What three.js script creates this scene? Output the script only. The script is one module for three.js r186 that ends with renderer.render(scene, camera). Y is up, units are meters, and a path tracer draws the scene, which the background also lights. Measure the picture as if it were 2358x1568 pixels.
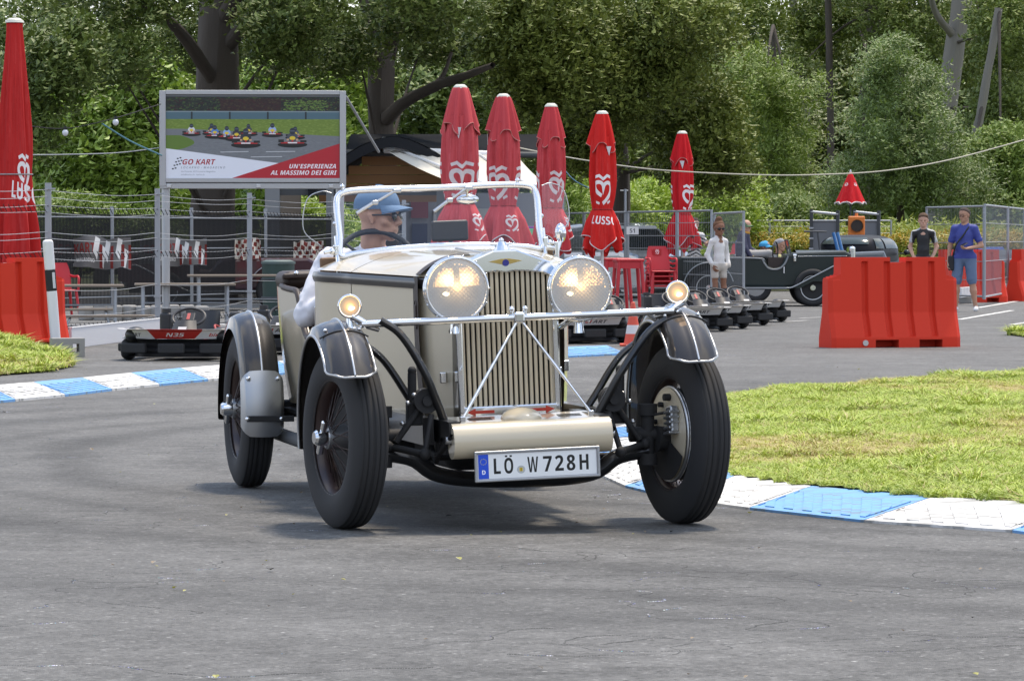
import * as THREE from 'three';
import { mergeGeometries } from 'three/addons/utils/BufferGeometryUtils.js';
import { RoundedBoxGeometry } from 'three/addons/geometries/RoundedBoxGeometry.js';

// ---------- camera, sky, sun, exposure ----------
const F = 9500, EYE = 1.27, U0 = 1179, V0 = 549;            // lens measured on a 2358 x 1568 copy of the photograph
const scene = new THREE.Scene();
const camera = new THREE.PerspectiveCamera(2 * Math.atan(784 / F) * 180 / Math.PI, 1024 / 680, 0.5, 3000);
camera.position.set(0, EYE, 0);
camera.rotation.x = -Math.atan((784 - V0) / F);
scene.add(camera);
const renderer = new THREE.WebGLRenderer({ antialias: true });
renderer.setSize(1024, 680);
renderer.toneMapping = THREE.LinearToneMapping;
renderer.toneMappingExposure = 1.46;
renderer.shadowMap.enabled = true;
const sunDir = new THREE.Vector3(0.16, 0.86, -0.27).normalize();

// seeded randomness and value noise
function rng(seed) { let a = seed >>> 0; return () => { a |= 0; a = a + 0x6D2B79F5 | 0; let t = Math.imul(a ^ a >>> 15, 1 | a); t = t + Math.imul(t ^ t >>> 7, 61 | t) ^ t; return ((t ^ t >>> 14) >>> 0) / 4294967296; }; }
const hash2 = (x, y) => { let h = Math.imul(x | 0, 374761393) + Math.imul(y | 0, 668265263); h = Math.imul(h ^ h >>> 13, 1274126177); return ((h ^ h >>> 16) >>> 0) / 4294967296; };
function noise2(x, y) { const xi = Math.floor(x), yi = Math.floor(y); let fx = x - xi, fy = y - yi; fx = fx * fx * (3 - 2 * fx); fy = fy * fy * (3 - 2 * fy); const a = hash2(xi, yi), b = hash2(xi + 1, yi), c = hash2(xi, yi + 1), d = hash2(xi + 1, yi + 1); return a + (b - a) * fx + (c - a) * fy + (a - b - c + d) * fx * fy; }
function fbm(x, y, o = 4) { let s = 0, a = .5, t = 0; for (let i = 0; i < o; i++) { s += a * noise2(x, y); t += a; a *= .5; x = x * 2.03 + 17.1; y = y * 2.03 + 9.7; } return s / t; }
const clamp = (x, a = 0, b = 1) => Math.min(b, Math.max(a, x));
const sst = (a, b, x) => { const t = clamp((x - a) / (b - a)); return t * t * (3 - 2 * t); };
const lerp = (a, b, t) => a + (b - a) * t;

// one sky: thin broken cloud over pale blue
{
  const W = 1024, Hh = 512, d = new Float32Array(W * Hh * 4);
  for (let j = 0; j < Hh; j++) for (let i = 0; i < W; i++) {
    const el = ((j + .5) / Hh - .5) * Math.PI, az = ((i + .5) / W - .5) * 2 * Math.PI;
    const y = Math.sin(el), x = Math.cos(el) * Math.cos(az), z = Math.cos(el) * Math.sin(az);
    const up = Math.max(y, 0), k = Math.pow(1 - up, 3);
    let r = lerp(.26, .70, k), g = lerp(.42, .80, k), b = lerp(.74, .95, k);
    const q = 1 / (up + .18), c = fbm(x * q * 1.6 + 5.2, z * q * 1.6 + 1.7, 5), cov = sst(.42, .64, c);
    const cl = .80 + .45 * fbm(x * q * 4 + 40, z * q * 4, 4);
    r = lerp(r, cl * 1.02, cov); g = lerp(g, cl * 1.03, cov); b = lerp(b, cl * 1.06, cov);
    const s = Math.max(0, x * sunDir.x + y * sunDir.y + z * sunDir.z), au = 1.0 * Math.pow(s, 60) + .16 * Math.pow(s, 8);
    r += au; g += au * .97; b += au * .9;
    if (y < 0) { const t = sst(0, -.12, y); r = lerp(r, .16, t); g = lerp(g, .16, t); b = lerp(b, .15, t); }
    const o = (j * W + i) * 4; d[o] = r; d[o + 1] = g; d[o + 2] = b; d[o + 3] = 1;
  }
  const sky = new THREE.DataTexture(d, W, Hh, THREE.RGBAFormat, THREE.FloatType);
  sky.mapping = THREE.EquirectangularReflectionMapping; sky.magFilter = sky.minFilter = THREE.LinearFilter; sky.needsUpdate = true;
  scene.background = sky; scene.environment = sky;
}
const sun = new THREE.DirectionalLight(0xfff0dc, 2.9);
sun.position.copy(sunDir).multiplyScalar(120).add(new THREE.Vector3(0, 0, -45));
sun.target.position.set(0, 0, -45); scene.add(sun, sun.target);
sun.castShadow = true; sun.shadow.radius = 16; sun.shadow.mapSize.set(2048, 2048);
Object.assign(sun.shadow.camera, { left: -60, right: 60, top: 60, bottom: -60, near: 1, far: 320 });

// ---------- helpers ----------
const V = (x, y, z) => new THREE.Vector3(x, y, z);
const at = (u, v, z) => V((u - U0) * z / F, EYE - (v - V0) * z / F, -z);     // a point at distance z seen at (u, v)
const ground = (u, v) => at(u, v, F * EYE / (v - V0));
const counts = {};
function numbered(n) { const k = counts[n] = (counts[n] ?? -1) + 1; return k ? n + '_' + String(k).padStart(3, '0') : n; }
function thing(name, label, category, pos = [0, 0, 0], turn = 0, group) {
  const o = new THREE.Group(); o.name = numbered(name); scene.add(o);
  if (pos.isVector3) o.position.copy(pos); else o.position.set(...pos);
  o.rotation.y = turn; o.userData = { label, category }; if (group) o.userData.group = group; return o;
}
function copyThing(src, pos, turn, label) {
  const r = src.clone(); r.name = numbered(src.name.replace(/_\d{3}$/, '')); r.userData = { ...src.userData, label }; scene.add(r);
  if (pos.isVector3) r.position.copy(pos); else r.position.set(...pos);
  r.rotation.y = turn; return r;
}
function mg(list) {
  if (!Array.isArray(list)) return list;
  list = list.flat(3);
  if (list.length === 1) return list[0];
  return mergeGeometries(list.map(g => { g = g.index ? g.toNonIndexed() : g; for (const k of Object.keys(g.attributes)) if (!['position', 'normal', 'uv'].includes(k)) g.deleteAttribute(k); if (!g.attributes.normal) g.computeVertexNormals(); if (!g.attributes.uv) g.setAttribute('uv', new THREE.BufferAttribute(new Float32Array(g.attributes.position.count * 2), 2)); g.morphAttributes = {}; return g; }));
}
function part(name, geos, material, parent = scene) {
  const m = new THREE.Mesh(mg(geos), material); m.name = parent === scene ? numbered(name) : name;
  m.castShadow = m.receiveShadow = true; parent.add(m); return m;
}
function sub(name, parent) { const g = new THREE.Group(); g.name = name; parent.add(g); return g; }
function tag(o, label, category, group) { o.userData.label = label; o.userData.category = category; if (group) o.userData.group = group; return o; }
function structure(o) { o.userData.kind = 'structure'; return o; }
const E = new THREE.Euler(), Q = new THREE.Quaternion(), MX = new THREE.Matrix4();
function put(g, x = 0, y = 0, z = 0, rx = 0, ry = 0, rz = 0) { if (rx || ry || rz) g.applyMatrix4(MX.makeRotationFromEuler(E.set(rx, ry, rz))); g.translate(x, y, z); return g; }
const box = (w, h, d, x, y, z, rx, ry, rz) => put(new THREE.BoxGeometry(w, h, d), x, y, z, rx, ry, rz);
const rbox = (w, h, d, r, x, y, z, rx, ry, rz) => put(new RoundedBoxGeometry(w, h, d, 2, r), x, y, z, rx, ry, rz);
const cyl = (r0, r1, h, x, y, z, rx, ry, rz, n = 16) => put(new THREE.CylinderGeometry(r0, r1, h, n), x, y, z, rx, ry, rz);
const ball = (r, x, y, z, sx = 1, sy = 1, sz = 1, n = 16) => put(new THREE.SphereGeometry(r, n, Math.max(6, n * .7 | 0)).scale(sx, sy, sz), x, y, z);
const ring = (R, r, x, y, z, rx, ry, rz, n = 32, k = 8) => put(new THREE.TorusGeometry(R, r, k, n), x, y, z, rx, ry, rz);
function rod(a, b, r0, r1 = r0, n = 8) {
  const A = a.isVector3 ? a : V(...a), B = b.isVector3 ? b : V(...b), d = B.clone().sub(A), L = d.length();
  const g = new THREE.CylinderGeometry(r1, r0, L, n); g.translate(0, L / 2, 0);
  g.applyQuaternion(Q.setFromUnitVectors(V(0, 1, 0), d.normalize())); g.translate(A.x, A.y, A.z); return g;
}
const vec = p => p.isVector3 ? p : V(...p);
function tube(pts, r, seg = 24, n = 8, closed = false) { return new THREE.TubeGeometry(new THREE.CatmullRomCurve3(pts.map(vec), closed, 'catmullrom', .5), seg, r, n, closed); }
function limb(pts, r0, r1, seg = 14, n = 10, lump = 0, seed = 1) {             // tapered tube
  const c = new THREE.CatmullRomCurve3(pts.map(vec)), g = new THREE.TubeGeometry(c, seg, 1, n, false), p = g.attributes.position, q = V(0, 0, 0);
  for (let i = 0; i <= seg; i++) { c.getPointAt(i / seg, q); const r = lerp(r0, r1, i / seg); for (let j = 0; j <= n; j++) { const k = i * (n + 1) + j, l = 1 + lump * (noise2((j % n) * 1.3 + seed * 7, i * .8) - .5); p.setXYZ(k, q.x + (p.getX(k) - q.x) * r * l, q.y + (p.getY(k) - q.y) * r * l, q.z + (p.getZ(k) - q.z) * r * l); } }
  g.computeVertexNormals(); return g;
}
const lathe = (pts, n = 32) => new THREE.LatheGeometry(pts.map(p => new THREE.Vector2(p[0], p[1])), n);
function grid(nu, nv, fn, closeU = false) {                                     // fn(u, v) -> [x, y, z]
  const pos = [], uv = [], idx = [];
  for (let j = 0; j <= nv; j++) for (let i = 0; i <= nu; i++) { pos.push(...fn(i / nu, j / nv)); uv.push(i / nu, j / nv); }
  for (let j = 0; j < nv; j++) for (let i = 0; i < nu; i++) { const a = j * (nu + 1) + i, b = a + 1, c = a + nu + 1, d = c + 1; idx.push(a, b, d, a, d, c); }
  const g = new THREE.BufferGeometry(); g.setAttribute('position', new THREE.Float32BufferAttribute(pos, 3)); g.setAttribute('uv', new THREE.Float32BufferAttribute(uv, 2)); g.setIndex(idx); g.computeVertexNormals();
  if (closeU) { const n = g.attributes.normal; for (let j = 0; j <= nv; j++) { const a = j * (nu + 1), b = a + nu, x = n.getX(a) + n.getX(b), y = n.getY(a) + n.getY(b), z = n.getZ(a) + n.getZ(b), l = Math.hypot(x, y, z) || 1; n.setXYZ(a, x / l, y / l, z / l); n.setXYZ(b, x / l, y / l, z / l); } }
  return g;
}
function sweep(path, prof, closedProf = false) {                                // path in plan [x, z]; profile [out, y]; sharp in the profile
  const gs = [], n = path.length, L = [0]; for (let i = 1; i < n; i++) L.push(L[i - 1] + Math.hypot(path[i][0] - path[i - 1][0], path[i][1] - path[i - 1][1]));
  const nor = path.map((p, i) => { const a = path[Math.max(0, i - 1)], b = path[Math.min(n - 1, i + 1)], dx = b[0] - a[0], dz = b[1] - a[1], l = Math.hypot(dx, dz); return [-dz / l, dx / l]; });
  const m = prof.length, e = closedProf ? m : m - 1;
  for (let k = 0; k < e; k++) { const A = prof[k], B = prof[(k + 1) % m]; gs.push(grid(n - 1, 1, (u, v) => { const i = Math.round(u * (n - 1)), o = lerp(A[0], B[0], v); return [path[i][0] + nor[i][0] * o, lerp(A[1], B[1], v), path[i][1] + nor[i][1] * o]; })); const uvA = gs[gs.length - 1].attributes.uv; for (let q = 0; q < uvA.count; q++) uvA.setX(q, L[q % n] / L[n - 1]); }
  return gs;
}
function extrude(pts, depth, bevel = 0, holes = []) {
  const s = new THREE.Shape(pts.map(p => new THREE.Vector2(p[0], p[1]))); for (const h of holes) s.holes.push(new THREE.Path(h.map(p => new THREE.Vector2(p[0], p[1]))));
  return new THREE.ExtrudeGeometry(s, { depth, bevelEnabled: bevel > 0, bevelSize: bevel, bevelThickness: bevel, bevelSegments: 2, curveSegments: 12 });
}
function heightSolid(mask, depth, x0, x1, nx, y0, y1, ny) {                      // a moulded slab: mask says where, depth gives half thickness
  const pos = [], dx = (x1 - x0) / nx, dy = (y1 - y0) / ny, ok = (i, j) => i >= 0 && j >= 0 && i < nx && j < ny && mask(x0 + (i + .5) * dx, y0 + (j + .5) * dy);
  const pt = (i, j, s) => { const x = x0 + i * dx, y = y0 + j * dy; return [x, y, s * depth(x, y)]; };
  const quad = (a, b, c, d) => pos.push(...a, ...b, ...c, ...a, ...c, ...d);
  for (let j = 0; j < ny; j++) for (let i = 0; i < nx; i++) if (ok(i, j)) {
    quad(pt(i, j, 1), pt(i + 1, j, 1), pt(i + 1, j + 1, 1), pt(i, j + 1, 1)); quad(pt(i + 1, j, -1), pt(i, j, -1), pt(i, j + 1, -1), pt(i + 1, j + 1, -1));
    if (!ok(i - 1, j)) quad(pt(i, j, -1), pt(i, j, 1), pt(i, j + 1, 1), pt(i, j + 1, -1)); if (!ok(i + 1, j)) quad(pt(i + 1, j, 1), pt(i + 1, j, -1), pt(i + 1, j + 1, -1), pt(i + 1, j + 1, 1));
    if (!ok(i, j - 1)) quad(pt(i, j, -1), pt(i + 1, j, -1), pt(i + 1, j, 1), pt(i, j, 1)); if (!ok(i, j + 1)) quad(pt(i, j + 1, 1), pt(i + 1, j + 1, 1), pt(i + 1, j + 1, -1), pt(i, j + 1, -1));
  }
  const g = new THREE.BufferGeometry(); g.setAttribute('position', new THREE.Float32BufferAttribute(pos, 3)); g.computeVertexNormals(); return g;
}
// smooth-blended bodies meshed with surface nets; bones are [a, b, ra, rb, colour]
function sdfMesh(bones, cell, k = .03, colour = true, extra = null) {
  const lo = V(1e9, 1e9, 1e9), hi = V(-1e9, -1e9, -1e9);
  const B = bones.map(([a, b, ra, rb, c, sz = 1]) => { a = vec(a); b = vec(b); const R = Math.max(ra, rb) + cell * 2 + .01; for (const p of [a, b]) { lo.min(V(p.x - R, p.y - R, p.z - R)); hi.max(V(p.x + R, p.y + R, p.z + R)); } const ab = b.clone().sub(a); return { a, ab, l2: ab.lengthSq() || 1e-9, ra, rb, c, sz }; });
  const dist = (q, x, y, z) => { const dx = x - q.a.x, dy = y - q.a.y, dz = z - q.a.z, t = clamp((dx * q.ab.x + dy * q.ab.y + dz * q.ab.z) / q.l2); const ex = dx - q.ab.x * t, ey = dy - q.ab.y * t, ez = (dz - q.ab.z * t) * q.sz; return Math.sqrt(ex * ex + ey * ey + ez * ez) - lerp(q.ra, q.rb, t); };
  const f = (x, y, z) => { let d = 1e3; for (const q of B) { const e = dist(q, x, y, z), h = clamp(.5 + .5 * (d - e) / k); d = d + (e - d) * h - k * h * (1 - h); } return extra ? extra(d, x, y, z) : d; };
  const nx = Math.ceil((hi.x - lo.x) / cell), ny = Math.ceil((hi.y - lo.y) / cell), nz = Math.ceil((hi.z - lo.z) / cell), val = new Float32Array((nx + 1) * (ny + 1) * (nz + 1)), id = (i, j, l) => (l * (ny + 1) + j) * (nx + 1) + i;
  for (let l = 0; l <= nz; l++) for (let j = 0; j <= ny; j++) for (let i = 0; i <= nx; i++) val[id(i, j, l)] = f(lo.x + i * cell, lo.y + j * cell, lo.z + l * cell);
  const vi = new Int32Array(val.length).fill(-1), pos = [], col = [], idx = [];
  for (let l = 0; l < nz; l++) for (let j = 0; j < ny; j++) for (let i = 0; i < nx; i++) {
    let n = 0, sx = 0, sy = 0, sz = 0; const c8 = [];
    for (let q = 0; q < 8; q++) c8.push(val[id(i + (q & 1), j + (q >> 1 & 1), l + (q >> 2))]);
    for (let q = 0; q < 8; q++) for (const bit of [1, 2, 4]) if (!(q & bit)) { const a = c8[q], b = c8[q | bit]; if (a < 0 !== b < 0) { const t = a / (a - b); n++; sx += (q & 1) + (bit === 1 ? t : 0); sy += (q >> 1 & 1) + (bit === 2 ? t : 0); sz += (q >> 2) + (bit === 4 ? t : 0); } }
    if (n) { vi[id(i, j, l)] = pos.length / 3; const x = lo.x + (i + sx / n) * cell, y = lo.y + (j + sy / n) * cell, z = lo.z + (l + sz / n) * cell; pos.push(x, y, z); if (colour) { let m = 1e9, cc = B[0].c; for (const q of B) { const e = dist(q, x, y, z); if (e < m) { m = e; cc = q.c; } } col.push(cc[0], cc[1], cc[2]); } }
  }
  for (let l = 1; l < nz; l++) for (let j = 1; j < ny; j++) for (let i = 1; i < nx; i++) {
    const s = val[id(i, j, l)] < 0, q = (a, b, c, d) => { if (a < 0 || b < 0 || c < 0 || d < 0) return; s ? idx.push(a, b, c, a, c, d) : idx.push(a, c, b, a, d, c); };
    if (s !== val[id(i + 1, j, l)] < 0) q(vi[id(i, j - 1, l - 1)], vi[id(i, j, l - 1)], vi[id(i, j, l)], vi[id(i, j - 1, l)]);
    if (s !== val[id(i, j + 1, l)] < 0) q(vi[id(i - 1, j, l - 1)], vi[id(i - 1, j, l)], vi[id(i, j, l)], vi[id(i, j, l - 1)]);
    if (s !== val[id(i, j, l + 1)] < 0) q(vi[id(i - 1, j - 1, l)], vi[id(i, j - 1, l)], vi[id(i, j, l)], vi[id(i - 1, j, l)]);
  }
  const g = new THREE.BufferGeometry(); g.setAttribute('position', new THREE.Float32BufferAttribute(pos, 3)); if (colour) g.setAttribute('color', new THREE.Float32BufferAttribute(col, 3)); g.setIndex(idx); g.computeVertexNormals(); return g;
}
// textures and materials
function dataTex(w, h, fn, srgb = true, rep = true) {
  const d = new Uint8Array(w * h * 4); for (let j = 0; j < h; j++) for (let i = 0; i < w; i++) { const c = fn(i, j), o = (j * w + i) * 4; d[o] = c[0]; d[o + 1] = c[1]; d[o + 2] = c[2]; d[o + 3] = 255; }
  const t = new THREE.DataTexture(d, w, h); t.magFilter = THREE.LinearFilter; t.minFilter = THREE.LinearMipmapLinearFilter; t.generateMipmaps = true; if (rep) t.wrapS = t.wrapT = THREE.RepeatWrapping; if (srgb) t.colorSpace = THREE.SRGBColorSpace; t.needsUpdate = true; return t;
}
function canvasTex(w, h, draw) { const c = document.createElement('canvas'); c.width = w; c.height = h; draw(c.getContext('2d'), w, h); const t = new THREE.CanvasTexture(c); t.colorSpace = THREE.SRGBColorSpace; t.wrapS = t.wrapT = THREE.RepeatWrapping; return t; }
const lin = (r, g, b) => new THREE.Color().setRGB(r, g, b);
function mat(c, roughness = .6, o = {}) { return new THREE.MeshStandardMaterial({ color: Array.isArray(c) ? lin(...c) : c, roughness, side: THREE.DoubleSide, ...o }); }
function phys(c, roughness, o = {}) { return new THREE.MeshPhysicalMaterial({ color: Array.isArray(c) ? lin(...c) : c, roughness, side: THREE.DoubleSide, ...o }); }
const grain = dataTex(256, 256, (i, j) => { const v = 90 + 130 * hash2(i, j) * .5 + 60 * noise2(i / 4, j / 4); return [v, v, v]; }, false);
const M = {
  chrome: mat([.78, .79, .80], .08, { metalness: 1 }), steel: mat([.55, .56, .57], .35, { metalness: 1 }), galv: mat([.34, .36, .38], .5, { metalness: .6 }), alu: mat([.42, .43, .44], .38, { metalness: .9 }),
  black: phys([.012, .012, .013], .35, { clearcoat: .6, clearcoatRoughness: .15 }), blackMatt: mat([.018, .018, .019], .75), rubber: mat([.022, .022, .023], .82), plasticBlack: mat([.02, .02, .022], .45),
  white: mat([.72, .72, .72], .5), grey: mat([.22, .23, .24], .6), darkGrey: mat([.06, .065, .07], .6), concrete: mat([.30, .29, .27], .9),
  wood: mat([.22, .13, .07], .7), woodPale: mat([.42, .30, .17], .7), leather: mat([.03, .018, .013], .55), brass: mat([.5, .36, .12], .3, { metalness: 1 }),
  redPlastic: phys([.62, .042, .020], .6, { specularIntensity: .35 }), redChair: mat([.50, .02, .03], .42), orange: mat([.72, .20, .03], .5),
  woodWarm: mat([.46, .25, .11], .7), woodWarm2: mat([.40, .21, .09], .7), woodGrey: mat([.22, .18, .14], .8),
  bark: mat([.075, .062, .05], .95, { bumpMap: grain, bumpScale: .02 }), barkPale: mat([.20, .185, .16], .95, { bumpMap: grain, bumpScale: .02 }),
  glass: phys([1, 1, 1], .02, { transmission: 1, thickness: 0, ior: 1.5 }), glassDark: mat([.02, .024, .028], .06)
};

// ---------- ground, kerbs, grass ----------
const asphaltTex = (() => {
  const N = 2048, S = 6, R = rng(11), b = new Float32Array(N * N);
  for (let j = 0; j < N; j++) for (let i = 0; i < N; i++) b[j * N + i] = 0;
  // stones of the aggregate
  for (let k = 0; k < 150000; k++) { const x = R() * N | 0, y = R() * N | 0, r = 1 + R() * 2.2, v = (R() - .47) * (R() < .05 ? 70 : 26); const q = Math.ceil(r); for (let dy = -q; dy <= q; dy++) for (let dx = -q; dx <= q; dx++) if (dx * dx + dy * dy <= r * r) b[((y + dy + N) % N) * N + (x + dx + N) % N] += v; }
  // cracks, thin and wandering
  for (let c = 0; c < 42; c++) { let x = R() * N, y = R() * N, a = R() < .75 ? (R() - .5) * .7 : R() * 6.28, L = 80 + R() * 620; for (let s = 0; s < L; s++) { a += (R() - .5) * .55; x += Math.cos(a) * 1.6; y += Math.sin(a) * 1.6; const w = 3 + (hash2(c, s >> 4) * 6 | 0), v = -62 * (.35 + .65 * hash2(c + 9, s >> 5)); for (let d = 0; d < w; d++) b[(((y | 0) + d + N * 4) % N) * N + ((x | 0) + N * 4) % N] = v; } }
  // scuffs and crumbs of rubber
  for (let k = 0; k < 260; k++) { const x = R() * N, y = R() * N, L = 3 + R() * 14, v = -55 * R(), a = (R() - .5); for (let s = 0; s < L; s++) for (let d = 0; d < 2; d++) b[((y + Math.sin(a) * s + d + N | 0) % N) * N + (x + Math.cos(a) * s + N | 0) % N] += v; }
  const per = (x, y, f) => { const u = x / N * f, w = y / N * f, a = noise2(u, w), bb = noise2(u - f, w), c = noise2(u, w - f), d = noise2(u - f, w - f), tx = x / N, ty = y / N; return lerp(lerp(a, bb, tx), lerp(c, d, tx), ty); };
  return dataTex(N, N, (i, j) => { const v = 95 + b[j * N + i] * 1.5 + (per(i, j, 9) - .5) * 20 + (per(i, j, 40) - .5) * 18 + (per(i, j, 150) - .5) * 26 + (hash2(i, j) - .5) * 18; return [v + .5, v, v - 1.5]; });
})();
const asphaltBump = dataTex(512, 512, (i, j) => { const v = 128 + (hash2(i >> 1, j >> 1) - .5) * 150 + (hash2(i, j) - .5) * 60; return [v, v, v]; }, false); asphaltBump.repeat.set(9, 9);
const asphalt = mat([1, 1, 1], .78, { map: asphaltTex, bumpMap: asphaltBump, bumpScale: .004, vertexColors: true });
function sheet(name, x0, x1, z0, z1, nx, nz, y, colFn) {
  const g = grid(nx, nz, (u, v) => [lerp(x0, x1, u), y, lerp(z0, z1, v)]), p = g.attributes.position, c = [], uv = g.attributes.uv;
  for (let i = 0; i < p.count; i++) { const x = p.getX(i), z = p.getZ(i); c.push(...colFn(x, z)); uv.setXY(i, x / 6, z / 6); }
  g.setAttribute('color', new THREE.Float32BufferAttribute(c, 3)); return structure(part(name, g, asphalt));
}
const patch = (x, z) => {
  let t = 1.02 + .30 * (fbm(x * .35 + 3, z * .16 + 8, 4) - .5) + .16 * (fbm(x * 1.7, z * .7, 3) - .5);
  // rubber laid down along the racing line that bends round the island
  const dx = x - 6.2, dz = z + 24.5, r = Math.hypot(dx, dz), a = Math.atan2(dz, dx);
  for (const [R0, w, k] of [[5.6, .16, .20], [6.1, .14, .30], [6.75, .12, .22], [7.5, .26, .32], [8.05, .10, .20], [8.9, .24, .30], [9.5, .12, .24], [10.4, .32, .26], [11.4, .22, .22], [12.3, .4, .2]]) { const e = (r - R0 - .12 * (fbm(a * 3 + R0, R0, 2) - .5)) / w; t -= 1.5 * k * Math.exp(-e * e) * sst(.28, .55, fbm(a * 5 + R0 * 3, r * 2.2, 3)); }
  return [t, t, t * .985];
};
sheet('track_asphalt', -9, 9, -8, -34, 150, 216, 0, patch);
for (const [x0, x1, z0, z1] of [[-9, 9, -34, -100], [-60, -9, -8, -100], [9, 60, -8, -100], [-60, 60, 30, -8]]) sheet('track_asphalt', x0, x1, z0, z1, 60, 60, 0, patch);
{ const g = new THREE.PlaneGeometry(2400, 2400); g.rotateX(-Math.PI / 2); g.translate(0, -.02, 0); structure(part('ground', g, mat([.085, .10, .04], .95))); }

// painted lines on the tarmac of the yard
const paint = mat([.62, .61, .58], .7, { bumpMap: grain, bumpScale: .002 });
for (const [a, b, w] of [[[2211, 736], [2333, 715], .11], [[2253, 709], [2420, 681], .11], [[1842, 733], [1892, 731], .09], [[1800, 742], [1860, 738], .07], [[2330, 748], [2400, 738], .1]]) {
  const A = ground(...a), B = ground(...b), d = B.clone().sub(A).normalize(), n = V(-d.z, 0, d.x).multiplyScalar(w / 2), R = rng(a[0]);
  structure(part('painted_line', grid(24, 1, (u, v) => { const p = A.clone().lerp(B, u).addScaledVector(n, (v * 2 - 1) * (.8 + .3 * R())); return [p.x, .004, p.z]; }), paint));
}

// kerbs: sloping painted concrete blocks with raised ribs
const kerbTex = base => dataTex(256, 256, (i, j) => { const w = fbm(i / 30, j / 9 + base[0], 4), s = hash2(i, j), wear = sst(.52, .72, w) * .55 + (s > .975 ? .35 : 0), t = 1 - .10 * fbm(i / 8, j / 8, 3); return [lerp(base[0] * t, 118, wear), lerp(base[1] * t, 118, wear), lerp(base[2] * t, 114, wear)]; });
const kerbMats = { w: mat([1, 1, 1], .8, { map: kerbTex([226, 224, 220]) }), b: mat([1, 1, 1], .75, { map: kerbTex([118, 172, 224]) }) };
function kerb(name, label, near, far, colours, h0, h1, dir) {
  const t = new THREE.Group(); t.name = numbered(name); t.userData = { kind: 'structure', label }; scene.add(t);
  for (let i = 0; i + 1 < near.length; i++) {
    const gp = ([u, v], h) => { const z = F * (EYE - h) / (v - V0); return V((u - U0) * z / F, h, -z); };
    const n0 = gp(near[i], h0), n1 = gp(near[i + 1], h0), f0 = gp(far[i], h1), f1 = gp(far[i + 1], h1), e = .005;
    const pt = (s, r) => n0.clone().lerp(n1, s).lerp(f0.clone().lerp(f1, s), r);
    const S = (s, r, y = 0) => { const p = pt(lerp(e, 1 - e, s), r); return [p.x, p.y + y, p.z]; };
    const gs = [grid(8, 6, (u, v) => { const p = S(u, v * .8); return p; }), grid(8, 1, (u, v) => { const p = S(u, .8 + .2 * v); p[1] += .0; return p; })];
    gs.push(grid(8, 1, (u, v) => { const p = S(u, 0); p[1] *= v; return p; }), grid(8, 1, (u, v) => { const p = S(u, 1); p[1] *= 1 - v; return p; }), grid(1, 8, (u, v) => { const p = S(0, v); p[1] *= u; return p; }), grid(1, 8, (u, v) => { const p = S(1, v); p[1] *= 1 - u; return p; }));
    // ribs run diagonally across the ramp
    const K = 6, sk = .55 * dir;
    for (let k = -5; k < K + 5; k++) { const a0 = k / K, w = .5 / K; gs.push(grid(1, 6, (u, v) => { const r = .08 + v * .66, s = clamp(a0 + u * w + sk * (r - .4), .03, .97); const p = S(s, r); return [p[0], p[1] + .005, p[2]]; })); for (const side of [0, 1]) gs.push(grid(1, 6, (u, v) => { const r = .08 + v * .66, s = clamp(a0 + side * w + sk * (r - .4), .03, .97); const p = S(s, r); return [p[0], p[1] + .005 * (side ? 1 - u : u), p[2]]; })); gs.push(grid(1, 1, (u, v) => { const s = clamp(a0 + u * w + sk * (.08 - .4), .03, .97), p = S(s, .08); return [p[0], p[1] + .005 * v, p[2]]; })); }
    for (const g of gs) { const p = g.attributes.position, uv = g.attributes.uv; for (let q = 0; q < p.count; q++) uv.setXY(q, p.getX(q) * .7 + p.getY(q), p.getZ(q) * .7 + i * .37); }
    part('kerb_block', gs, kerbMats[colours[i % colours.length]], t);
  }
  return t;
}
kerb('kerb', 'blue and white ribbed kerb bending round the grass island', [[2560, 1250], [2333, 1221], [1991, 1198], [1727, 1169], [1560, 1147], [1440, 1118], [1362, 1083], [1335, 1050], [1350, 1015], [1410, 985], [1500, 960]], [[2720, 1180], [2490, 1162], [2150, 1144], [1870, 1119], [1700, 1093], [1590, 1068], [1520, 1045], [1490, 1025], [1495, 1003], [1525, 980], [1590, 956]], ['b', 'w', 'b', 'w', 'b', 'w', 'b', 'w', 'b', 'w'], .012, .05, 1);
kerb('kerb', 'blue and white ribbed kerb crossing from the left edge behind the cream car', [[-200, 947], [-86, 930], [33, 919], [148, 908], [256, 895], [366, 884], [478, 873], [580, 864], [690, 855], [820, 846], [960, 837], [1110, 829], [1270, 821], [1442, 813]], [[-260, 907], [-150, 898], [-30, 888], [76, 879], [188, 869], [300, 858], [415, 847], [520, 839], [640, 831], [780, 823], [920, 815], [1070, 808], [1230, 801], [1398, 795]], ['b', 'w', 'b', 'w', 'b', 'w', 'b', 'w', 'b', 'w', 'b', 'w', 'b'].map((c, i) => i % 2 ? 'b' : 'w').map((c, i) => i === 12 ? 'b' : c), .02, .07, -1);

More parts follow.
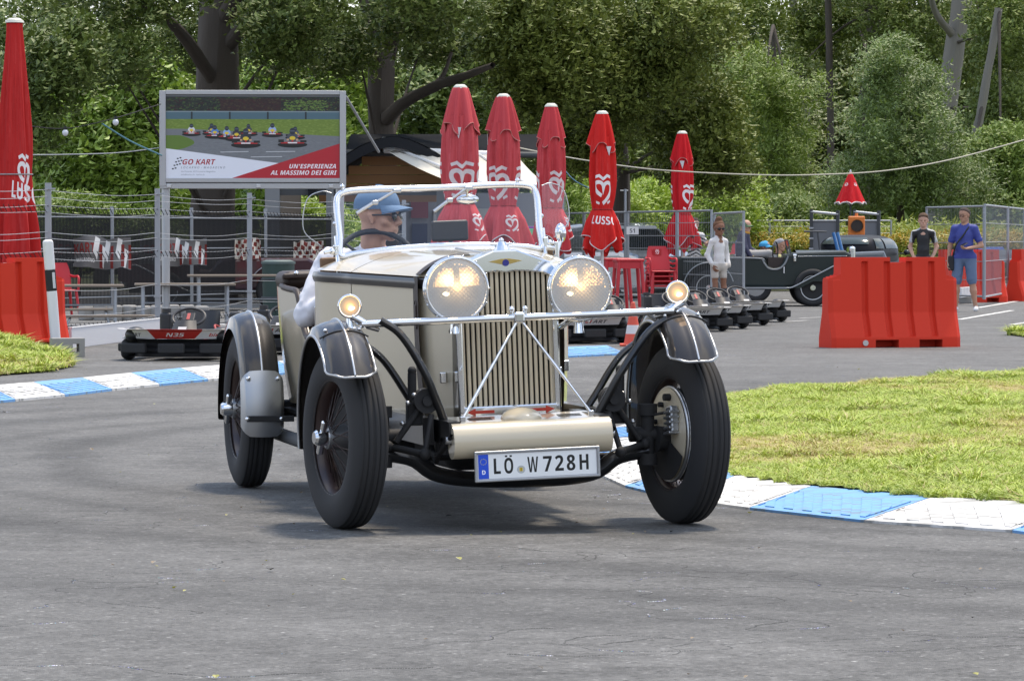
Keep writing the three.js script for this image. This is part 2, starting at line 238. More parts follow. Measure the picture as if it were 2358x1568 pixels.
// grass
function inPoly(p, x, z) { let c = false; for (let i = 0, j = p.length - 1; i < p.length; j = i++) { const a = p[i], b = p[j]; if ((a.z > z) !== (b.z > z) && x < (b.x - a.x) * (z - a.z) / (b.z - a.z) + a.x) c = !c; } return c; }
const dry = (x, z) => sst(.47, .64, fbm(x * .55 + 31, z * .33 + 4, 4));
function bladeGeo() {
  const pos = [], R = rng(5);
  for (let k = 0; k < 9; k++) { const a = R() * 6.28, l = .6 + R() * .6, w = .045 + R() * .04, tilt = .7 + R() * 1.1, cx = Math.cos(a), sz = Math.sin(a), ox = (R() - .5) * 1.1, oz = (R() - .5) * 1.1; const P = (t, s) => { const o = tilt * t * t * l; return [ox + cx * o - sz * s * w * (1 - t * t * .9), l * t * (1 - .25 * tilt * t), oz + sz * o + cx * s * w * (1 - t * t * .9)]; }; const q = (a, b, c, d) => pos.push(...a, ...b, ...c, ...a, ...c, ...d); q(P(0, -1), P(0, 1), P(.55, 1), P(.55, -1)); q(P(.55, -1), P(.55, 1), P(1, .3), P(1, -.3)); }
  const g = new THREE.BufferGeometry(); g.setAttribute('position', new THREE.Float32BufferAttribute(pos, 3)); g.computeVertexNormals(); return g;
}
const grassMat = phys([1, 1, 1], .7, { transmission: .15, thickness: 0 }), soilMat = mat([1, 1, 1], .95, { vertexColors: true });
function grassField(soilName, label, poly, yFn, seed, per, hgt, x0, x1, z0, z1) {
  const N = 110, R = rng(seed), pos = [], col = [], uvv = [], H = (x, z) => yFn(x, z);
  const cells = []; const dx = (x1 - x0) / N, dz = (z1 - z0) / N; let area = 0;
  for (let j = 0; j < N; j++) for (let i = 0; i < N; i++) { const cx = x0 + (i + .5) * dx, cz = z0 + (j + .5) * dz; if (!inPoly(poly, cx, cz)) continue; cells.push([i, j]); area += Math.abs(dx * dz); const q = [[i, j], [i + 1, j], [i + 1, j + 1], [i, j + 1]].map(([a, b]) => { const x = x0 + a * dx, z = z0 + b * dz; return [x, H(x, z), z]; }); for (const k of [0, 1, 2, 0, 2, 3]) { pos.push(...q[k]); const d = dry(q[k][0], q[k][2]), n = .8 + .4 * noise2(q[k][0] * 9, q[k][2] * 9); col.push(lerp(.26, .40, d) * n, lerp(.31, .31, d) * n, lerp(.07, .14, d) * n); } }
  const g = new THREE.BufferGeometry(); g.setAttribute('position', new THREE.Float32BufferAttribute(pos, 3)); g.setAttribute('color', new THREE.Float32BufferAttribute(col, 3)); g.computeVertexNormals(); structure(part(soilName, g, soilMat));
  const n = Math.min(90000, area * per | 0), im = new THREE.InstancedMesh(bladeGeo(), grassMat, n), m = new THREE.Matrix4(), c = new THREE.Color(); im.name = numbered('grass');
  for (let k = 0; k < n; k++) {
    const [i, j] = cells[R() * cells.length | 0], x = x0 + (i + R()) * dx, z = z0 + (j + R()) * dz, d = dry(x, z), lush = fbm(x * 2.3 + 70, z * 1.5, 3), s = hgt * (.45 + .55 * R() + .9 * sst(.56, .75, lush)) * lerp(1, .6, d);
    m.compose(V(x, H(x, z) - .004, z), Q.setFromEuler(E.set((R() - .5) * .5, R() * 6.28, (R() - .5) * .5)), V(s * 1.1, s, s * 1.1)); im.setMatrixAt(k, m);
    const t = R(), straw = R() < .10 + .45 * d; straw ? c.setRGB(.40 + .18 * t, .33 + .12 * t, .13 + .08 * t) : c.setRGB(lerp(.30, .46, t) + .05 * d, lerp(.40, .54, t), lerp(.04, .08, R())); im.setColorAt(k, c);
  }
  im.castShadow = im.receiveShadow = true; im.userData = { kind: 'stuff', label, category: 'grass' }; scene.add(im);
}
const island = [[2900, 1215], [2720, 1180], [2490, 1162], [2150, 1144], [1870, 1119], [1700, 1093], [1590, 1068], [1520, 1045], [1490, 1025], [1495, 1003], [1525, 980], [1590, 950], [1675, 908], [1790, 892], [1950, 880], [2130, 868], [2358, 856], [2600, 845], [2900, 838]].map(([u, v]) => { const z = F * (EYE - .05) / (v - V0); return V((u - U0) * z / F, 0, -z); });
grassField('grass_island', 'sunlit green and straw coloured grass on the island inside the kerb', island, (x, z) => .035 + .03 * fbm(x, z, 2), 3, 1300, .042, .4, 7.2, -17.8, -40);
const mound = [[-420, 905], [0, 866], [110, 857], [158, 846], [150, 832], [60, 815], [0, 806], [-420, 800]].map(p => ground(...p));
grassField('grass_bank', 'small grass bank in front of the red barrier at the left edge', mound, (x, z) => .02 + .17 * sst(-4.25, -6.2, x) * sst(-37.6, -43, z), 8, 1100, .07, -9, -4, -33, -48);
const tuft = [[2330, 772], [2360, 760], [2460, 755], [2460, 790]].map(p => ground(...p));
grassField('grass_verge', 'small tuft of grass on the tarmac at the right edge', tuft, () => .02, 9, 1500, .07, 6, 8, -50, -56);

// ---------- trees and shrubs ----------
function leafGeo(w, fold) {
  const p = [[0, 0, 0], [w * .5, .38, fold], [w * .38, .72, fold * .7], [0, 1, -.05], [-w * .38, .72, fold * .7], [-w * .5, .38, fold]], pos = [];
  for (const [a, b, c] of [[0, 1, 2], [0, 2, 3], [0, 3, 4], [0, 4, 5]]) pos.push(...p[a], ...p[b], ...p[c]);
  const g = new THREE.BufferGeometry(); g.setAttribute('position', new THREE.Float32BufferAttribute(pos, 3)); g.computeVertexNormals(); return g;
}
const leafBroad = leafGeo(.62, .14), leafNarrow = leafGeo(.36, .08), leafFine = leafGeo(.22, .05);
const leafGloss = phys([1, 1, 1], .5, { specularIntensity: .45, transmission: .35, thickness: 0 }), leafMatt = phys([1, 1, 1], .6, { transmission: .42, thickness: 0 });
// masses: [u, v, half-width px, half-height px, distance, half-depth m, twigs]; foliage grows on twigs with gaps between
function foliage(parent, name, masses, o) {
  const R = rng(o.seed), items = [];
  for (let [u, v, ru, rv, z, zr, twigs] of masses) {
    if (v < -150) twigs *= .4;
    const c = at(u, v, z), rx = ru * z / F, ry = rv * z / F;
    for (let t = 0; t < twigs; t++) {
      let x, y, w, q; do { x = R() * 2 - 1; y = R() * 2 - 1; w = R() * 2 - 1; q = x * x + y * y + w * w; } while (q > 1);
      const px = c.x + x * rx, py = c.y + y * ry, pz = c.z + w * zr;
      if (py < .15) continue;
      if (q > .30 + 1.25 * fbm(px * .55 + 3 + o.seed, py * .55 + pz * .3, 2)) continue;
      const clump = fbm(px * o.clump + 11, py * o.clump + pz * o.clump * .7, 3); if (clump < o.gap * (.75 + .5 * q)) continue;
      const a = R() * 6.283, droop = o.droop * (.4 + R()), L = o.twig * (.6 + .8 * R()), n = o.leaves, tone = R() * .5 + (clump - .5) * 1.2;
      for (let k = 0; k < n; k++) { const s = k / n, lx = px + Math.cos(a) * L * s + (R() - .5) * o.spread, lz = pz + Math.sin(a) * L * s + (R() - .5) * o.spread, ly = py - droop * L * s * s + (R() - .5) * o.spread; items.push([lx, ly, lz, a + (R() - .5) * 2.6, R(), tone]); }
    }
  }
  const im = new THREE.InstancedMesh(o.geo, o.mat, items.length), m = new THREE.Matrix4(), c = new THREE.Color(); im.name = name;
  items.forEach(([x, y, z, a, r, tone], k) => { const s = o.size * (.5 + 1.0 * R()); m.compose(V(x, y, z), Q.setFromEuler(E.set(1.2 + (R() - .5) * 1.9, a, (R() - .5) * 1.6, 'YXZ')), V(s, s, s)); im.setMatrixAt(k, m); const t = clamp(.5 + tone * .6 + (r - .5) * .5); c.setRGB(lerp(o.c0[0], o.c1[0], t), lerp(o.c0[1], o.c1[1], t), lerp(o.c0[2], o.c1[2], t)); im.setColorAt(k, c); });
  im.castShadow = im.receiveShadow = true; im.userData.kind = 'stuff'; parent.add(im); return im;
}
let treeSeed = 100;
function tree(name, label, category, trunks, masses, o, group) {
  const t = thing(name, label, category, [0, 0, 0], 0, group); treeSeed += 7;
  trunks.forEach(([pts, r0, r1, pale, nm], i) => part(nm || (i ? 'branch' : 'trunk'), limb(pts, r0, r1, 18, 12, .35, treeSeed + i), pale ? M.barkPale : M.bark, t));
  const root = trunks[0][0].map(vec), R = rng(treeSeed + 3); masses.slice(0, 6).forEach(([u, v, ru, rv, z], i) => { for (let k = 0; k < 2; k++) { const e = at(u + (R() - .5) * ru, v + (R() - .5) * rv * .8, z), q = root[Math.min(root.length - 1, 1 + (R() * (root.length - 1) | 0))], m = q.clone().lerp(e, .5); m.y += .3 * R(); if (e.distanceTo(q) < 7) part('branch', limb([q, m, e], .05, .012, 8, 6), M.bark, t); } });
  foliage(t, 'crown', masses, { seed: treeSeed, clump: .9, gap: .40, droop: .5, twig: .5, leaves: 12, spread: .14, geo: leafBroad, mat: leafGloss, size: .11, c0: [0.056, 0.089, 0.022], c1: [0.173, 0.227, 0.047], ...o }); return t;
}
const Z = (u, v, z) => at(u, v, z);
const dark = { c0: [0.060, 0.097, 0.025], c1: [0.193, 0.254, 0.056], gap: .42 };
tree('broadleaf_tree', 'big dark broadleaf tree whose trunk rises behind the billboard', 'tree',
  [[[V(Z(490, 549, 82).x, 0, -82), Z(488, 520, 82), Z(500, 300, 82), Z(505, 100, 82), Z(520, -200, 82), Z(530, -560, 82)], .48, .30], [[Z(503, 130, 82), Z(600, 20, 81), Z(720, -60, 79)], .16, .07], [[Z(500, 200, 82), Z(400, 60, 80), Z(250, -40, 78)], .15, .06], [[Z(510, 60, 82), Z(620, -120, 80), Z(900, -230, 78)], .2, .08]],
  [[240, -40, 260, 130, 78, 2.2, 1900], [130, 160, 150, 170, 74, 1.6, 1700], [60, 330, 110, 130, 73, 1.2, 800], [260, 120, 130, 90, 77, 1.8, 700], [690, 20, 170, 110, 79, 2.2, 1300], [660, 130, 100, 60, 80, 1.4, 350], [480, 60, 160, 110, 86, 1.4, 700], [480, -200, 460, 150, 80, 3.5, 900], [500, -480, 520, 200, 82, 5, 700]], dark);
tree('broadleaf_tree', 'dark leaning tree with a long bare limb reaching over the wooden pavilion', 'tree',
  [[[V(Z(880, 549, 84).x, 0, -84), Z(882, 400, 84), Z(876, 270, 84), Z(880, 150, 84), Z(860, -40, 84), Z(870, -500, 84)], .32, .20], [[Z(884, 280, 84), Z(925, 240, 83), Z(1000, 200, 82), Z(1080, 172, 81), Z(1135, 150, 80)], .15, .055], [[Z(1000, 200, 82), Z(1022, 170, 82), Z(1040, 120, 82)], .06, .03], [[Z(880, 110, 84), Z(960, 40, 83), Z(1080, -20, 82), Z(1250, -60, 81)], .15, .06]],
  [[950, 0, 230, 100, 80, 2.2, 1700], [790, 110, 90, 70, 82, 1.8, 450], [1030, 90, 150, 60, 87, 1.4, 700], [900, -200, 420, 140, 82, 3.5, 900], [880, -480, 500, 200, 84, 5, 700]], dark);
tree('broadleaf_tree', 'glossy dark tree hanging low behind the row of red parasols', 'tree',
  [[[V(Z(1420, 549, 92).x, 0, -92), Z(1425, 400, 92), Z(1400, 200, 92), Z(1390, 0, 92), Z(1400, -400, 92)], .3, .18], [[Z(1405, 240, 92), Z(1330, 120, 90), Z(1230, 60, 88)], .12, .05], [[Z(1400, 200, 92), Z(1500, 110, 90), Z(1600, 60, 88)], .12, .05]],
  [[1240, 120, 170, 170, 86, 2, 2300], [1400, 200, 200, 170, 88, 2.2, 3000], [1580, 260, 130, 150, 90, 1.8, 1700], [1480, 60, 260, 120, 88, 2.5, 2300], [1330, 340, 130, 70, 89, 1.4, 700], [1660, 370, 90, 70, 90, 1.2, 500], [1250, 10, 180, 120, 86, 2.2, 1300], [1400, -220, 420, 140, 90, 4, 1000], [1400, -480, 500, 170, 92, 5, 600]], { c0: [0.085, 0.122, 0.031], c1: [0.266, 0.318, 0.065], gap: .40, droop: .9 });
const fine = { geo: leafNarrow, mat: leafMatt, size: .11, c0: [0.104, 0.162, 0.034], c1: [0.266, 0.364, 0.065], gap: .38, spread: .2, leaves: 16, droop: .3 };
tree('ash_tree', 'soft yellow green tree left of the two tall bare trunks', 'tree', [[[V(Z(1790, 549, 112).x, 0, -112), Z(1790, 300, 112), Z(1780, 60, 112)], .14, .05]],
  [[1770, 350, 120, 150, 112, 2.2, 1900], [1740, 170, 100, 90, 110, 1.6, 1000], [1800, 470, 110, 60, 110, 1.6, 600], [1820, 200, 80, 80, 111, 1.4, 500]], { ...fine, c0: [0.142, 0.211, 0.037], c1: [0.326, 0.428, 0.065] });
tree('ash_tree', 'soft grey green tree standing behind the small far parasol', 'tree', [[[V(Z(2075, 549, 106).x, 0, -106), Z(2074, 380, 106), Z(2072, 100, 106)], .12, .05]],
  [[2080, 320, 150, 130, 105, 2.2, 1900], [2050, 160, 70, 90, 105, 1.4, 600], [2120, 210, 70, 80, 106, 1.4, 500], [1990, 430, 130, 90, 105, 1.8, 1000], [2210, 420, 110, 100, 105, 1.6, 800]], { ...fine, gap: .45, clump: 1.3, c0: [0.094, 0.154, 0.040], c1: [0.244, 0.336, 0.070] });
tree('poplar_tree', 'tall poplar with a thick grey trunk at the upper right', 'tree', [[[V(Z(2150, 549, 118).x, 0, -118), Z(2180, 250, 118), Z(2200, 100, 118), Z(2222, -60, 118), Z(2240, -500, 118)], .34, .24, true], [[Z(2200, 90, 118), Z(2150, 20, 117), Z(2140, -80, 116)], .12, .06, true]],
  [[2320, 60, 90, 130, 114, 2.2, 900], [2310, 250, 90, 110, 114, 2, 1000], [2130, 60, 150, 110, 122, 2, 900], [2260, 120, 120, 120, 123, 2, 700], [2250, -250, 300, 160, 118, 4, 800]], { c0: [0.094, 0.138, 0.037], c1: [0.244, 0.309, 0.070], size: .12 });
tree('poplar_tree', 'tall poplar with two slim dark trunks above the black saloon', 'tree', [[[V(Z(1985, 549, 124).x, 0, -124), Z(1990, 250, 124), Z(2008, 160, 124), Z(2012, 20, 124), Z(2020, -450, 124)], .26, .17], [[V(Z(1915, 549, 122).x, 0, -122), Z(1912, 250, 122), Z(1908, 60, 122), Z(1900, -250, 122)], .12, .08, false, 'trunk']],
  [[1960, 40, 150, 110, 128, 2, 1100], [1850, 150, 70, 70, 122, 1.6, 250], [2010, -60, 200, 90, 122, 3, 700], [2000, -300, 300, 150, 124, 4, 700]], { c0: [0.075, 0.114, 0.029], c1: [0.225, 0.282, 0.059], size: .12 });
tree('poplar_tree', 'pale leaning poplar trunk behind the two standing men', 'tree', [[[V(Z(2205, 560, 110).x, 0, -110), Z(2228, 430, 110), Z(2245, 330, 110), Z(2262, 240, 110), Z(2300, 20, 110)], .15, .10, true]],
  [[2310, 380, 90, 110, 108, 1.8, 1300], [2330, 480, 110, 60, 107, 1.6, 700], [2250, 490, 90, 40, 108, 1.4, 300]], { c0: [0.113, 0.179, 0.049], c1: [0.305, 0.400, 0.094], size: .11 });
tree('poplar_tree', 'thin poplar trunk in front of pale sky near the top edge', 'tree', [[[V(Z(1860, 549, 130).x, 0, -130), Z(1850, 180, 130), Z(1835, 60, 130), Z(1815, -60, 130), Z(1800, -300, 130)], .2, .1, true]],
  [[1690, 40, 130, 90, 126, 2.2, 800], [1850, 60, 110, 80, 128, 2, 500], [1750, -120, 250, 100, 128, 3, 600]], { c0: [0.094, 0.138, 0.037], c1: [0.244, 0.309, 0.059], size: .12 });
// the paler wood behind, trees that stand well back
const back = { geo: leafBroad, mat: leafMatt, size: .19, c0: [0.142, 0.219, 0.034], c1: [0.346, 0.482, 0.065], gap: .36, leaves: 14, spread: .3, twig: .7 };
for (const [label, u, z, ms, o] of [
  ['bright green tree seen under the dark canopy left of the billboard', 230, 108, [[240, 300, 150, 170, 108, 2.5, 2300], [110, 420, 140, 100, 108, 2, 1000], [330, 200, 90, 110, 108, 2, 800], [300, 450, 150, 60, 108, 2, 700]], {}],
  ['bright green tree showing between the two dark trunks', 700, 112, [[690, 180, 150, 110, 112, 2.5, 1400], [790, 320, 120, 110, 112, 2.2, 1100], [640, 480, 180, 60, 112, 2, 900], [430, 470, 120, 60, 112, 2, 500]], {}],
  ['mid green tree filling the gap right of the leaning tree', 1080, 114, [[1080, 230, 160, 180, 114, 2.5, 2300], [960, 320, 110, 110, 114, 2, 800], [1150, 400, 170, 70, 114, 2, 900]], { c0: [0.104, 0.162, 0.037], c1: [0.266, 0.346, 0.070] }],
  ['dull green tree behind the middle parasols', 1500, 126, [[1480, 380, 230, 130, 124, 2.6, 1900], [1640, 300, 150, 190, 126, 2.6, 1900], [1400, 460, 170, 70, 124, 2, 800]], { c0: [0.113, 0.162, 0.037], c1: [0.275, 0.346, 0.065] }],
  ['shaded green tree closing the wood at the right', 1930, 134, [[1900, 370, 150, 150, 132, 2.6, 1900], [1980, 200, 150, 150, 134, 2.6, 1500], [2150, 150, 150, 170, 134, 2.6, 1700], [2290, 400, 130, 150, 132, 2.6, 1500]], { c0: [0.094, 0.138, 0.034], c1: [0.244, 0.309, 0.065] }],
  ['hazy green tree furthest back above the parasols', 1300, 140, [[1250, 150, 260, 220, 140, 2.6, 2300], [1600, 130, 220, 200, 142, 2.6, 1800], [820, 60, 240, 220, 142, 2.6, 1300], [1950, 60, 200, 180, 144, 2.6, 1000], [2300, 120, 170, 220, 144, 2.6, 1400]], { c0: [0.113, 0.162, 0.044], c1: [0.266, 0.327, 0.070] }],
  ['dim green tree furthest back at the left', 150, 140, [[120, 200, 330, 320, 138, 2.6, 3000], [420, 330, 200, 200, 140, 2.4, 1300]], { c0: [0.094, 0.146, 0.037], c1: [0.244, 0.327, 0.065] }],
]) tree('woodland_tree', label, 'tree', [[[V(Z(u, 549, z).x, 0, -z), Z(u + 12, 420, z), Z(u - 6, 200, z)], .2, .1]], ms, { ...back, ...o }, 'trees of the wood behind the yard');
// the far wood that closes the view
{
  const t = thing('far_wood', 'distant wood closing the view behind all the trees', 'wood'); t.userData.kind = 'stuff';
  foliage(t, 'foliage', [[250, 450, 700, 360, 165, 4, 4600], [1200, 420, 700, 350, 170, 4, 4600], [2100, 420, 650, 350, 168, 4, 4600], [700, 620, 1000, 120, 150, 3, 2500], [1800, 620, 900, 110, 150, 3, 2500]], { seed: 55, clump: .5, gap: .36, droop: .3, twig: 1.2, leaves: 10, spread: .6, geo: leafBroad, mat: leafMatt, size: .5, c0: [0.113, 0.171, 0.037], c1: [0.305, 0.400, 0.070] });
}
// shrubs
const bush = { geo: leafNarrow, mat: leafMatt, size: .13, c0: [0.208, 0.292, 0.037], c1: [0.469, 0.600, 0.070], gap: .34, leaves: 16, spread: .22, twig: .5, droop: .2 };
for (const [label, u, z, ms, o] of [
  ['yellow green shrub behind the fourth parasol', 1400, 98, [[1350, 520, 80, 70, 98, 1.2, 700], [1430, 480, 80, 60, 98, 1.2, 500], [1330, 450, 50, 40, 98, 1, 200]], {}],
  ['yellow green shrub between the last two tall parasols', 1500, 100, [[1500, 500, 90, 90, 100, 1.2, 900], [1480, 590, 110, 40, 99, 1.2, 500]], {}],
  ['yellow green shrub right of the smallest tall parasol', 1660, 100, [[1650, 500, 90, 90, 100, 1.2, 900], [1690, 430, 60, 40, 101, 1, 250], [1620, 590, 100, 40, 99, 1, 400]], {}],
  ['dark green shrub behind the green tourer', 1800, 108, [[1800, 520, 110, 80, 108, 1.2, 900]], { c0: [0.094, 0.146, 0.037], c1: [0.266, 0.364, 0.070] }],
  ['green shrub behind the wire fence at the far left', 180, 92, [[170, 500, 110, 60, 92, 1, 700], [300, 530, 100, 50, 92, 1, 400]], { c0: [0.113, 0.179, 0.025], c1: [0.305, 0.419, 0.059] }],
  ['green shrub between the pavilion posts', 700, 96, [[690, 500, 60, 60, 96, 1, 450], [760, 520, 60, 50, 96, 1, 300]], {}],
  ['green shrub behind the pavilion awning', 1290, 96, [[1290, 470, 60, 70, 96, 1, 500], [1240, 520, 60, 60, 96, 1, 300]], { c0: [0.151, 0.244, 0.031], c1: [0.387, 0.528, 0.070] }],
]) { const t = thing('shrub', label, 'shrub', [0, 0, 0], 0, 'shrubs at the edge of the yard'); part('stem', limb([V(Z(u, 549, z).x, 0, -z), Z(u + 5, 560, z), Z(u - 4, 500, z)], .05, .02, 6, 6), M.bark, t); treeSeed += 7; foliage(t, 'leaves', ms, { seed: treeSeed, clump: 1.2, ...bush, ...o }); }
// tall flowering meadow beyond the gates
{
  const t = thing('meadow_plants', 'tall yellow flowering meadow plants beyond the fence at the right', 'meadow'); t.userData.kind = 'stuff';
  foliage(t, 'stalks', [[1860, 600, 260, 62, 101, 1.6, 4200], [2220, 596, 280, 66, 101, 1.6, 5200], [1600, 620, 200, 40, 104, 2, 1200]], { seed: 77, clump: 1.2, gap: .25, droop: -.9, twig: .4, leaves: 12, spread: .15, geo: leafFine, mat: leafMatt, size: .16, c0: [0.246, 0.325, 0.037], c1: [0.421, 0.468, 0.054] });
  foliage(t, 'flowers', [[1860, 558, 260, 24, 100.4, 1.2, 1100], [2200, 554, 260, 24, 100.4, 1.2, 1300]], { seed: 78, clump: 1.2, gap: .3, droop: -.3, twig: .25, leaves: 9, spread: .1, geo: leafBroad, mat: leafMatt, size: .06, c0: [.50, .34, .02], c1: [.62, .46, .04] });
}

// ---------- the cream roadster ----------
const cream = phys([.60, .52, .375], .38, { clearcoat: .9, clearcoatRoughness: .06 });
const wingPaint = phys([.022, .018, .016], .45, { clearcoat: .75, clearcoatRoughness: .06, specularIntensity: .4 });
const car = thing('vintage_roadster', 'cream open vintage racing roadster with lit headlamps cornering on the track', 'car', [.016, 0, -18.2], 12.3 * Math.PI / 180);
const ROLL = new THREE.Matrix4().makeTranslation(0, .35, 0).multiply(new THREE.Matrix4().makeRotationZ(.038)).multiply(new THREE.Matrix4().makeTranslation(0, -.35, 0));
const lean = o => { o.applyMatrix4(ROLL); return o; };
const bp = (name, g, m) => lean(part(name, g, m, car));
const many = (name, geos, m, parent) => geos.map(g => parent ? part(name, g, m, parent) : bp(name, g, m));
const bgp = name => lean(sub(name, car));

// wheels
const tyreProf = [[.245, -.062], [.262, -.075], [.30, -.083], [.345, -.080], [.378, -.066], [.392, -.056], [.395, -.050], [.391, -.047], [.396, -.044], [.398, -.030], [.393, -.028], [.393, -.024], [.399, -.022], [.400, -.008], [.394, -.006], [.394, -.001]];
const tyreGeo = (() => { const p = [...tyreProf, ...tyreProf.slice().reverse().map(([r, y]) => [r, -y])]; const g = lathe(p, 72); g.rotateZ(Math.PI / 2); return g; })();
const rimGeo = (() => { const g = lathe([[.25, -.066], [.262, -.072], [.256, -.055], [.238, -.045], [.226, 0], [.238, .045], [.256, .055], [.262, .072], [.25, .066]], 48); g.rotateZ(Math.PI / 2); return g; })();
const spokeMat = mat([.030, .016, .014], .45), rimMat = mat([.045, .026, .023], .35);
function spokes() { const gs = []; for (let k = 0; k < 24; k++) { const a = k / 24 * 6.283, b = a + (k % 2 ? .42 : -.42); gs.push(rod([-.075, Math.cos(b) * .045, Math.sin(b) * .045], [-.01, Math.cos(a) * .232, Math.sin(a) * .232], .0028, .0028, 5)); const c = a + .13, d = c + (k % 2 ? -.5 : .5); gs.push(rod([.055, Math.cos(d) * .06, Math.sin(d) * .06], [.012, Math.cos(c) * .232, Math.sin(c) * .232], .0028, .0028, 5)); } return mg(gs); }
const spokeGeo = spokes();
function wheel(side, x, z, steer, drum) {            // the outer face looks to -x for side -1
  const w = sub('wheel', car); w.position.set(x, .4, z); w.rotation.y = steer + (side > 0 ? Math.PI : 0);
  part('tyre', tyreGeo, M.rubber, w); part('rim', rimGeo, rimMat, w); part('spokes', spokeGeo, spokeMat, w).userData.kind = 'stuff';
  part('hub', [cyl(.05, .062, .11, -.03, 0, 0, 0, 0, Math.PI / 2, 24), cyl(.066, .066, .012, .03, 0, 0, 0, 0, Math.PI / 2, 24)], M.alu, w);
  part('spinner', [cyl(.034, .038, .05, -.108, 0, 0, 0, 0, Math.PI / 2, 24), cyl(.026, .034, .012, -.138, 0, 0, 0, 0, Math.PI / 2, 24), rbox(.03, .17, .026, .01, -.105, 0, 0, .5, 0, 0)], M.chrome, w);
  part('brake_drum', [cyl(.205, .205, .05, .045, 0, 0, 0, 0, Math.PI / 2, 40), cyl(.19, .205, .02, .012, 0, 0, 0, 0, Math.PI / 2, 40)], M.blackMatt, w);
  if (drum) {
    part('back_plate', [lathe([[.0, .075], [.14, .078], [.19, .07], [.206, .072]], 40).rotateZ(-Math.PI / 2)], cream, w);
    part('brake_shoe_cover', [grid(30, 4, (u, v) => { const a = lerp(3.6, 5.9, u), r = v * .205; return [.09 - .01 * v, Math.sin(a) * r, Math.cos(a) * r]; })], M.blackMatt, w); part('hub_carrier', [cyl(.05, .06, .06, .10, -.02, 0, 0, 0, Math.PI / 2, 24)], M.blackMatt, w); part('drum_edge', ring(.207, .010, .06, 0, 0, 0, Math.PI / 2, 0, 44, 8), M.steel, w);
    const fin = sub('brake_cylinder', w); part('fins', Array.from({ length: 5 }, (_, i) => rbox(.05, .012, .07, .004, .10, -.01 + i * .023 + .02, -.105, .15, 0, 0)).concat([rbox(.04, .12, .06, .01, .095, .07, -.105, .15, 0, 0)]), M.alu, fin);
    part('brake_pipe', tube([[.11, .1, -.06], [.16, .07, .02], [.14, -.02, .06], [.2, -.04, .02]], .006), M.blackMatt, w);
    many('bolt', [cyl(.012, .012, .02, .09, .13, .04, 0, 0, Math.PI / 2, 8), cyl(.012, .012, .02, .09, .05, .11, 0, 0, Math.PI / 2, 8), cyl(.016, .016, .03, .09, .165, -.03, 0, 0, Math.PI / 2, 8)], M.blackMatt, w);
  }
  return w;
}
const STEER = 9 * Math.PI / 180;
wheel(-1, -.765, 0, STEER, false); wheel(1, .762, 0, STEER, true); wheel(-1, -.72, -3.1, 0, false); wheel(1, .72, -3.1, 0, false);

// cycle wings: a crowned strip bent round the tyre, a raised centre rib and a pale beaded edge
function wingGeo(R, a0, a1, w, lip, crown = .035, dip = 0) { return grid(14, 40, (u, v) => { const s = u * 2 - 1, a = lerp(a0 - dip * (1 - Math.pow(s, 4)), a1, v), as = Math.abs(s), r = R + crown * (1 - as * as) - (as > .86 ? lip * (as - .86) / .14 : 0) + (as < .05 ? .007 : 0); return [s * w / 2, Math.sin(a) * r, Math.cos(a) * r]; }); }
function wingEdge(R, a0, a1, w, lip) { const pts = [], f = (a, s) => [s * w / 2, Math.sin(a) * (R - lip), Math.cos(a) * (R - lip)]; for (let i = 24; i >= 0; i--) pts.push(f(lerp(a0, a1, i / 24), -1)); for (let i = 1; i < 8; i++) { const s = -1 + i / 4, r = R + .035 * (1 - s * s) - (Math.abs(s) > .86 ? .02 : 0), a = a0 - .15 * (1 - Math.pow(s, 4)); pts.push([s * w / 2, Math.sin(a) * r, Math.cos(a) * r]); } for (let i = 0; i <= 24; i++) pts.push(f(lerp(a0, a1, i / 24), 1)); return tube(pts, .0065, 120, 6); }
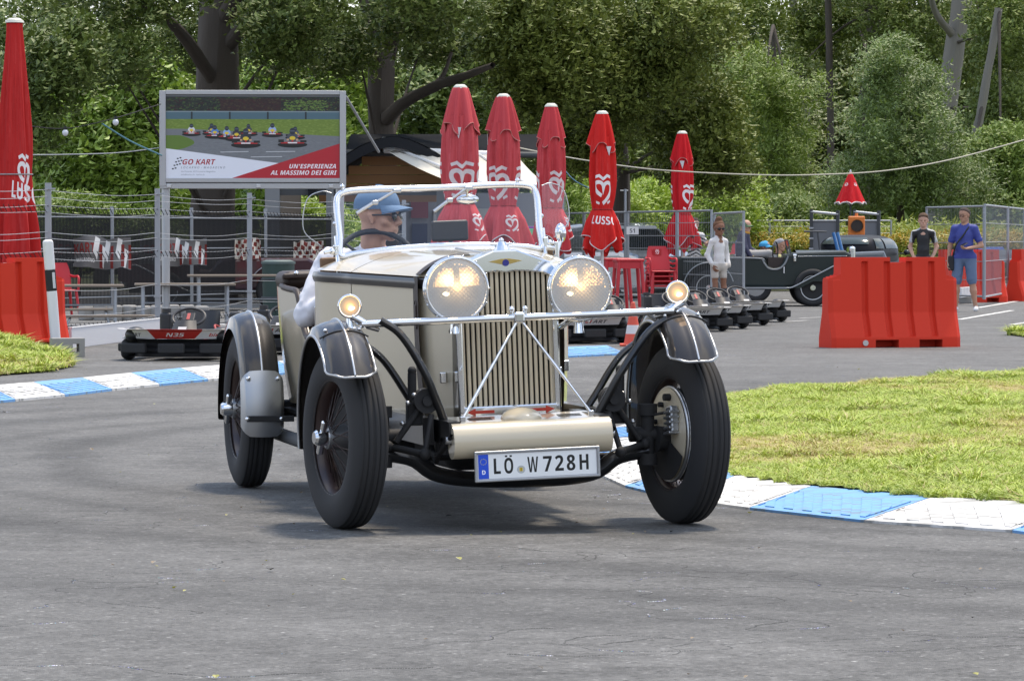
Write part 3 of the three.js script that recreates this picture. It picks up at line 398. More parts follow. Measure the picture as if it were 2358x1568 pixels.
function frontWing(side) {
  const w = sub('front_wing', car); w.position.set(side < 0 ? -.785 : .735, .412, 0); lean(w);
  const a0 = .74, a1 = 3.25, R = .497, W = .215;
  const sh = part('wing_panel', wingGeo(R, a0, a1, W, .03, .035, .15), wingPaint, w); part('beading', wingEdge(R, a0, a1, W, .03), M.alu, w);
  part('centre_rib', tube(Array.from({ length: 20 }, (_, i) => { const a = lerp(a0 - .14, 2.2, i / 19); return [0, Math.sin(a) * (R + .04), Math.cos(a) * (R + .04)]; }), .005, 40, 6), M.steel, w);
  many('rivet', [-.075, .075].map(x => ball(.009, x, Math.sin(1.25) * (R + .022), Math.cos(1.25) * (R + .022))), M.chrome, w);
  part('cross_seam', tube(Array.from({ length: 9 }, (_, i) => { const s = -1 + i / 4; return [s * W / 2, Math.sin(1.17) * (R + .035 * (1 - s * s) + .002), Math.cos(1.17) * (R + .035 * (1 - s * s) + .002)]; }), .004, 20, 5), M.black, w);
  const p = sub('side_lamp', car); p.position.set(.735 * side - .012, 1.005, .15); p.rotation.y = -.1; lean(p);
  part('lamp_shell', lathe([[0, -.075], [.022, -.07], [.04, -.045], [.048, -.01], [.05, .01]], 28).rotateX(Math.PI / 2), M.chrome, p);
  part('lamp_rim', ring(.047, .0065, 0, 0, .012), M.chrome, p);
  part('lamp_stalk', [cyl(.012, .02, .08, 0, -.065, -.01), cyl(.03, .034, .02, 0, -.1, -.01)], M.chrome, p);
  const lens = canvasTex(128, 128, (c) => { c.fillStyle = '#2a1c0c'; c.fillRect(0, 0, 128, 128); const g = c.createRadialGradient(70, 74, 2, 66, 66, 52); g.addColorStop(0, '#fff6d8'); g.addColorStop(.22, '#ffd98a'); g.addColorStop(.5, '#a86a26'); g.addColorStop(1, '#4a3a28'); c.fillStyle = g; c.fillRect(0, 0, 128, 128); c.fillStyle = '#ffffff'; c.beginPath(); c.ellipse(76, 78, 20, 11, -.3, 0, 7); c.fill(); });
  part('lens', new THREE.CircleGeometry(.046, 28).translate(0, 0, .014), mat([.5, .45, .35], .12, { emissive: 0xffffff, emissiveMap: lens, emissiveIntensity: 1.1 }), p);
  const L = new THREE.PointLight(0xffc880, .004); L.position.set(0, 0, .06); L.castShadow = true; p.add(L);
}
frontWing(-1); frontWing(1);
for (const side of [-1, 1]) {
  const w = sub('rear_wing', car); w.position.set(.72 * side, .4, -3.1);
  part('wing_panel', wingGeo(.46, .15, 3.3, .20, .05, .036), wingPaint, w);
  part('centre_rib', tube(Array.from({ length: 20 }, (_, i) => { const a = lerp(-.1, 3.2, i / 19); return [0, Math.sin(a) * .499, Math.cos(a) * .499]; }), .006, 60, 6), M.steel, w);
  part('stone_guard', grid(16, 24, (u, v) => { const a = lerp(-.24, .42, v), e = Math.min(v, 1 - v), nar = e < .16 ? Math.sqrt(1 - .62 * Math.pow(1 - e / .16, 2)) : 1, s = (u * 2 - 1) * nar, as = Math.abs(s), r = .487 + .030 * (1 - as * as) - (as > .9 ? .03 * (as - .9) / .1 : 0); return [s * .11, Math.sin(a) * r, Math.cos(a) * r]; }), M.alu, w);
  part('strap', rbox(.24, .03, .012, .004, .03, -.03, .523), M.blackMatt, w);
  many('rivet', [[-.085, -.03], [.085, -.03], [-.075, .17], [.075, .17]].map(([x, y]) => ball(.012, x, y, Math.sqrt(.517 * .517 - y * y) - .008 + (y < 0 ? .014 : 0))), M.chrome, w);
}
// stays from wings to frame
for (const s of [-1, 1]) {
  part('wing_stay', limb([[s * .64, .915, .18], [s * .56, .86, .19], [s * .45, .70, .17], [s * .38, .56, .12], [s * .335, .46, .08]], .017, .02, 24, 8).scale(1, 1, 1), M.black, car);
  part('wing_stay', limb([[s * .66, .82, -.32], [s * .55, .74, -.3], [s * .42, .55, -.28], [s * .36, .46, -.28]], .016, .018, 20, 8), M.black, car);
}

// body shells
const zB = [-.14, -1.15], hw = z => z > -1.15 ? lerp(.222, .505, (-.14 - z) / 1.01) : z > -1.5 ? lerp(.505, .60, sst(-1.15, -1.5, z) * .6 + .4 * (-1.15 - z) / .35) : .60 + .02 * sst(-1.5, -2.4, z);
const yh = z => lerp(1.10, 1.145, clamp((-.14 - z) / 1.36)), yt = z => lerp(1.19, 1.232, clamp((-.14 - z) / 1.36));
const topXY = (z, s) => { const w = hw(z), h = yh(z), t = yt(z), a = Math.abs(s); return [Math.sign(s) * w * Math.pow(a, .92), t - (t - h) * Math.pow(a, 3.0)]; };
const sideXY = (z, v) => { const w = hw(z), h = yh(z); return [w - .018 * Math.pow(1 - v, 2) + .006 * Math.sin(v * 3.14), lerp(.47, h - .012, v)]; };
bp('bonnet', grid(24, 20, (u, v) => { const z = lerp(-.13, -1.145, v), [x, y] = topXY(z, u * 2 - 1); return [x, y, z]; }), cream);
bp('scuttle', grid(24, 12, (u, v) => { const z = lerp(-1.153, -1.56, v), [x, y] = topXY(z, u * 2 - 1); return [x, y, z]; }), cream);
bp('bonnet_hinge', tube([[0, yt(-.14) + .001, -.14], [0, yt(-.6) + .002, -.6], [0, yt(-1.15) + .002, -1.15]], .006, 20, 6), M.steel);
for (const s of [-1, 1]) {
  bp('bonnet_side', grid(20, 12, (u, v) => { const z = lerp(-.13, -1.145, u), [x, y] = sideXY(z, v); return [s * x, y, z]; }), cream);
  bp('scuttle_side', grid(12, 12, (u, v) => { const z = lerp(-1.153, -1.6, u), [x, y] = sideXY(z, v); return [s * x, y, z]; }), cream);
  bp('waist_moulding', grid(40, 4, (u, v) => { const z = lerp(-.14, -1.58, u), w = hw(z) + .008 + .008 * Math.sin(v * 3.14); return [s * w, yh(z) - .055 + v * .048, z]; }), M.black);
  many('bonnet_catch', [rbox(.03, .05, .02, .006, s * (hw(-.25) + .012), .66, -.25), rbox(.03, .05, .02, .006, s * (hw(-.95) + .012), .66, -.95)], M.chrome);
}
// cockpit tub with cut-away driver's side
const cutTop = z => { const c = Math.exp(-Math.pow((z + 1.98) / .27, 4)); return lerp(1.03, .80, c) + .02 * sst(-2.4, -3.1, z); };
for (const s of [-1, 1]) {
  bp('body_side', [grid(48, 14, (u, v) => { const z = lerp(-1.61, -3.55, u), t = cutTop(z), w = .575 - .18 * sst(-2.7, -3.6, z) * sst(-2.7, -3.6, z); return [s * (w - .04 * Math.pow(1 - v, 2)), lerp(.46, t, v), z]; }), grid(48, 2, (u, v) => { const z = lerp(-1.61, -3.55, u), w = .575 - .18 * sst(-2.7, -3.6, z) * sst(-2.7, -3.6, z); return [s * (w - .03 * v), cutTop(z), z]; })], cream);
  bp('cockpit_edging', tube(Array.from({ length: 40 }, (_, i) => { const z = lerp(-1.6, -3.2, i / 39); return [s * (.568 - .05 * sst(-2.7, -3.2, z)), cutTop(z) + .006, z]; }), .016, 90, 8), M.leather);
  bp('door_edge', rbox(.012, .5, .012, .004, s * .60, .72, -1.615), M.chrome);
}
bp('tail', [grid(16, 12, (u, v) => [(u * 2 - 1) * .44 * (1 - .3 * v * v), lerp(.5, 1.03, 1 - v * .0) * (1 - v) + v * .5, -3.55 - .12 * Math.sin(v * 3.14)]), box(.86, .02, 1.0, 0, 1.03, -3.05)], cream);
bp('folded_hood', [rbox(1.12, .09, .3, .04, 0, 1.08, -2.95), rbox(1.14, .03, .05, .012, 0, 1.10, -2.78)], M.leather);
many('hood_stud', [-.5, -.3, -.1, .1, .3, .5].map(x => ball(.012, x, 1.115, -2.76)), M.chrome);
many('seat_back', [rbox(.5, .55, .14, .05, -.3, .78, -2.45, .15), rbox(.5, .55, .14, .05, .3, .78, -2.45, .15)], M.leather);
many('seat_cushion', [rbox(.5, .14, .5, .05, -.3, .52, -2.2), rbox(.5, .14, .5, .05, .3, .52, -2.2)], M.leather);
bp('dashboard', rbox(1.14, .24, .03, .01, 0, 1.08, -1.62), M.wood);
bp('floor_pan', box(1.1, .02, 2.6, 0, .42, -2.2), M.blackMatt);
bp('firewall', box(.95, .6, .02, 0, .76, -1.35), M.blackMatt);
// chassis rails, axles, springs
for (const s of [-1, 1]) {
  bp('chassis_rail', [box(.05, .12, 3.6, s * .40, .44, -1.75), box(.05, .10, .6, s * .335, .44, .02)], M.black);
  bp('leaf_spring', Array.from({ length: 4 }, (_, k) => tube([[s * .36, .43 - .012 * k, .36 - .1 * k], [s * .36, .335 - .012 * k, .0], [s * .36, .43 - .012 * k, -.42 + .1 * k]], .011, 20, 6)), M.blackMatt);
  part('stub_axle', [rod([s * .52, .40, 0], [s * .70, .40, 0], .035, .03, 12), cyl(.032, .032, .22, s * .60, .40, 0), cyl(.045, .045, .05, s * .60, .51, 0), cyl(.045, .045, .05, s * .60, .29, 0)], M.blackMatt, car);
  part('friction_damper', [cyl(.055, .055, .035, s * .42, .56, .05, Math.PI / 2), cyl(.055, .055, .035, s * .42, .56, .09, Math.PI / 2), rod([s * .42, .56, .07], [s * .55, .38, .06], .014), cyl(.022, .022, .09, s * .42, .56, .08, Math.PI / 2)], M.blackMatt, car);
  part('steering_arm', [rod([s * .58, .36, .03], [s * .44, .33, .16], .016), rod([s * .44, .33, .16], [s * .40, .50, .10], .013), ball(.026, s * .44, .33, .16), ball(.024, s * .58, .36, .04), cyl(.02, .02, .12, s * .47, .62, .02), ball(.02, s * .47, .69, .02), rbox(.07, .10, .06, .01, s * .46, .50, .02)], M.blackMatt, car);
  many('bolt', [[.47, .585, .07], [.50, .55, .08], [.44, .60, .08], [.52, .46, .06]].map(([x, y, z]) => ball(.011, s * x, y, z)), M.steel, car);
  bp('running_valance', [box(.03, .14, 1.2, s * .50, .40, -2.2)], M.blackMatt);
}
part('front_axle', limb([[-.60, .33, 0], [-.46, .30, 0], [-.36, .235, 0], [0, .205, 0], [.36, .235, 0], [.46, .30, 0], [.60, .33, 0]], .036, .036, 40, 10), M.black, car);
part('track_rod', rod([-.58, .30, -.12], [.58, .30, -.12], .014), M.blackMatt, car);
bp('engine_sump', [rbox(.5, .26, .8, .08, 0, .36, -.75), rbox(.75, .12, 1.2, .05, 0, .33, -1.9)], M.blackMatt);
part('gearbox_casing', [rbox(.16, .20, .34, .05, -.52, .34, -1.35), rbox(.10, .12, .2, .03, -.5, .46, -1.3)], M.alu, car);
part('exhaust_pipe', [tube([[-.45, .28, -.9], [-.55, .26, -1.4], [-.58, .27, -2.4], [-.55, .27, -3.6]], .035, 40, 10), rbox(.13, .13, .5, .06, -.57, .27, -1.75)], M.darkGrey, car);
part('rear_axle', [rod([-.68, .4, -3.1], [.68, .4, -3.1], .045), ball(.15, 0, .4, -3.1)], M.blackMatt, car);

// radiator: chrome shell, each shutter slat on its own
const grille = bgp('radiator_grille');
{
  const gw = .86, sc = a => a.map(([x, y]) => [x * gw, y]), out = sc([[-.262, .49], [-.262, 1.10], [-.257, 1.132], [-.235, 1.155], [-.17, 1.175], [-.09, 1.202], [-.06, 1.212], [.06, 1.212], [.09, 1.202], [.17, 1.175], [.235, 1.155], [.257, 1.132], [.262, 1.10], [.262, .49]]);
  const inn = sc([[-.246, .525], [.246, .525], [.246, 1.10], [.20, 1.118], [.12, 1.128], [.05, 1.132], [0, 1.126], [-.05, 1.132], [-.12, 1.128], [-.20, 1.118], [-.246, 1.10]]);
  part('radiator_shell', extrude(out, .12, .008, [inn]).translate(0, 0, -.20), M.chrome, grille);
  part('core', box(.43, .62, .02, 0, .83, -.18), M.blackMatt, grille);
  const n = 18, slat = new THREE.CylinderGeometry(.0082, .0082, .60, 10, 1); slat.scale(1, 1, .8);
  for (let k = 0; k < n; k++) { const x = (k - (n - 1) / 2) * .0234; const m = part('slat', slat, cream, grille); m.position.set(x, .825 - .006 * Math.abs(x) / .24, -.105); }
  many('cross_bar', [box(.42, .008, .02, 0, .66, -.13), box(.42, .008, .02, 0, .95, -.13)], M.blackMatt, grille);
  part('badge', [cyl(.015, .015, .008, 0, 1.163, -.066, Math.PI / 2, 0, 0, 24)], mat([.03, .03, .22], .2), grille);
  part('badge_wings', [extrude([[-.075, .004], [-.02, .014], [.02, .014], [.075, .004], [.02, -.008], [-.02, -.008]], .004, .001).translate(0, 1.166, -.07)], M.brass, grille);
  part('filler_cap', [cyl(.03, .038, .03, 0, 1.225, -.14, 0, 0, 0, 24), cyl(.02, .03, .016, 0, 1.248, -.14), rbox(.1, .012, .02, .005, 0, 1.245, -.14), ball(.012, 0, 1.262, -.14)], M.chrome, grille);
  part('lower_strip', box(.43, .034, .008, 0, .507, -.078), M.chrome, grille);
  const red = mat([.48, .035, .015], .5);
  for (const s of [-1, 1]) part('trafficator_arrow', extrude([[0, -.007], [.085, -.007], [.085, -.017], [.125, 0], [.085, .017], [.085, .007], [0, .007]].map(([x, y]) => [s * x, y]), .004).translate(s * .075, .507, -.072), red, grille);
}
// bonnet strap
{
  const z = -.47, pts = []; for (let i = 0; i <= 20; i++) { const s = -1 + i / 20, [x, y] = topXY(z, s); pts.push([x, y]); }
  for (const sd of [-1, 1]) {
    bp('bonnet_strap', [grid(24, 3, (u, v) => { const s = sd * u, [x, y] = topXY(z, s); return [x * 1.015, y + .010, z + (v - .5) * .11]; }), grid(14, 3, (u, v) => { const [x, y] = sideXY(z, 1 - u); return [sd * (x + .018), lerp(yh(z) + .0, .42, u), z + (v - .5) * .11]; })], M.leather);
    bp('strap_buckle', [ring(.024, .004, sd * (hw(z) + .02), .98, z, 0, Math.PI / 2, 0), box(.006, .01, .05, sd * (hw(z) + .02), .98, z), rbox(.012, .11, .05, .005, sd * (hw(z) + .022), .93, z)], M.leather);
  }
}
// front apron between the dumb irons
bp('front_apron', [grid(2, 24, (u, v) => { const a = lerp(-1.35, 2.1, v), r = .078; return [(u * 2 - 1) * .352, .405 + Math.sin(a) * r, .31 + Math.cos(a) * r]; }), grid(2, 6, (u, v) => [(u * 2 - 1) * .34, lerp(.472, .492, v), lerp(.27, -.06, v)])], cream);
many('apron_end', [-1, 1].map(s => put(new THREE.CircleGeometry(.078, 24), s * .352, .405, .31, 0, Math.PI / 2, 0)), cream);
bp('apron_bulge', ball(.085, 0, .478, .14, 1.05, .62, 1.7, 24), cream);
many('apron_vent', [-1, 1].flatMap(s => [0, 1, 2].map(k => box(.105, .003, .006, s * .2, .4935 - .003 * k, .185 + k * .02, -.1))), M.blackMatt);
many('apron_bolt', [-1, 1].map(s => cyl(.017, .017, .03, s * .36, .41, .31, 0, 0, Math.PI / 2, 12)), M.steel);
// number plate
{
  const pl = bgp('number_plate');
  const tx = canvasTex(1024, 220, (c, w, h) => {
    c.fillStyle = '#eceeee'; c.fillRect(0, 0, w, h); c.fillStyle = '#1c4fd0'; c.fillRect(0, 0, 88, h);
    c.strokeStyle = '#e8d21c'; c.lineWidth = 2; c.fillStyle = '#d8c83a'; for (let i = 0; i < 12; i++) { const a = i / 12 * 6.283; c.beginPath(); c.arc(44 + Math.cos(a) * 26, 66 + Math.sin(a) * 26, 3.4, 0, 7); c.fill(); }
    c.fillStyle = '#ffffff'; c.font = 'bold 54px sans-serif'; c.textAlign = 'center'; c.fillText('D', 44, 180);
    c.fillStyle = '#111111'; c.font = 'bold 196px sans-serif'; const ch = (s, x, ww) => { c.save(); c.translate(x, 180); c.scale(ww, 1); c.textAlign = 'center'; c.fillText(s, 0, 0); c.restore(); };
    ch('L', 158, .74); ch('O', 262, .62); c.fillRect(232, 16, 20, 16); c.fillRect(272, 16, 20, 16); c.clearRect; 
    ch('W', 472, .52); ch('7', 600, .80); ch('2', 702, .80); ch('8', 804, .80); ch('H', 918, .74);
    c.fillStyle = '#b9bcbc'; c.beginPath(); c.arc(368, 150, 36, 0, 7); c.fill(); c.fillStyle = '#d7b92a'; c.fillRect(354, 132, 28, 34); c.fillStyle = '#333'; c.fillRect(366, 132, 5, 34);
  });
  part('plate', box(.53, .112, .006, 0, 0, 0), M.white, pl); const face = part('plate_face', new THREE.PlaneGeometry(.522, .105).translate(0, 0, .0045), mat([1, 1, 1], .35, { map: tx }), pl);
  part('plate_frame', [rbox(.556, .012, .018, .004, 0, .061, .002), rbox(.556, .012, .018, .004, 0, -.061, .002), rbox(.012, .122, .018, .004, -.272, 0, .002), rbox(.012, .122, .018, .004, .272, 0, .002)], M.alu, pl);
  part('plate_bracket', box(.3, .05, .03, 0, .02, -.03), M.blackMatt, pl);
  pl.position.x += -.005; pl.position.y = .295; pl.position.z = .40;
}
// lamp bar, headlamps, tie rods
bp('lamp_bar', rod([-.70, .925, .16], [.70, .925, .16], .0165, .0165, 16), M.chrome);
many('lamp_bar_bracket', [-1, 1].flatMap(s => [rod([s * .70, .925, .16], [s * .62, .90, .13], .014), rod([s * .68, .925, .16], [s * .74, .96, .15], .016, .02), rod([s * .27, .925, .16], [s * .25, .87, -.1], .014)]), M.chrome);
bp('bar_clamp', [rbox(.05, .05, .05, .012, .0, .925, .165), ball(.014, -.03, .962, .16), ball(.014, .03, .962, .16), rod([-.03, .93, .16], [-.03, .96, .16], .008), rod([.03, .93, .16], [.03, .96, .16], .008)], M.chrome);
for (const s of [-1, 1]) bp('tie_rod', [rod([s * .012, .905, .175], [s * .285, .50, .26], .0075), rbox(.025, .03, .02, .005, s * .287, .495, .26)], M.chrome);
function headlamp(s) {
  const h = bgp('headlamp'); const g = new THREE.Group();
  part('bowl', lathe([[0, -.15], [.05, -.145], [.10, -.115], [.13, -.06], [.138, 0]], 40).rotateX(Math.PI / 2), M.chrome, h);
  part('rim', [ring(.136, .009, 0, 0, .004, 0, 0, 0, 56, 10), ring(.141, .006, 0, 0, -.02, 0, 0, 0, 56, 8)], M.chrome, h);
  const lens = canvasTex(256, 256, (c) => {
    c.fillStyle = '#141312'; c.fillRect(0, 0, 256, 256); const R = rng(s + 40);
    const gr = c.createRadialGradient(128, 120, 4, 128, 120, 110); gr.addColorStop(0, '#7a5a2c'); gr.addColorStop(.45, '#3a2c18'); gr.addColorStop(1, '#161412'); c.fillStyle = gr; c.fillRect(0, 0, 256, 256);
    // lit flutes of the lens, upper left and upper right
    for (const [x0, x1] of [[34, 114], [140, 222]]) for (let y = 38; y < 116; y += 6) for (let x = x0; x < x1; x += 5) { const dx = (x - 128) / 108, dy = (y - 128) / 108; if (dx * dx + dy * dy > .92) continue; const b = R(); if (s > 0 && x0 > 120 && b < .35) continue; const hot = Math.exp(-(Math.pow((x - 84) / 34, 2) + Math.pow((y - 84) / 34, 2))) * (s < 0 || x < 128 ? 1 : .35) + (s < 0 ? .8 : .3) * Math.exp(-(Math.pow((x - 168) / 34, 2) + Math.pow((y - 84) / 34, 2))), q = hot + (b - .5) * .3; c.fillStyle = q > .75 ? '#fff4d4' : q > .42 ? '#ffe0a4' : q > .18 ? '#e8b064' : '#a87a40'; c.fillRect(x, y, 4.2, 5.2); }
    c.fillStyle = '#ffc868'; for (let k = 0; k < 26; k++) { const a = Math.PI + R() * 3.14; c.fillRect(128 + Math.cos(a) * 104, 124 + Math.sin(a) * 104, 4, 4); }
    c.fillStyle = '#fff0c0'; c.beginPath(); c.ellipse(78, 146, 15, 9, .2, 0, 7); c.fill(); c.fillStyle = '#d99c4a'; c.beginPath(); c.arc(128, 118, 18, 0, 7); c.fill();
  });
  part('lens', grid(24, 6, (u, v) => { const a = u * 6.2832, r = v * .132; return [Math.cos(a) * r, Math.sin(a) * r, .004 + .018 * (1 - v * v)]; }, true), mat([.62, .61, .58], .15, { emissive: 0xffffff, emissiveMap: lens, emissiveIntensity: 1.7 }), h);
  { const g = h.children[h.children.length - 1].geometry, p = g.attributes.position, uv = g.attributes.uv; for (let i = 0; i < p.count; i++) uv.setXY(i, .5 + p.getX(i) / .264, .5 + p.getY(i) / .264); }
  const wires = []; for (let k = -11; k <= 11; k++) { const o = k * .0125, L = Math.sqrt(Math.max(0, .131 * .131 - o * o)); if (L < .02) continue; for (const d of [-1, 1]) { const c = Math.SQRT1_2, nx = c, ny = d * c, tx = -d * c, ty = c; wires.push(rod([nx * o - tx * L, ny * o - ty * L, .026], [nx * o + tx * L, ny * o + ty * L, .026], .0011, .0011, 4)); } }
  part('stone_guard_mesh', wires, M.steel, h).userData.kind = 'stuff';
  many('rim_clip', Array.from({ length: 14 }, (_, i) => { const a = i / 14 * 6.283; return ball(.0045, Math.cos(a) * .147, Math.sin(a) * .147, .004, 1, 1, 1, 8); }), M.chrome, h);
  part('mount', [cyl(.018, .024, .06, 0, -.165, -.06), rod([0, -.15, -.06], [0, -.1, -.08], .02)], M.chrome, h);
  const L = new THREE.PointLight(0xffd9a0, .012); L.position.set(0, .02, .09); L.castShadow = true; h.add(L);
  h.position.x += s * .278 - .028; h.position.y += 1.048; h.position.z += .13; h.updateMatrix();
}
headlamp(-1); headlamp(1);
// windscreen
{
  const w = bgp('windscreen'), zb = -1.5, zt = -1.58, hw0 = .487, y0 = t => 1.205 + .03 * (1 - t * t), R = .05;
  const fr = []; for (let i = 0; i <= 16; i++) { const t = -1 + i / 8; fr.push([t * hw0, y0(t), zb]); }
  const pts = [...fr, [hw0, 1.30, -1.525], [hw0, 1.46, -1.565], [hw0 - .012, 1.492, -1.576], [hw0 - .045, 1.508, zt], [0, 1.512, zt], [-hw0 + .045, 1.508, zt], [-hw0 + .012, 1.492, -1.576], [-hw0, 1.46, -1.565], [-hw0, 1.30, -1.525]];
  const c = new THREE.CatmullRomCurve3(pts.map(vec), true, 'centripetal'); part('frame', new THREE.TubeGeometry(c, 220, .0165, 10, true), phys([.80, .81, .84], .22, { metalness: .9 }), w);
  part('glass', grid(16, 8, (u, v) => { const t = u * 2 - 1; return [t * (hw0 - .005), lerp(y0(t), 1.508, v), lerp(zb, zt, v)]; }), M.glass, w);
  for (const s of [-1, 1]) {
    part('post', [rod([s * .505, 1.10, -1.47], [s * .503, 1.30, -1.525], .011), rbox(.03, .05, .03, .008, s * .508, 1.235, -1.505), ball(.016, s * .53, 1.23, -1.5), rod([s * .505, 1.235, -1.5], [s * .57, 1.225, -1.49], .008), ball(.012, s * .503, 1.36, -1.545)], M.chrome, w);
    part('wind_deflector', extrude([[0, 0], [0, .27], [.05, .28], [.12, .24], [.14, .10], [.06, .02]], .004).scale(s, 1, 1).rotateY(s * .25).translate(s * .512, 1.235, -1.55), M.glass, w);
    part('deflector_edge', tube([[0, .27, 0], [.05, .28, 0], [.12, .24, 0], [.14, .10, 0], [.06, .02, 0]].map(([x, y, z]) => V(s * x, y, z).applyAxisAngle(V(0, 1, 0), s * .25).add(V(s * .512, 1.235, -1.55))), .003, 30, 5), M.steel, w);
  }
  for (const [x0, x1, y1] of [[-.215, -.40, 1.405], [.135, -.025, 1.40]]) part('wiper', [rod([x0, 1.500, -1.55], [x1, y1, -1.535], .0065), rod([lerp(x0, x1, .45), lerp(1.5, y1, .45) + .004, -1.537], [x1, y1, -1.53], .009), rbox(.04, .02, .025, .006, x0 + .02, 1.505, -1.56), rbox(.03, .022, .02, .006, lerp(x0, x1, .5), lerp(1.5, y1, .5), -1.535)], M.steel, w);
  part('rear_view_mirror', [ball(.055, .16, 1.452, -1.62, 1, .45, .3, 20), rod([.16, 1.46, -1.62], [.15, 1.505, -1.585], .007)], M.chrome, w);
  many('corner_knob', [ball(.012, -.455, 1.535, -1.578), ball(.012, .40, 1.535, -1.578), cyl(.006, .006, .02, -.455, 1.52, -1.578), cyl(.006, .006, .02, .40, 1.52, -1.578)], M.chrome, w);
  const nv = sub('navigation_screen', car); lean(nv); part('screen_case', rbox(.18, .10, .025, .012, .075, 1.305, -1.66), M.plasticBlack, nv); part('screen_stalk', [rod([.085, 1.30, -1.68], [.085, 1.20, -1.70], .011), rbox(.05, .06, .02, .008, .08, 1.30, -1.68)], M.plasticBlack, nv);
  const mr = sub('wing_mirror', car); lean(mr); part('mirror_head', ball(.05, .585, 1.275, -1.50, .55, .95, .4, 18), M.chrome, mr); part('mirror_arm', [rod([.585, 1.24, -1.5], [.545, 1.14, -1.48], .010), rod([.51, 1.21, -1.49], [.57, 1.20, -1.49], .012), rbox(.02, .09, .03, .005, .555, 1.19, -1.47)], M.chrome, mr);
}
bp('steering_wheel', [ring(.205, .014, -.25, 1.14, -1.86, -.55, 0, 0, 48, 10), rod([-.25, 1.14, -1.86], [-.25, 1.0, -1.64], .018), ...[0, 1, 2, 3].map(k => { const a = k * 1.5708 + .78, d = V(Math.cos(a) * .2, Math.sin(a) * .2, 0).applyAxisAngle(V(1, 0, 0), -.55); return rod([-.25, 1.14, -1.86], [-.25 + d.x, 1.14 + d.y, -1.86 + d.z], .008); })], M.plasticBlack);

// ---------- people ----------
const skinMat = mat([1, 1, 1], .62, { vertexColors: true });
const SK = { fair: [.52, .30, .21], tan: [.42, .23, .15], brown: [.22, .10, .055] };
const crease = (d, x, y, z) => d + .011 * (fbm(x * 13 + z * 17 + 5, y * 21 - x * 8, 2) - .5);
const rotY = (p, a) => [p[0] * Math.cos(a) + p[2] * Math.sin(a), p[1], -p[0] * Math.sin(a) + p[2] * Math.cos(a)];
function headGeo(c, yaw, pitch, skin, cell = .006) {
  const T = p => { const q = V(...p).applyEuler(new THREE.Euler(pitch, yaw, 0, 'YXZ')); return [c[0] + q.x, c[1] + q.y, c[2] + q.z]; }, dk = skin.map(v => v * .62), lip = [skin[0] * .85, skin[1] * .6, skin[2] * .6];
  const b = (p, q, r0, r1, col = skin) => [T(p), T(q), r0, r1, col];
  return sdfMesh([b([0, .035, -.02], [0, .045, .015], .086, .084), b([0, -.03, .02], [0, -.06, .045], .066, .05), b([-.035, -.055, .02], [0, -.088, .066], .03, .022), b([.035, -.055, .02], [0, -.088, .066], .03, .022), b([0, .018, .088], [0, -.022, .108], .008, .013), b([-.012, -.028, .094], [.012, -.028, .094], .009, .009), b([-.018, -.056, .084], [.018, -.056, .084], .007, .007, lip), b([-.05, .022, .07], [.05, .022, .07], .013, .013), b([-.052, -.02, .05], [-.04, -.03, .062], .022, .016), b([.052, -.02, .05], [.04, -.03, .062], .022, .016), b([-.084, .012, -.012], [-.082, -.026, -.004], .012, .008), b([.084, .012, -.012], [.082, -.026, -.004], .012, .008), b([-.03, .006, .083], [-.03, .006, .085], .008, .008, dk), b([.03, .006, .083], [.03, .006, .085], .008, .008, dk), b([0, -.04, -.03], [0, -.13, -.035], .058, .056)], cell, .014);
}
function handGeo(p, dir, nrm, col, curl = .6, s = 1) {                            // wrist, direction of the fingers, palm normal
  const d = V(...dir).normalize(), n = V(...nrm).sub(d.clone().multiplyScalar(d.dot(V(...nrm)))).normalize(), t = d.clone().cross(n), P = V(...p), at3 = (a, b, c) => P.clone().addScaledVector(d, a * s).addScaledVector(t, b * s).addScaledVector(n, c * s), bones = [];
  for (const o of [-.028, -.009, .010, .028]) bones.push([at3(.0, o * .6, 0), at3(.085, o, 0), .013 * s, .012 * s, col]);
  [[-.031, .062], [-.011, .076], [.010, .082], [.030, .072]].forEach(([o, L]) => { const m = at3(.085 + L * .5 * Math.cos(curl), o, L * .5 * Math.sin(curl)), e = at3(.085 + L * (.5 * Math.cos(curl) + .5 * Math.cos(curl * 2.2)), o * .95, L * (.5 * Math.sin(curl) + .5 * Math.sin(curl * 2.2))); bones.push([at3(.082, o, 0), m, .0095 * s, .009 * s, col], [m, e, .009 * s, .0075 * s, col]); });
  const th = at3(.055, .052, .018); bones.push([at3(.015, .026, .004), th, .013 * s, .011 * s, col], [th, at3(.088, .060, .034), .011 * s, .009 * s, col]);
  return sdfMesh(bones, .0055 * s, .006);
}
function mergeCol(list) { return mergeGeometries(list.map(g => { g = g.index ? g.toNonIndexed() : g; if (g.attributes.uv) g.deleteAttribute('uv'); return g; })); }
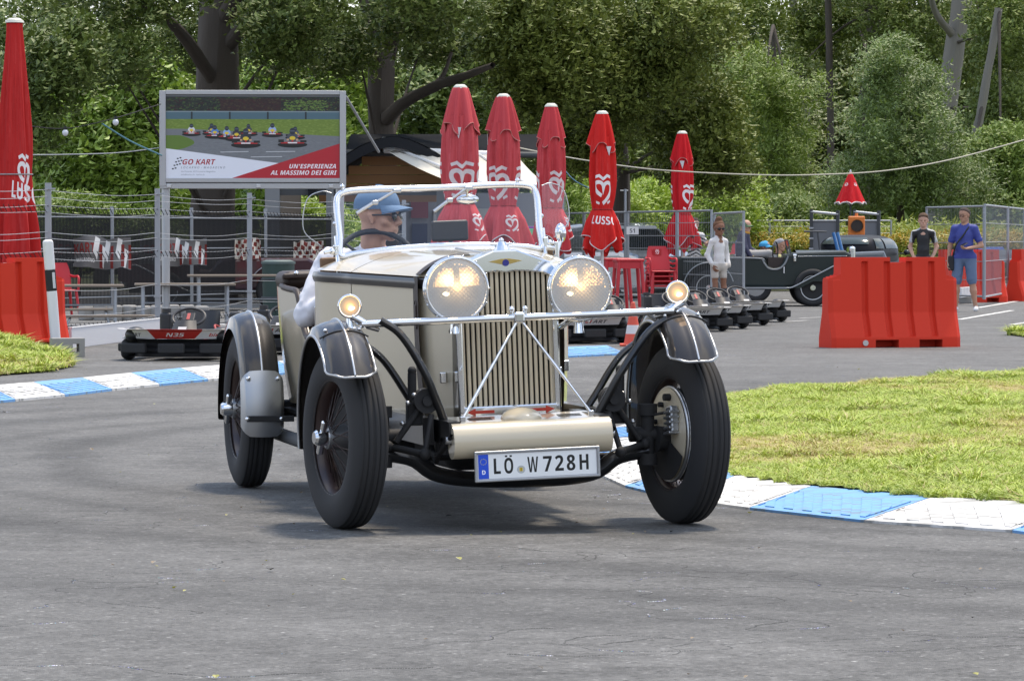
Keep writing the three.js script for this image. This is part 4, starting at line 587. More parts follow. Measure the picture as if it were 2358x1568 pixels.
function headWear(g, c, yaw, kind, col, band) {
  const T = o => { o.position.set(...c); o.rotation.set(0, yaw, 0); return o; };
  const m = mat(col, .85);
  if (kind === 'cap') {
    const k = sub('cap', g); T(k);
    part('crown', grid(28, 12, (u, v) => { const a = u * 6.2832, e = v * 1.5708, sy = Math.sin(e), cr = Math.cos(e); const front = Math.max(0, Math.sin(a)); return [Math.cos(a) * cr * .098, .042 + sy * (.088 + .01 * front), -.012 + Math.sin(a) * cr * .112]; }, true), m, k);
    part('band', grid(28, 2, (u, v) => { const a = u * 6.2832; return [Math.cos(a) * .0985, .022 + v * .024, -.012 + Math.sin(a) * .1125]; }, true), mat(band || col, .85), k);
    part('peak', [grid(16, 6, (u, v) => { const a = lerp(.45, 2.69, u), r = 1 + v * .62 * Math.sin(a); return [Math.cos(a) * .0985 * (1 + .05 * v), .040 - .012 * v - .03 * Math.pow(Math.cos(a), 2) * v, -.012 + Math.sin(a) * .1125 * r]; }), grid(16, 6, (u, v) => { const a = lerp(2.69, .45, u), r = 1 + v * .62 * Math.sin(a); return [Math.cos(a) * .0985 * (1 + .05 * v), .034 - .012 * v - .03 * Math.pow(Math.cos(a), 2) * v, -.012 + Math.sin(a) * .1125 * r]; })], m, k);
    part('button', ball(.008, 0, .132, -.012), m, k);
  } else {
    const w = (p, q, r0, r1) => [p, q, r0, r1, [0, 0, 0]], B = kind === 'bun' ? [w([0, .05, -.03], [0, .06, .0], .095, .09), w([0, .155, -.02], [0, .165, -.01], .055, .05), w([0, .1, -.05], [0, .14, -.03], .07, .06)] : [w([0, .045, -.032], [0, .062, .012], .092, .088), ...(kind === 'fringe' ? [w([-.05, .085, .055], [.05, .085, .06], .03, .03)] : [])];
    const h = part('hair', sdfMesh(B, .009, .02, false, (d, x, y, z) => Math.max(d, -(y - (z > -.02 ? .045 + Math.max(0, z) * .55 - (kind === 'fringe' ? .02 : 0) : -.03)))), m, g); T(h);
  }
}
function glasses(g, c, yaw) { const k = sub('sunglasses', g); k.position.set(...c); k.rotation.y = yaw; part('lens', [-1, 1].map(s => ball(.028, s * .033, .006, .094, 1, .78, .35, 14)), mat([.01, .01, .012], .12), k); part('temple', [rod([-.062, .012, .085], [-.09, .012, -.01], .004), rod([.062, .012, .085], [.09, .012, -.01], .004), rod([-.02, .012, .105], [.02, .012, .105], .004)], M.plasticBlack, k); }
// a standing figure facing +z; o overrides joints
function figure(label, pos, turn, h, c, o = {}, group) {
  const t = thing('person', label, 'person', pos, turn, group), s = h / 1.76, j = (x, y, z) => [x * s, y * s, z * s];
  const J = { hipL: j(-.09, .92, 0), hipR: j(.09, .92, 0), kneeL: j(-.10, .50, .02), kneeR: j(.10, .50, .02), ankL: j(-.11, .085, -.02), ankR: j(.11, .085, -.02), pel: j(0, .97, 0), waist: j(0, 1.10, .01), chest: j(0, 1.30, .0), neck: j(0, 1.47, -.015), shL: j(-.165, 1.405, -.01), shR: j(.165, 1.405, -.01), elL: j(-.235, 1.13, -.02), elR: j(.235, 1.13, -.02), wrL: j(-.25, .88, .06), wrR: j(.25, .88, .06), head: j(0, 1.625, .01), yaw: 0, pitch: 0, belly: 1, ...o };
  const B = [], g = o.girth || 1, mid = (a, b, k) => [0, 1, 2].map(i => lerp(a[i], b[i], k)), add = (a, b, ra, rb, col, sz) => B.push([a, b, ra * s, rb * s, col, sz]);
  add(J.hipL, J.hipR, .100 * g, .100 * g, c.bottom, 1.1); add(mid(J.hipL, J.hipR, .5).map((v, i) => i === 1 ? v + .02 : v), J.waist, .135 * g, .128 * g, c.top, 1.2); add(J.waist, J.chest, .12 * g * J.belly, .135 * g, c.top, 1.3); add(J.chest, mid(J.shL, J.shR, .5), .13 * g, .10, c.top, 1.3);
  add(J.shL, J.shR, .056 * g, .056 * g, c.top, 1); add(mid(J.shL, J.neck, .35), J.neck, .05, .05, c.top, 1); add(mid(J.shR, J.neck, .35), J.neck, .05, .05, c.top, 1); add(J.neck, J.head, .056, .05, c.skin); add(mid(J.chest, J.neck, .5), J.neck, .08, .062, c.neck || c.skin, 1);
  for (const k of ['L', 'R']) {
    const sl = c.sleeve ?? .55, sh = J['sh' + k], el = J['el' + k], wr = J['wr' + k], scol = c.sleeveCol || c.top;
    if (sl >= 2) { add(sh, el, .058 * g, .05, scol); add(el, wr, .048, .036, scol); } else { const m = mid(sh, el, sl); add(sh, m, .062 * g, .056 * g, scol); add(m, el, .045 * g, .038, c.skin); add(el, wr, .038, .026, c.skin); }
    const hip = J['hip' + k], kn = J['knee' + k], an = J['ank' + k], lg = c.leg ?? 1; const m = mid(hip, kn, Math.min(lg, 1));
    add(hip, m, .096 * g, .080 * g, c.bottom); if (lg < 1) add(m, kn, .068 * g, .052, c.skin); if (lg > 1) { add(kn, an, .062, .05, c.bottom); } else { add(kn, mid(kn, an, .35), .052, .056, c.skin); add(mid(kn, an, .35), an, .056, .034, c.skin); }
    const toe = o.toes ? o.toes : rotY([0, 0, .16 * s], k === 'L' ? -.15 : .15); add([an[0], .045 * s, an[2] - .03 * s], [an[0] + toe[0], .036 * s, an[2] + toe[2]], .044, .036, c.shoe);
  }
  const gs = [sdfMesh(B, .0125, .03 * s, true, crease), headGeo([J.head[0], J.head[1], J.head[2]], J.yaw, J.pitch, c.skin)];
  for (const k of ['L', 'R']) { const el = J['el' + k], wr = J['wr' + k]; if (o['noHand' + k]) continue; gs.push(handGeo(wr, [wr[0] - el[0], wr[1] - el[1], wr[2] - el[2]], o['palm' + k] || [k === 'L' ? 1 : -1, 0, .2], c.hand || c.skin, o.curl ?? .5, s)); }
  const body = part('body', mergeCol(gs), skinMat, t);
  if (c.paintBody) { const p = body.geometry.attributes.position, q = body.geometry.attributes.color; for (let i = 0; i < p.count; i++) { const n = c.paintBody(p.getX(i) / s, p.getY(i) / s, p.getZ(i) / s, [q.getX(i), q.getY(i), q.getZ(i)]); if (n) q.setXYZ(i, ...n); } }
  { const p = body.geometry.attributes.position, q = body.geometry.attributes.color, hem = c.hem ?? .90, same = (i, k) => Math.abs(q.getX(i) - k[0]) + Math.abs(q.getY(i) - k[1]) + Math.abs(q.getZ(i) - k[2]) < .01; if (c.hem !== 0) for (let i = 0; i < p.count; i++) { const y = p.getY(i) / s; if (y < hem && same(i, c.top) && y < 1) q.setXYZ(i, ...c.bottom); else if (y > hem && same(i, c.bottom)) q.setXYZ(i, ...c.top); } }
  if (c.hat) headWear(t, J.head, J.yaw, c.hat, c.hatCol, c.hatBand);
  if (c.shades) glasses(t, J.head, J.yaw);
  return t;
}
// driver, seated, elbow out over the cut-away door, looking to his left
{
  const sk = [.50, .28, .19], wh = [.70, .70, .74], jean = [.05, .06, .10], t = thing('person', 'driver in white shirt, blue cap and sunglasses at the wheel of the cream roadster', 'person', [.016, 0, -18.2], 12.3 * Math.PI / 180);
  const head = [-.240, 1.372, -2.02], yaw = 1.02;
  const B = [[[-.25, .66, -2.25], [-.25, .80, -2.23], .15, .15, jean], [[-.25, .82, -2.23], [-.25, 1.04, -2.16], .15, .15, wh, 1.1], [[-.47, 1.15, -2.08], [-.06, 1.15, -2.12], .078, .075, wh], [[-.25, 1.05, -2.14], [-.25, 1.14, -2.1], .13, .10, wh], [[-.25, 1.17, -2.09], [-.245, 1.30, -2.05], .056, .050, sk], [[-.33, 1.20, -2.07], [-.19, 1.19, -2.02], .035, .03, wh],
    [[-.49, 1.14, -2.07], [-.615, .905, -1.98], .060, .050, wh], [[-.615, .89, -1.98], [-.50, 1.0, -1.84], .048, .040, wh], [[-.58, .97, -2.0], [-.615, .89, -1.97], .05, .046, wh], [[-.06, 1.13, -2.1], [.0, .92, -2.0], .07, .058, wh], [[.0, .92, -2.0], [-.08, 1.06, -1.88], .055, .04, wh],
    [[-.34, .66, -2.2], [-.32, .70, -1.72], .09, .07, jean], [[-.16, .66, -2.2], [-.18, .70, -1.72], .09, .07, jean], [[-.32, .70, -1.72], [-.32, .5, -1.45], .06, .045, jean], [[-.18, .70, -1.72], [-.18, .5, -1.45], .06, .045, jean]];
  part('body', mergeCol([sdfMesh(B, .009, .026, true, (d, x, y, z) => d + .022 * (fbm(x * 9 + z * 12 + 5, y * 17 - x * 7, 2) - .5) + .010 * (noise2(x * 31 + z * 20, y * 38 + x * 20) - .5)), headGeo(head, yaw, .02, sk, .005), handGeo([-.48, 1.01, -1.83], [.3, .8, .3], [.5, 0, -1], sk, .9), handGeo([-.08, 1.06, -1.88], [-.3, .9, .2], [-.5, 0, -1], sk, .9)]), skinMat, t);
  headWear(t, [head[0], head[1] + .018, head[2]], yaw, 'cap', [.11, .19, .31]); t.getObjectByName('cap').scale.setScalar(1.03); glasses(t, head, yaw);
  const col = part('shirt_collar', grid(20, 2, (u, v) => { const a = lerp(2.2, 7.2, u); return [-.25 + Math.cos(a) * (.075 + .03 * (1 - v)), 1.17 + v * .055 - .02 * Math.cos(a + .3), -2.07 + Math.sin(a) * (.07 + .03 * (1 - v))]; }), mat(wh, .9), t);
}
figure('woman in white long-sleeved top, pale shorts and sunglasses beside the fence', [(1656 - U0) * 68 / F, 0, -68], .55, 1.54, { skin: SK.brown, top: [.68, .66, .64], bottom: [.46, .42, .37], sleeve: 2, leg: .42, shoe: [.6, .6, .6], neck: SK.brown, hem: .98, hat: 'bun', hatCol: [.12, .055, .025], shades: true }, { yaw: -.25, elL: [-.20, 1.0, -.05], wrL: [-.17, .82, .07], elR: [.19, 1.0, -.05], wrR: [.17, .82, .05], noHandR: true, girth: .84, shL: [-.135, 1.22, -.01], shR: [.135, 1.22, -.01] });
figure('person in black and white chevron striped dress half hidden behind the last tall parasol', [(1599 - U0) * 80.5 / F, 0, -80.5], .3, 1.66, { skin: SK.fair, top: [.6, .6, .6], bottom: [.6, .6, .6], leg: 2, shoe: [.1, .1, .1], hem: 0, hat: 'short', hatCol: [.05, .03, .02], paintBody: (x, y, z, q) => y < 1.40 && y > .35 && Math.abs(x) < .3 && q[0] > .55 ? (Math.floor((y + Math.abs(x) * .5) / .037) % 2 ? [.62, .61, .58] : [.015, .015, .015]) : null }, { elR: [.24, 1.15, .05], wrR: [.2, 1.18, .28] });
figure('teenage boy in black tee with pale shoulder stripes behind the red barrier', [(2127 - U0) * 73 / F, 0, -73], -.12, 1.71, { skin: SK.fair, top: [.014, .014, .015], bottom: [.03, .03, .035], leg: .95, shoe: [.5, .5, .5], hat: 'fringe', hatCol: [.10, .055, .03], paintBody: (x, y, z, q) => y > 1.16 && y < 1.50 && q[0] < .02 && ((Math.abs(x) > .205 && Math.abs(z) < .03) || (y > 1.44 && Math.abs(z) < .035)) ? [.45, .45, .45] : null }, { girth: .86, elL: [-.235, 1.12, -.05], wrL: [-.16, .92, .08], elR: [.235, 1.12, -.05], wrR: [.16, .92, .08] });
{
  const s = 1.80 / 1.76, t = figure('man in blue tee and denim shorts looking at a phone beside the red barrier', [(2222 - U0) * 71.8 / F, 0, -71.8], -.28, 1.80, { skin: SK.tan, top: [.035, .05, .25], bottom: [.10, .15, .25], leg: .9, sleeve: .62, shoe: [.7, .7, .7], hat: 'short', hatCol: [.05, .035, .028] }, { girth: 1.1, belly: 1.16, yaw: -.35, pitch: .12, elL: [-.26, 1.12, -.02], wrL: [-.27, .86, .06], elR: [.29, 1.14, -.04], wrR: [.10, 1.10, .24], palmR: [0, 1, 0], hipL: [-.10, .94, 0], hipR: [.10, .94, 0], kneeL: [-.13, .51, .02], kneeR: [.14, .51, .02], ankL: [-.15, .087, 0], ankR: [.20, .087, 0] });
  part('glasses_frame', [ring(.022, .003, -.03 - .0, 1.668, .12), ring(.022, .003, .03, 1.668, .12)].map(g => put(g.translate(0, -1.668, 0), 0, 0, 0, 0, -.35, 0).translate(0, 1.668, 0)), M.plasticBlack, t);
  const bag = thing('shoulder_bag', 'black shoulder bag slung across the man in the blue tee', 'bag', t.position.toArray(), -.28); part('pouch', rbox(.10, .26, .16, .03, -.22, .84, .05), M.blackMatt, bag); part('strap', tube([[-.19, .96, .07], [-.12, 1.16, .15], [.0, 1.32, .135], [.085, 1.475, .04], [.075, 1.49, -.03], [-.02, 1.38, -.13], [-.15, 1.1, -.12], [-.2, .96, .02]], .014, 40, 6), M.blackMatt, bag);
  const ph = thing('mobile_phone', 'dark phone held by the man in the blue tee', 'phone', t.position.toArray(), -.28); part('phone_body', rbox(.075, .012, .15, .005, .04, 1.165, .285, .35, -.5, 0), M.plasticBlack, ph); part('phone_screen', put(new THREE.PlaneGeometry(.066, .138).rotateX(-Math.PI / 2), .04, 1.1725, .2875, .35, -.5, 0), mat([.02, .02, .025], .08), ph);
}

// ---------- parasols ----------
function heart(c, x, y, s, col, sy = s) {                                   // double heart swirl printed on the cloth
  c.save(); c.translate(x, y); c.scale(s, sy); c.strokeStyle = col; c.lineCap = 'butt'; c.lineJoin = 'miter'; c.lineWidth = 13;
  c.beginPath(); c.moveTo(-44, -62); c.lineTo(-22, -70); c.lineTo(0, -54); c.lineTo(22, -70); c.lineTo(44, -62); c.stroke();
  c.lineWidth = 17; c.beginPath(); c.moveTo(-8, 22); c.bezierCurveTo(-48, 2, -54, -34, -28, -40); c.bezierCurveTo(-10, -42, 0, -30, 2, -18); c.bezierCurveTo(8, -38, 32, -46, 44, -26); c.bezierCurveTo(56, 4, 26, 40, -2, 58); c.stroke();
  c.lineWidth = 11; c.beginPath(); c.moveTo(-46, 50); c.lineTo(-22, 58); c.stroke(); c.beginPath(); c.moveTo(28, 56); c.lineTo(48, 46); c.stroke(); c.restore();
}
function parasolTex(base, faded, hearts, seed, text) {
  const R = rng(seed);
  return canvasTex(1024, 1024, (c, w, h) => {
    c.fillStyle = base; c.fillRect(0, 0, w, h);
    for (let k = 0; k < 900; k++) { const x = R() * w, y = R() * h, a = R(); c.fillStyle = a < .5 ? 'rgba(255,190,180,.045)' : 'rgba(90,0,10,.05)'; c.fillRect(x, y, 4 + R() * 16, 30 + R() * 190); }
    for (const [x, y, s] of hearts) heart(c, x * w, y * h, s * 2.35, faded ? '#d9cfcd' : '#ece8e6', s * 1.8);
    if (text) { c.fillStyle = '#ece8e6'; c.font = 'bold 92px sans-serif'; c.textAlign = 'center'; for (const [x, y, rot, str] of text) { c.save(); c.translate(x * w, y * h); c.rotate(rot); c.fillText(str, 0, 0); c.restore(); } }
  });
}
const clothMat = tx => phys([1, 1, 1], .85, { map: tx, specularIntensity: .4 });
const innerCloth = mat([.62, .60, .60], .9);
function foldR(u, seed, n = 8) { const a = u * 6.28318; return .5 * Math.cos(n * a + seed) + .3 * Math.cos((n + 3) * a + seed * 2.1) + .2 * Math.cos(5 * a + seed * 3.3); }
function closedParasol(label, pos, turn, H, seed, tx, o = {}) {
  const t = thing('closed_parasol', label, 'parasol', pos, turn, 'closed red parasols in the yard'), k = H / 3.3, m = clothMat(tx), R = rng(seed);
  const prof = o.prof || [[2.84, .165], [2.6, .185], [2.2, .195], [1.95, .185], [1.8, .165], [1.735, .150], [1.69, .165], [1.55, .215], [1.3, .232], [1.05, .245], [.92, .25]], wid = o.wid || 1;
  const at1 = y => { for (let i = 0; i + 1 < prof.length; i++) if (y <= prof[i][0] && y >= prof[i + 1][0]) return lerp(prof[i + 1][1], prof[i][1], (y - prof[i + 1][0]) / (prof[i][0] - prof[i + 1][0])); return prof[y > 2 ? 0 : prof.length - 1][1]; };
  const yTop = prof[0][0], yTie = o.tie || 1.735, yBot = prof[prof.length - 1][0], amp = y => .10 + .12 * sst(yTie, yTie + .5, y) * (1 - sst(2.4, 3, y)) + .30 * sst(yTie - .05, yTie - .6, y);
  const shape = (y0, y1, hem) => grid(112, 44, (u, v) => { const hy = hem * (.5 + .5 * Math.cos(u * 6.28318 * 4 + seed) * Math.cos(u * 6.28318 * 3 + seed * 1.7)), y = lerp(y0, y1 + hy, v), a = u * 6.28318, r = at1(y) * wid * (1 + amp(y) * foldR(u, seed) + .05 * (noise2(u * 40, y * 3 + seed) - .5)); return [-Math.cos(a) * r * k, y * k, Math.sin(a) * r * k]; }, true);
  const remap = (g, y0, y1) => { const p = g.attributes.position, uv = g.attributes.uv; for (let i = 0; i < p.count; i++) uv.setY(i, (p.getY(i) / k - y0) / (y1 - y0)); return g; };
  part('canopy', remap(shape(yTop + .06, yBot, .30), yBot, yTop + .06), m, t);
  // outer flounce that folds over below the tie, white seam along its hem
  if (!o.plain) {
    const fl = (u, v) => { const hy = .24 * (.5 + .5 * Math.cos(u * 6.28318 * 3 + seed * 2.3)), y = lerp(yTie - .02, 1.32 - hy, v), a = u * 6.28318, r = (at1(y) + .012 + .035 * v) * wid * (1 + amp(y) * foldR(u, seed + 1.1, 7)); return [-Math.cos(a) * r * k, y * k, Math.sin(a) * r * k]; };
    part('flounce', remap(grid(112, 16, fl, true), yBot, yTop + .06), m, t);
    part('hem', tube(Array.from({ length: 60 }, (_, i) => fl(i / 60, 1)), .008, 200, 5, true), innerCloth, t);
    const cp = (u, v) => { const hy = .16 * Math.pow(.5 + .5 * Math.cos(u * 6.28318 * 4 + seed), 1.5), y = lerp(3.27, 2.80 - hy, v), a = u * 6.28318, r = lerp(.085, .198, Math.pow(v, .8)) * wid * (1 + (.10 + .16 * v) * foldR(u, seed + 2, 8)); return [-Math.cos(a) * r * k, y * k, Math.sin(a) * r * k]; };
    const vent = grid(96, 18, cp, true), uv = vent.attributes.uv; for (let i = 0; i < uv.count; i++) uv.setY(i, .985); part('vent_cap', vent, m, t);
    part('hem', tube(Array.from({ length: 60 }, (_, i) => cp(i / 60, 1)), .006, 200, 5, true), mat([.55, .2, .18], .9), t);
    for (let q = 0; q < 2; q++) { const a = 1.2 + q * 2.6 + seed, x = Math.cos(a), z = Math.sin(a); part('lining_flap', extrude([[-.045, 0], [.045, 0], [.01, -.15]], .006).applyMatrix4(new THREE.Matrix4().makeRotationY(Math.PI / 2 - a)).translate(x * .19 * wid * k, 2.74 * k, z * .19 * wid * k), innerCloth, t); }
  } else part('vent_cap', remap(grid(64, 8, (u, v) => { const y = lerp(3.27, yTop, v), a = u * 6.28318, r = lerp(.07, prof[0][1] * wid, v) * (1 + .06 * v * foldR(u, seed)); return [-Math.cos(a) * r * k, y * k, Math.sin(a) * r * k]; }, true), 2.8, 40), m, t);
  part('tie_cord', ring(at1(yTie) * wid * k * 1.06, .009, 0, yTie * k, 0, Math.PI / 2, .04, 0, 40, 6), mat(o.plain ? [.3, .3, .3] : [.40, .03, .03], .8), t);
  part('finial', [cyl(.085 * k * (o.plain ? 1.05 : 1), .10 * k * (o.plain ? 1 : 1), .03, 0, 3.275 * k, 0, 0, 0, 0, 24), cyl(.055 * k, .085 * k, .025, 0, 3.30 * k, 0, 0, 0, 0, 24), ...(o.plain ? [ball(.022, 0, 3.335 * k, 0)] : [])], mat([.62, .62, .54], .5), t);
  part('pole', cyl(.024, .024, 3.2 * k, 0, 1.6 * k, 0), M.white, t); part('base', [cyl(.035, .035, .3, 0, .15, 0), rbox(.7, .06, .7, .02, 0, .03, 0)], M.concrete, t);
  return t;
}
const pR = F * 2.03, hs = (y, xs, s) => xs.map(x => [x, y, s]);
[[1060, 352, 'faded red closed parasol, nearest and leftmost of the row', '#c24d51', 1, .1, .6], [1159, 331, 'faded red closed parasol, second of the row', '#be464a', 1, -.1, 1.9], [1269, 309, 'faded red closed parasol, third of the row, white lining showing low down', '#c04044', 1, .2, 2.7], [1387, 292, 'bright red closed parasol, fourth of the row, with LUSSO on its flounce', '#cc2824', 0, .05, 3.6], [1571, 246, 'bright red closed parasol, last and farthest of the row', '#c82026', 0, .3, 4.4]].forEach(([u, dv, label, base, fade, turn, seed], i) => {
  const z = pR / dv, xs = [.25, .58, .92].map(x => x + [.0, -.05, .06, .0, .07][i]);
  closedParasol(label, [(u - U0) * z / F, 0, -z], turn, 3.3, seed, parasolTex(base, fade, [...hs(.44, xs, 1), ...(i === 3 ? [] : hs(.72, xs.map(x => x + .14), .48))], 60 + i, i === 3 ? [[.25, .71, .06, 'LUSSO'], [.58, .71, 0, 'LUSSO'], [.9, .71, 0, 'LUSSO']] : null), { wid: [1.18, 1.15, 1.02, 1.05, 1.02][i] });
});
closedParasol('tall plain red closed parasol at the left edge behind the wire fence', [(34 - U0) * 52 / F, 0, -52], .4, 4.03, 5.1, parasolTex('#b82a28', 0, [[.30, .58, .6], [.7, .58, .6]], 70, [[.30, .68, .12, 'LUSSO'], [.62, .68, 0, 'LUSSO']]), { plain: true, tie: 1.70, prof: [[3.2, .078], [2.9, .10], [2.5, .13], [2.1, .158], [1.85, .166], [1.72, .158], [1.68, .160], [1.4, .178], [1.1, .198], [.8, .215], [.56, .225]], wid: 1.07 });
{ // the small one standing far away
  const z = 97, t = thing('small_parasol', 'small red furled parasol standing far away above the traffic light', 'parasol', [(1959 - U0) * z / F, 0, -z]), y0 = EYE + (549 - 470) * z / F, y1 = EYE + (549 - 397) * z / F, r = 33 * z / F;
  part('canopy', grid(64, 14, (u, v) => { const a = u * 6.28318, q = lerp(.03, r, Math.pow(v, .9)) * (1 + .10 * v * Math.cos(8 * a)); return [-Math.cos(a) * q, lerp(y1, y0 + .05 * Math.pow(Math.abs(Math.sin(4 * a)), .7) * v, v), Math.sin(a) * q]; }, true), clothMat(parasolTex('#c81f26', 0, hs(.62, [.125, .375, .625, .875], .42), 81)), t);
  part('hem', tube(Array.from({ length: 64 }, (_, i) => { const a = i / 64 * 6.28318, q = r * (1 + .10 * Math.cos(8 * a)); return [-Math.cos(a) * q, y0 + .05 * Math.pow(Math.abs(Math.sin(4 * a)), .7), Math.sin(a) * q]; }), .016, 160, 5, true), innerCloth, t);
  part('pole', cyl(.02, .02, y1, 0, y1 / 2, 0), M.darkGrey, t); part('finial', cyl(.01, .03, .08, 0, y1 + .03, 0), M.white, t);
}

// ---------- moulded water barriers ----------
function barrier(label, pos, turn) {
  const t = thing('road_barrier', label, 'barrier', pos, turn, 'red moulded road barriers'), W = 1.62, Hh = 1.05;
  const T = y => y < .115 ? .235 : y < .41 ? lerp(.235, .135, (y - .115) / .295) : lerp(.135, .105, (y - .41) / .64);
  const grooves = [-.36, -.08, .20, .48];
  const depth = (x, y) => { let d = T(y); for (const g of grooves) { const e = Math.abs(x - g - .0) / .045; if (e < 1 && y > .13 && y < 1.0) d -= .048 * (1 - sst(.45, 1, e)); } const ed = Math.min(Math.abs(x + .81), Math.abs(x - .81)); if (ed < .05) d -= .035 * (1 - ed / .05); if (y > .78 && Math.abs(x) > .66) d *= .96; return d; };
  const mask = (x, y) => { if (y > .80 + .05 * clamp((.81 - Math.abs(x)) / .15) && Math.abs(x) > .655) return false; if (y > .99 && Math.abs(x - .06) < .10) return false; if (y < .09 && ((x > -.27 && x < .02) || (x > .28 && x < .57))) return false; return true; };
  part('shell', heightSolid(mask, depth, -.81, .81, 162, 0, Hh, 70), M.redPlastic, t);
  for (const x of [-.125, .425]) part('inner_web', box(.30, .09, .02, x, .045, 0), M.redPlastic, t);
  part('drain_plug', cyl(.034, .034, .02, -.40, .055, .238, Math.PI / 2, 0, 0, 20), mat([.5, .48, .46], .5), t);
  return t;
}
barrier('single red moulded barrier standing on the tarmac right of the cream car', (() => { const p = ground(2050, 799); return [p.x, 0, p.z]; })(), .30);
barrier('red moulded barrier at the left edge beside the white marker post', (() => { const p = ground(-5, 806); return [p.x, 0, p.z]; })(), .62);
barrier('red moulded barrier behind the man in the blue tee', [(2232 - U0) * 82 / F, 0, -82], .5);
barrier('red moulded barrier at the right edge behind the fence panels', [(2375 - U0) * 84 / F, 0, -84], 1.0);

// ---------- fence of posts and wires on the left ----------
{
  const t = thing('wire_fence', 'galvanised post and wire fence along the left of the kart yard', 'fence');
  const P = [[-6.35, -43.4], [(110 - U0) * 49 / F, -49], [(362 - U0) * 54.5 / F, -54.5], [(574 - U0) * 59.8 / F, -59.8], [(768 - U0) * 65.2 / F, -65.2], [(930 - U0) * 71 / F, -71]];
  for (const [x, z] of P) { const p = sub('post', t); p.position.set(x, 0, z); part('upright', box(.07, 1.93, .07, 0, .965, 0), M.galv, p); part('bracket', [box(.12, .02, .03, .03, 1.86, .04), box(.09, .02, .02, 0, .5, .045)], M.galv, p); }
  const R = rng(31), wm = mat([.5, .51, .52], .4, { metalness: .7 });
  for (let i = 0; i + 1 < P.length; i++) {
    const [x0, z0] = P[i], [x1, z1] = P[i + 1];
    const wire = (y, sag) => { const g = tube([[x0, y, z0 + .05], [lerp(x0, x1, .3), y - sag * .8, lerp(z0, z1, .3) + .05], [lerp(x0, x1, .65), y - sag, lerp(z0, z1, .65) + .05], [x1, y + .01, z1 + .05]], .0034, 16, 5); part('wire', g, wm, t); };
    for (const y of [1.84, 1.76, 1.66, 1.58, 1.34, 1.27, 1.11, 1.03, .66, .36, .02 + .05, -.0 + .14, .24]) wire(y, .015 + .03 * R());
    for (const y of [1.62, 1.07, .19]) { const gs = [], n = 26; for (let k = 0; k < n; k++) { const a = k / n, b = (k + .7) / n; gs.push(rod([lerp(x0, x1, a), y + .038, lerp(z0, z1, a) + .05], [lerp(x0, x1, b), y - .038, lerp(z0, z1, b) + .05], .006, .006, 4)); } part('lattice_band', gs, M.blackMatt, t).userData.kind = 'stuff'; }
  }
  // dark bar railing further back
  const r = thing('bar_railing', 'dark metal railing of close upright bars behind the wire fence', 'railing'), A = [(60 - U0) * 66 / F, -66], B = [(770 - U0) * 76 / F, -76];
  for (let i = 0; i < 5; i++) { const u = i / 4, x = lerp(A[0], B[0], u), z = lerp(A[1], B[1], u); part('post', box(.06, 1.8, .06, x, .9, z), M.galv, r); }
  for (let i = 0; i < 4; i++) { const gs = []; for (let k = 0; k < 60; k++) { const u = (i + (k + .5) / 60) / 4; gs.push(box(.018, 1.55, .018, lerp(A[0], B[0], u), .90, lerp(A[1], B[1], u))); } part('bars', gs, M.blackMatt, r).userData.kind = 'stuff'; for (const y of [.3, 1.1, 1.62]) part('rail', rod([lerp(A[0], B[0], i / 4), y, lerp(A[1], B[1], i / 4)], [lerp(A[0], B[0], (i + 1) / 4), y, lerp(A[1], B[1], (i + 1) / 4)], .014), M.galv, r); }
}
// board, marker post and block at its foot
{ const a = ground(160, 803), b = ground(378, 775), d = b.clone().sub(a), L = d.length(), t = thing('edge_board', 'long white board on edge at the foot of the wire fence', 'board', a.toArray(), Math.atan2(-d.z, d.x)); part('plank', rbox(L, .235, .04, .008, L / 2, .1175, 0), mat([.60, .60, .62], .6, { bumpMap: grain, bumpScale: .002 }), t); part('capping', box(L, .012, .05, L / 2, .242, 0), M.white, t); }
{ const p = ground(128, 809), t = thing('marker_post', 'leaning white road marker post with a black band beside the left barrier', 'marker post', p.toArray(), .2); t.rotation.z = .075; part('post_body', rbox(.115, .70, .09, .03, 0, .35, 0), M.white, t); part('black_band', put(rbox(.119, .27, .094, .03, 0, 0, 0), 0, .80, 0), M.blackMatt, t); part('post_top', rbox(.118, .36, .092, .035, 0, 1.08, 0), M.white, t); part('reflector', rbox(.03, .18, .006, .002, .03, .80, .05), mat([.6, .6, .62], .3), t); }
{ const p = ground(150, 822), t = thing('concrete_block', 'grey hollow concrete block at the foot of the marker post', 'block', p.toArray(), .25); part('block_body', extrude([[-.17, 0], [.17, 0], [.17, .2], [-.17, .2]], .2, .006, [[[.04, .05], [.12, .05], [.12, .15], [.04, .15]]]), M.concrete, t); }

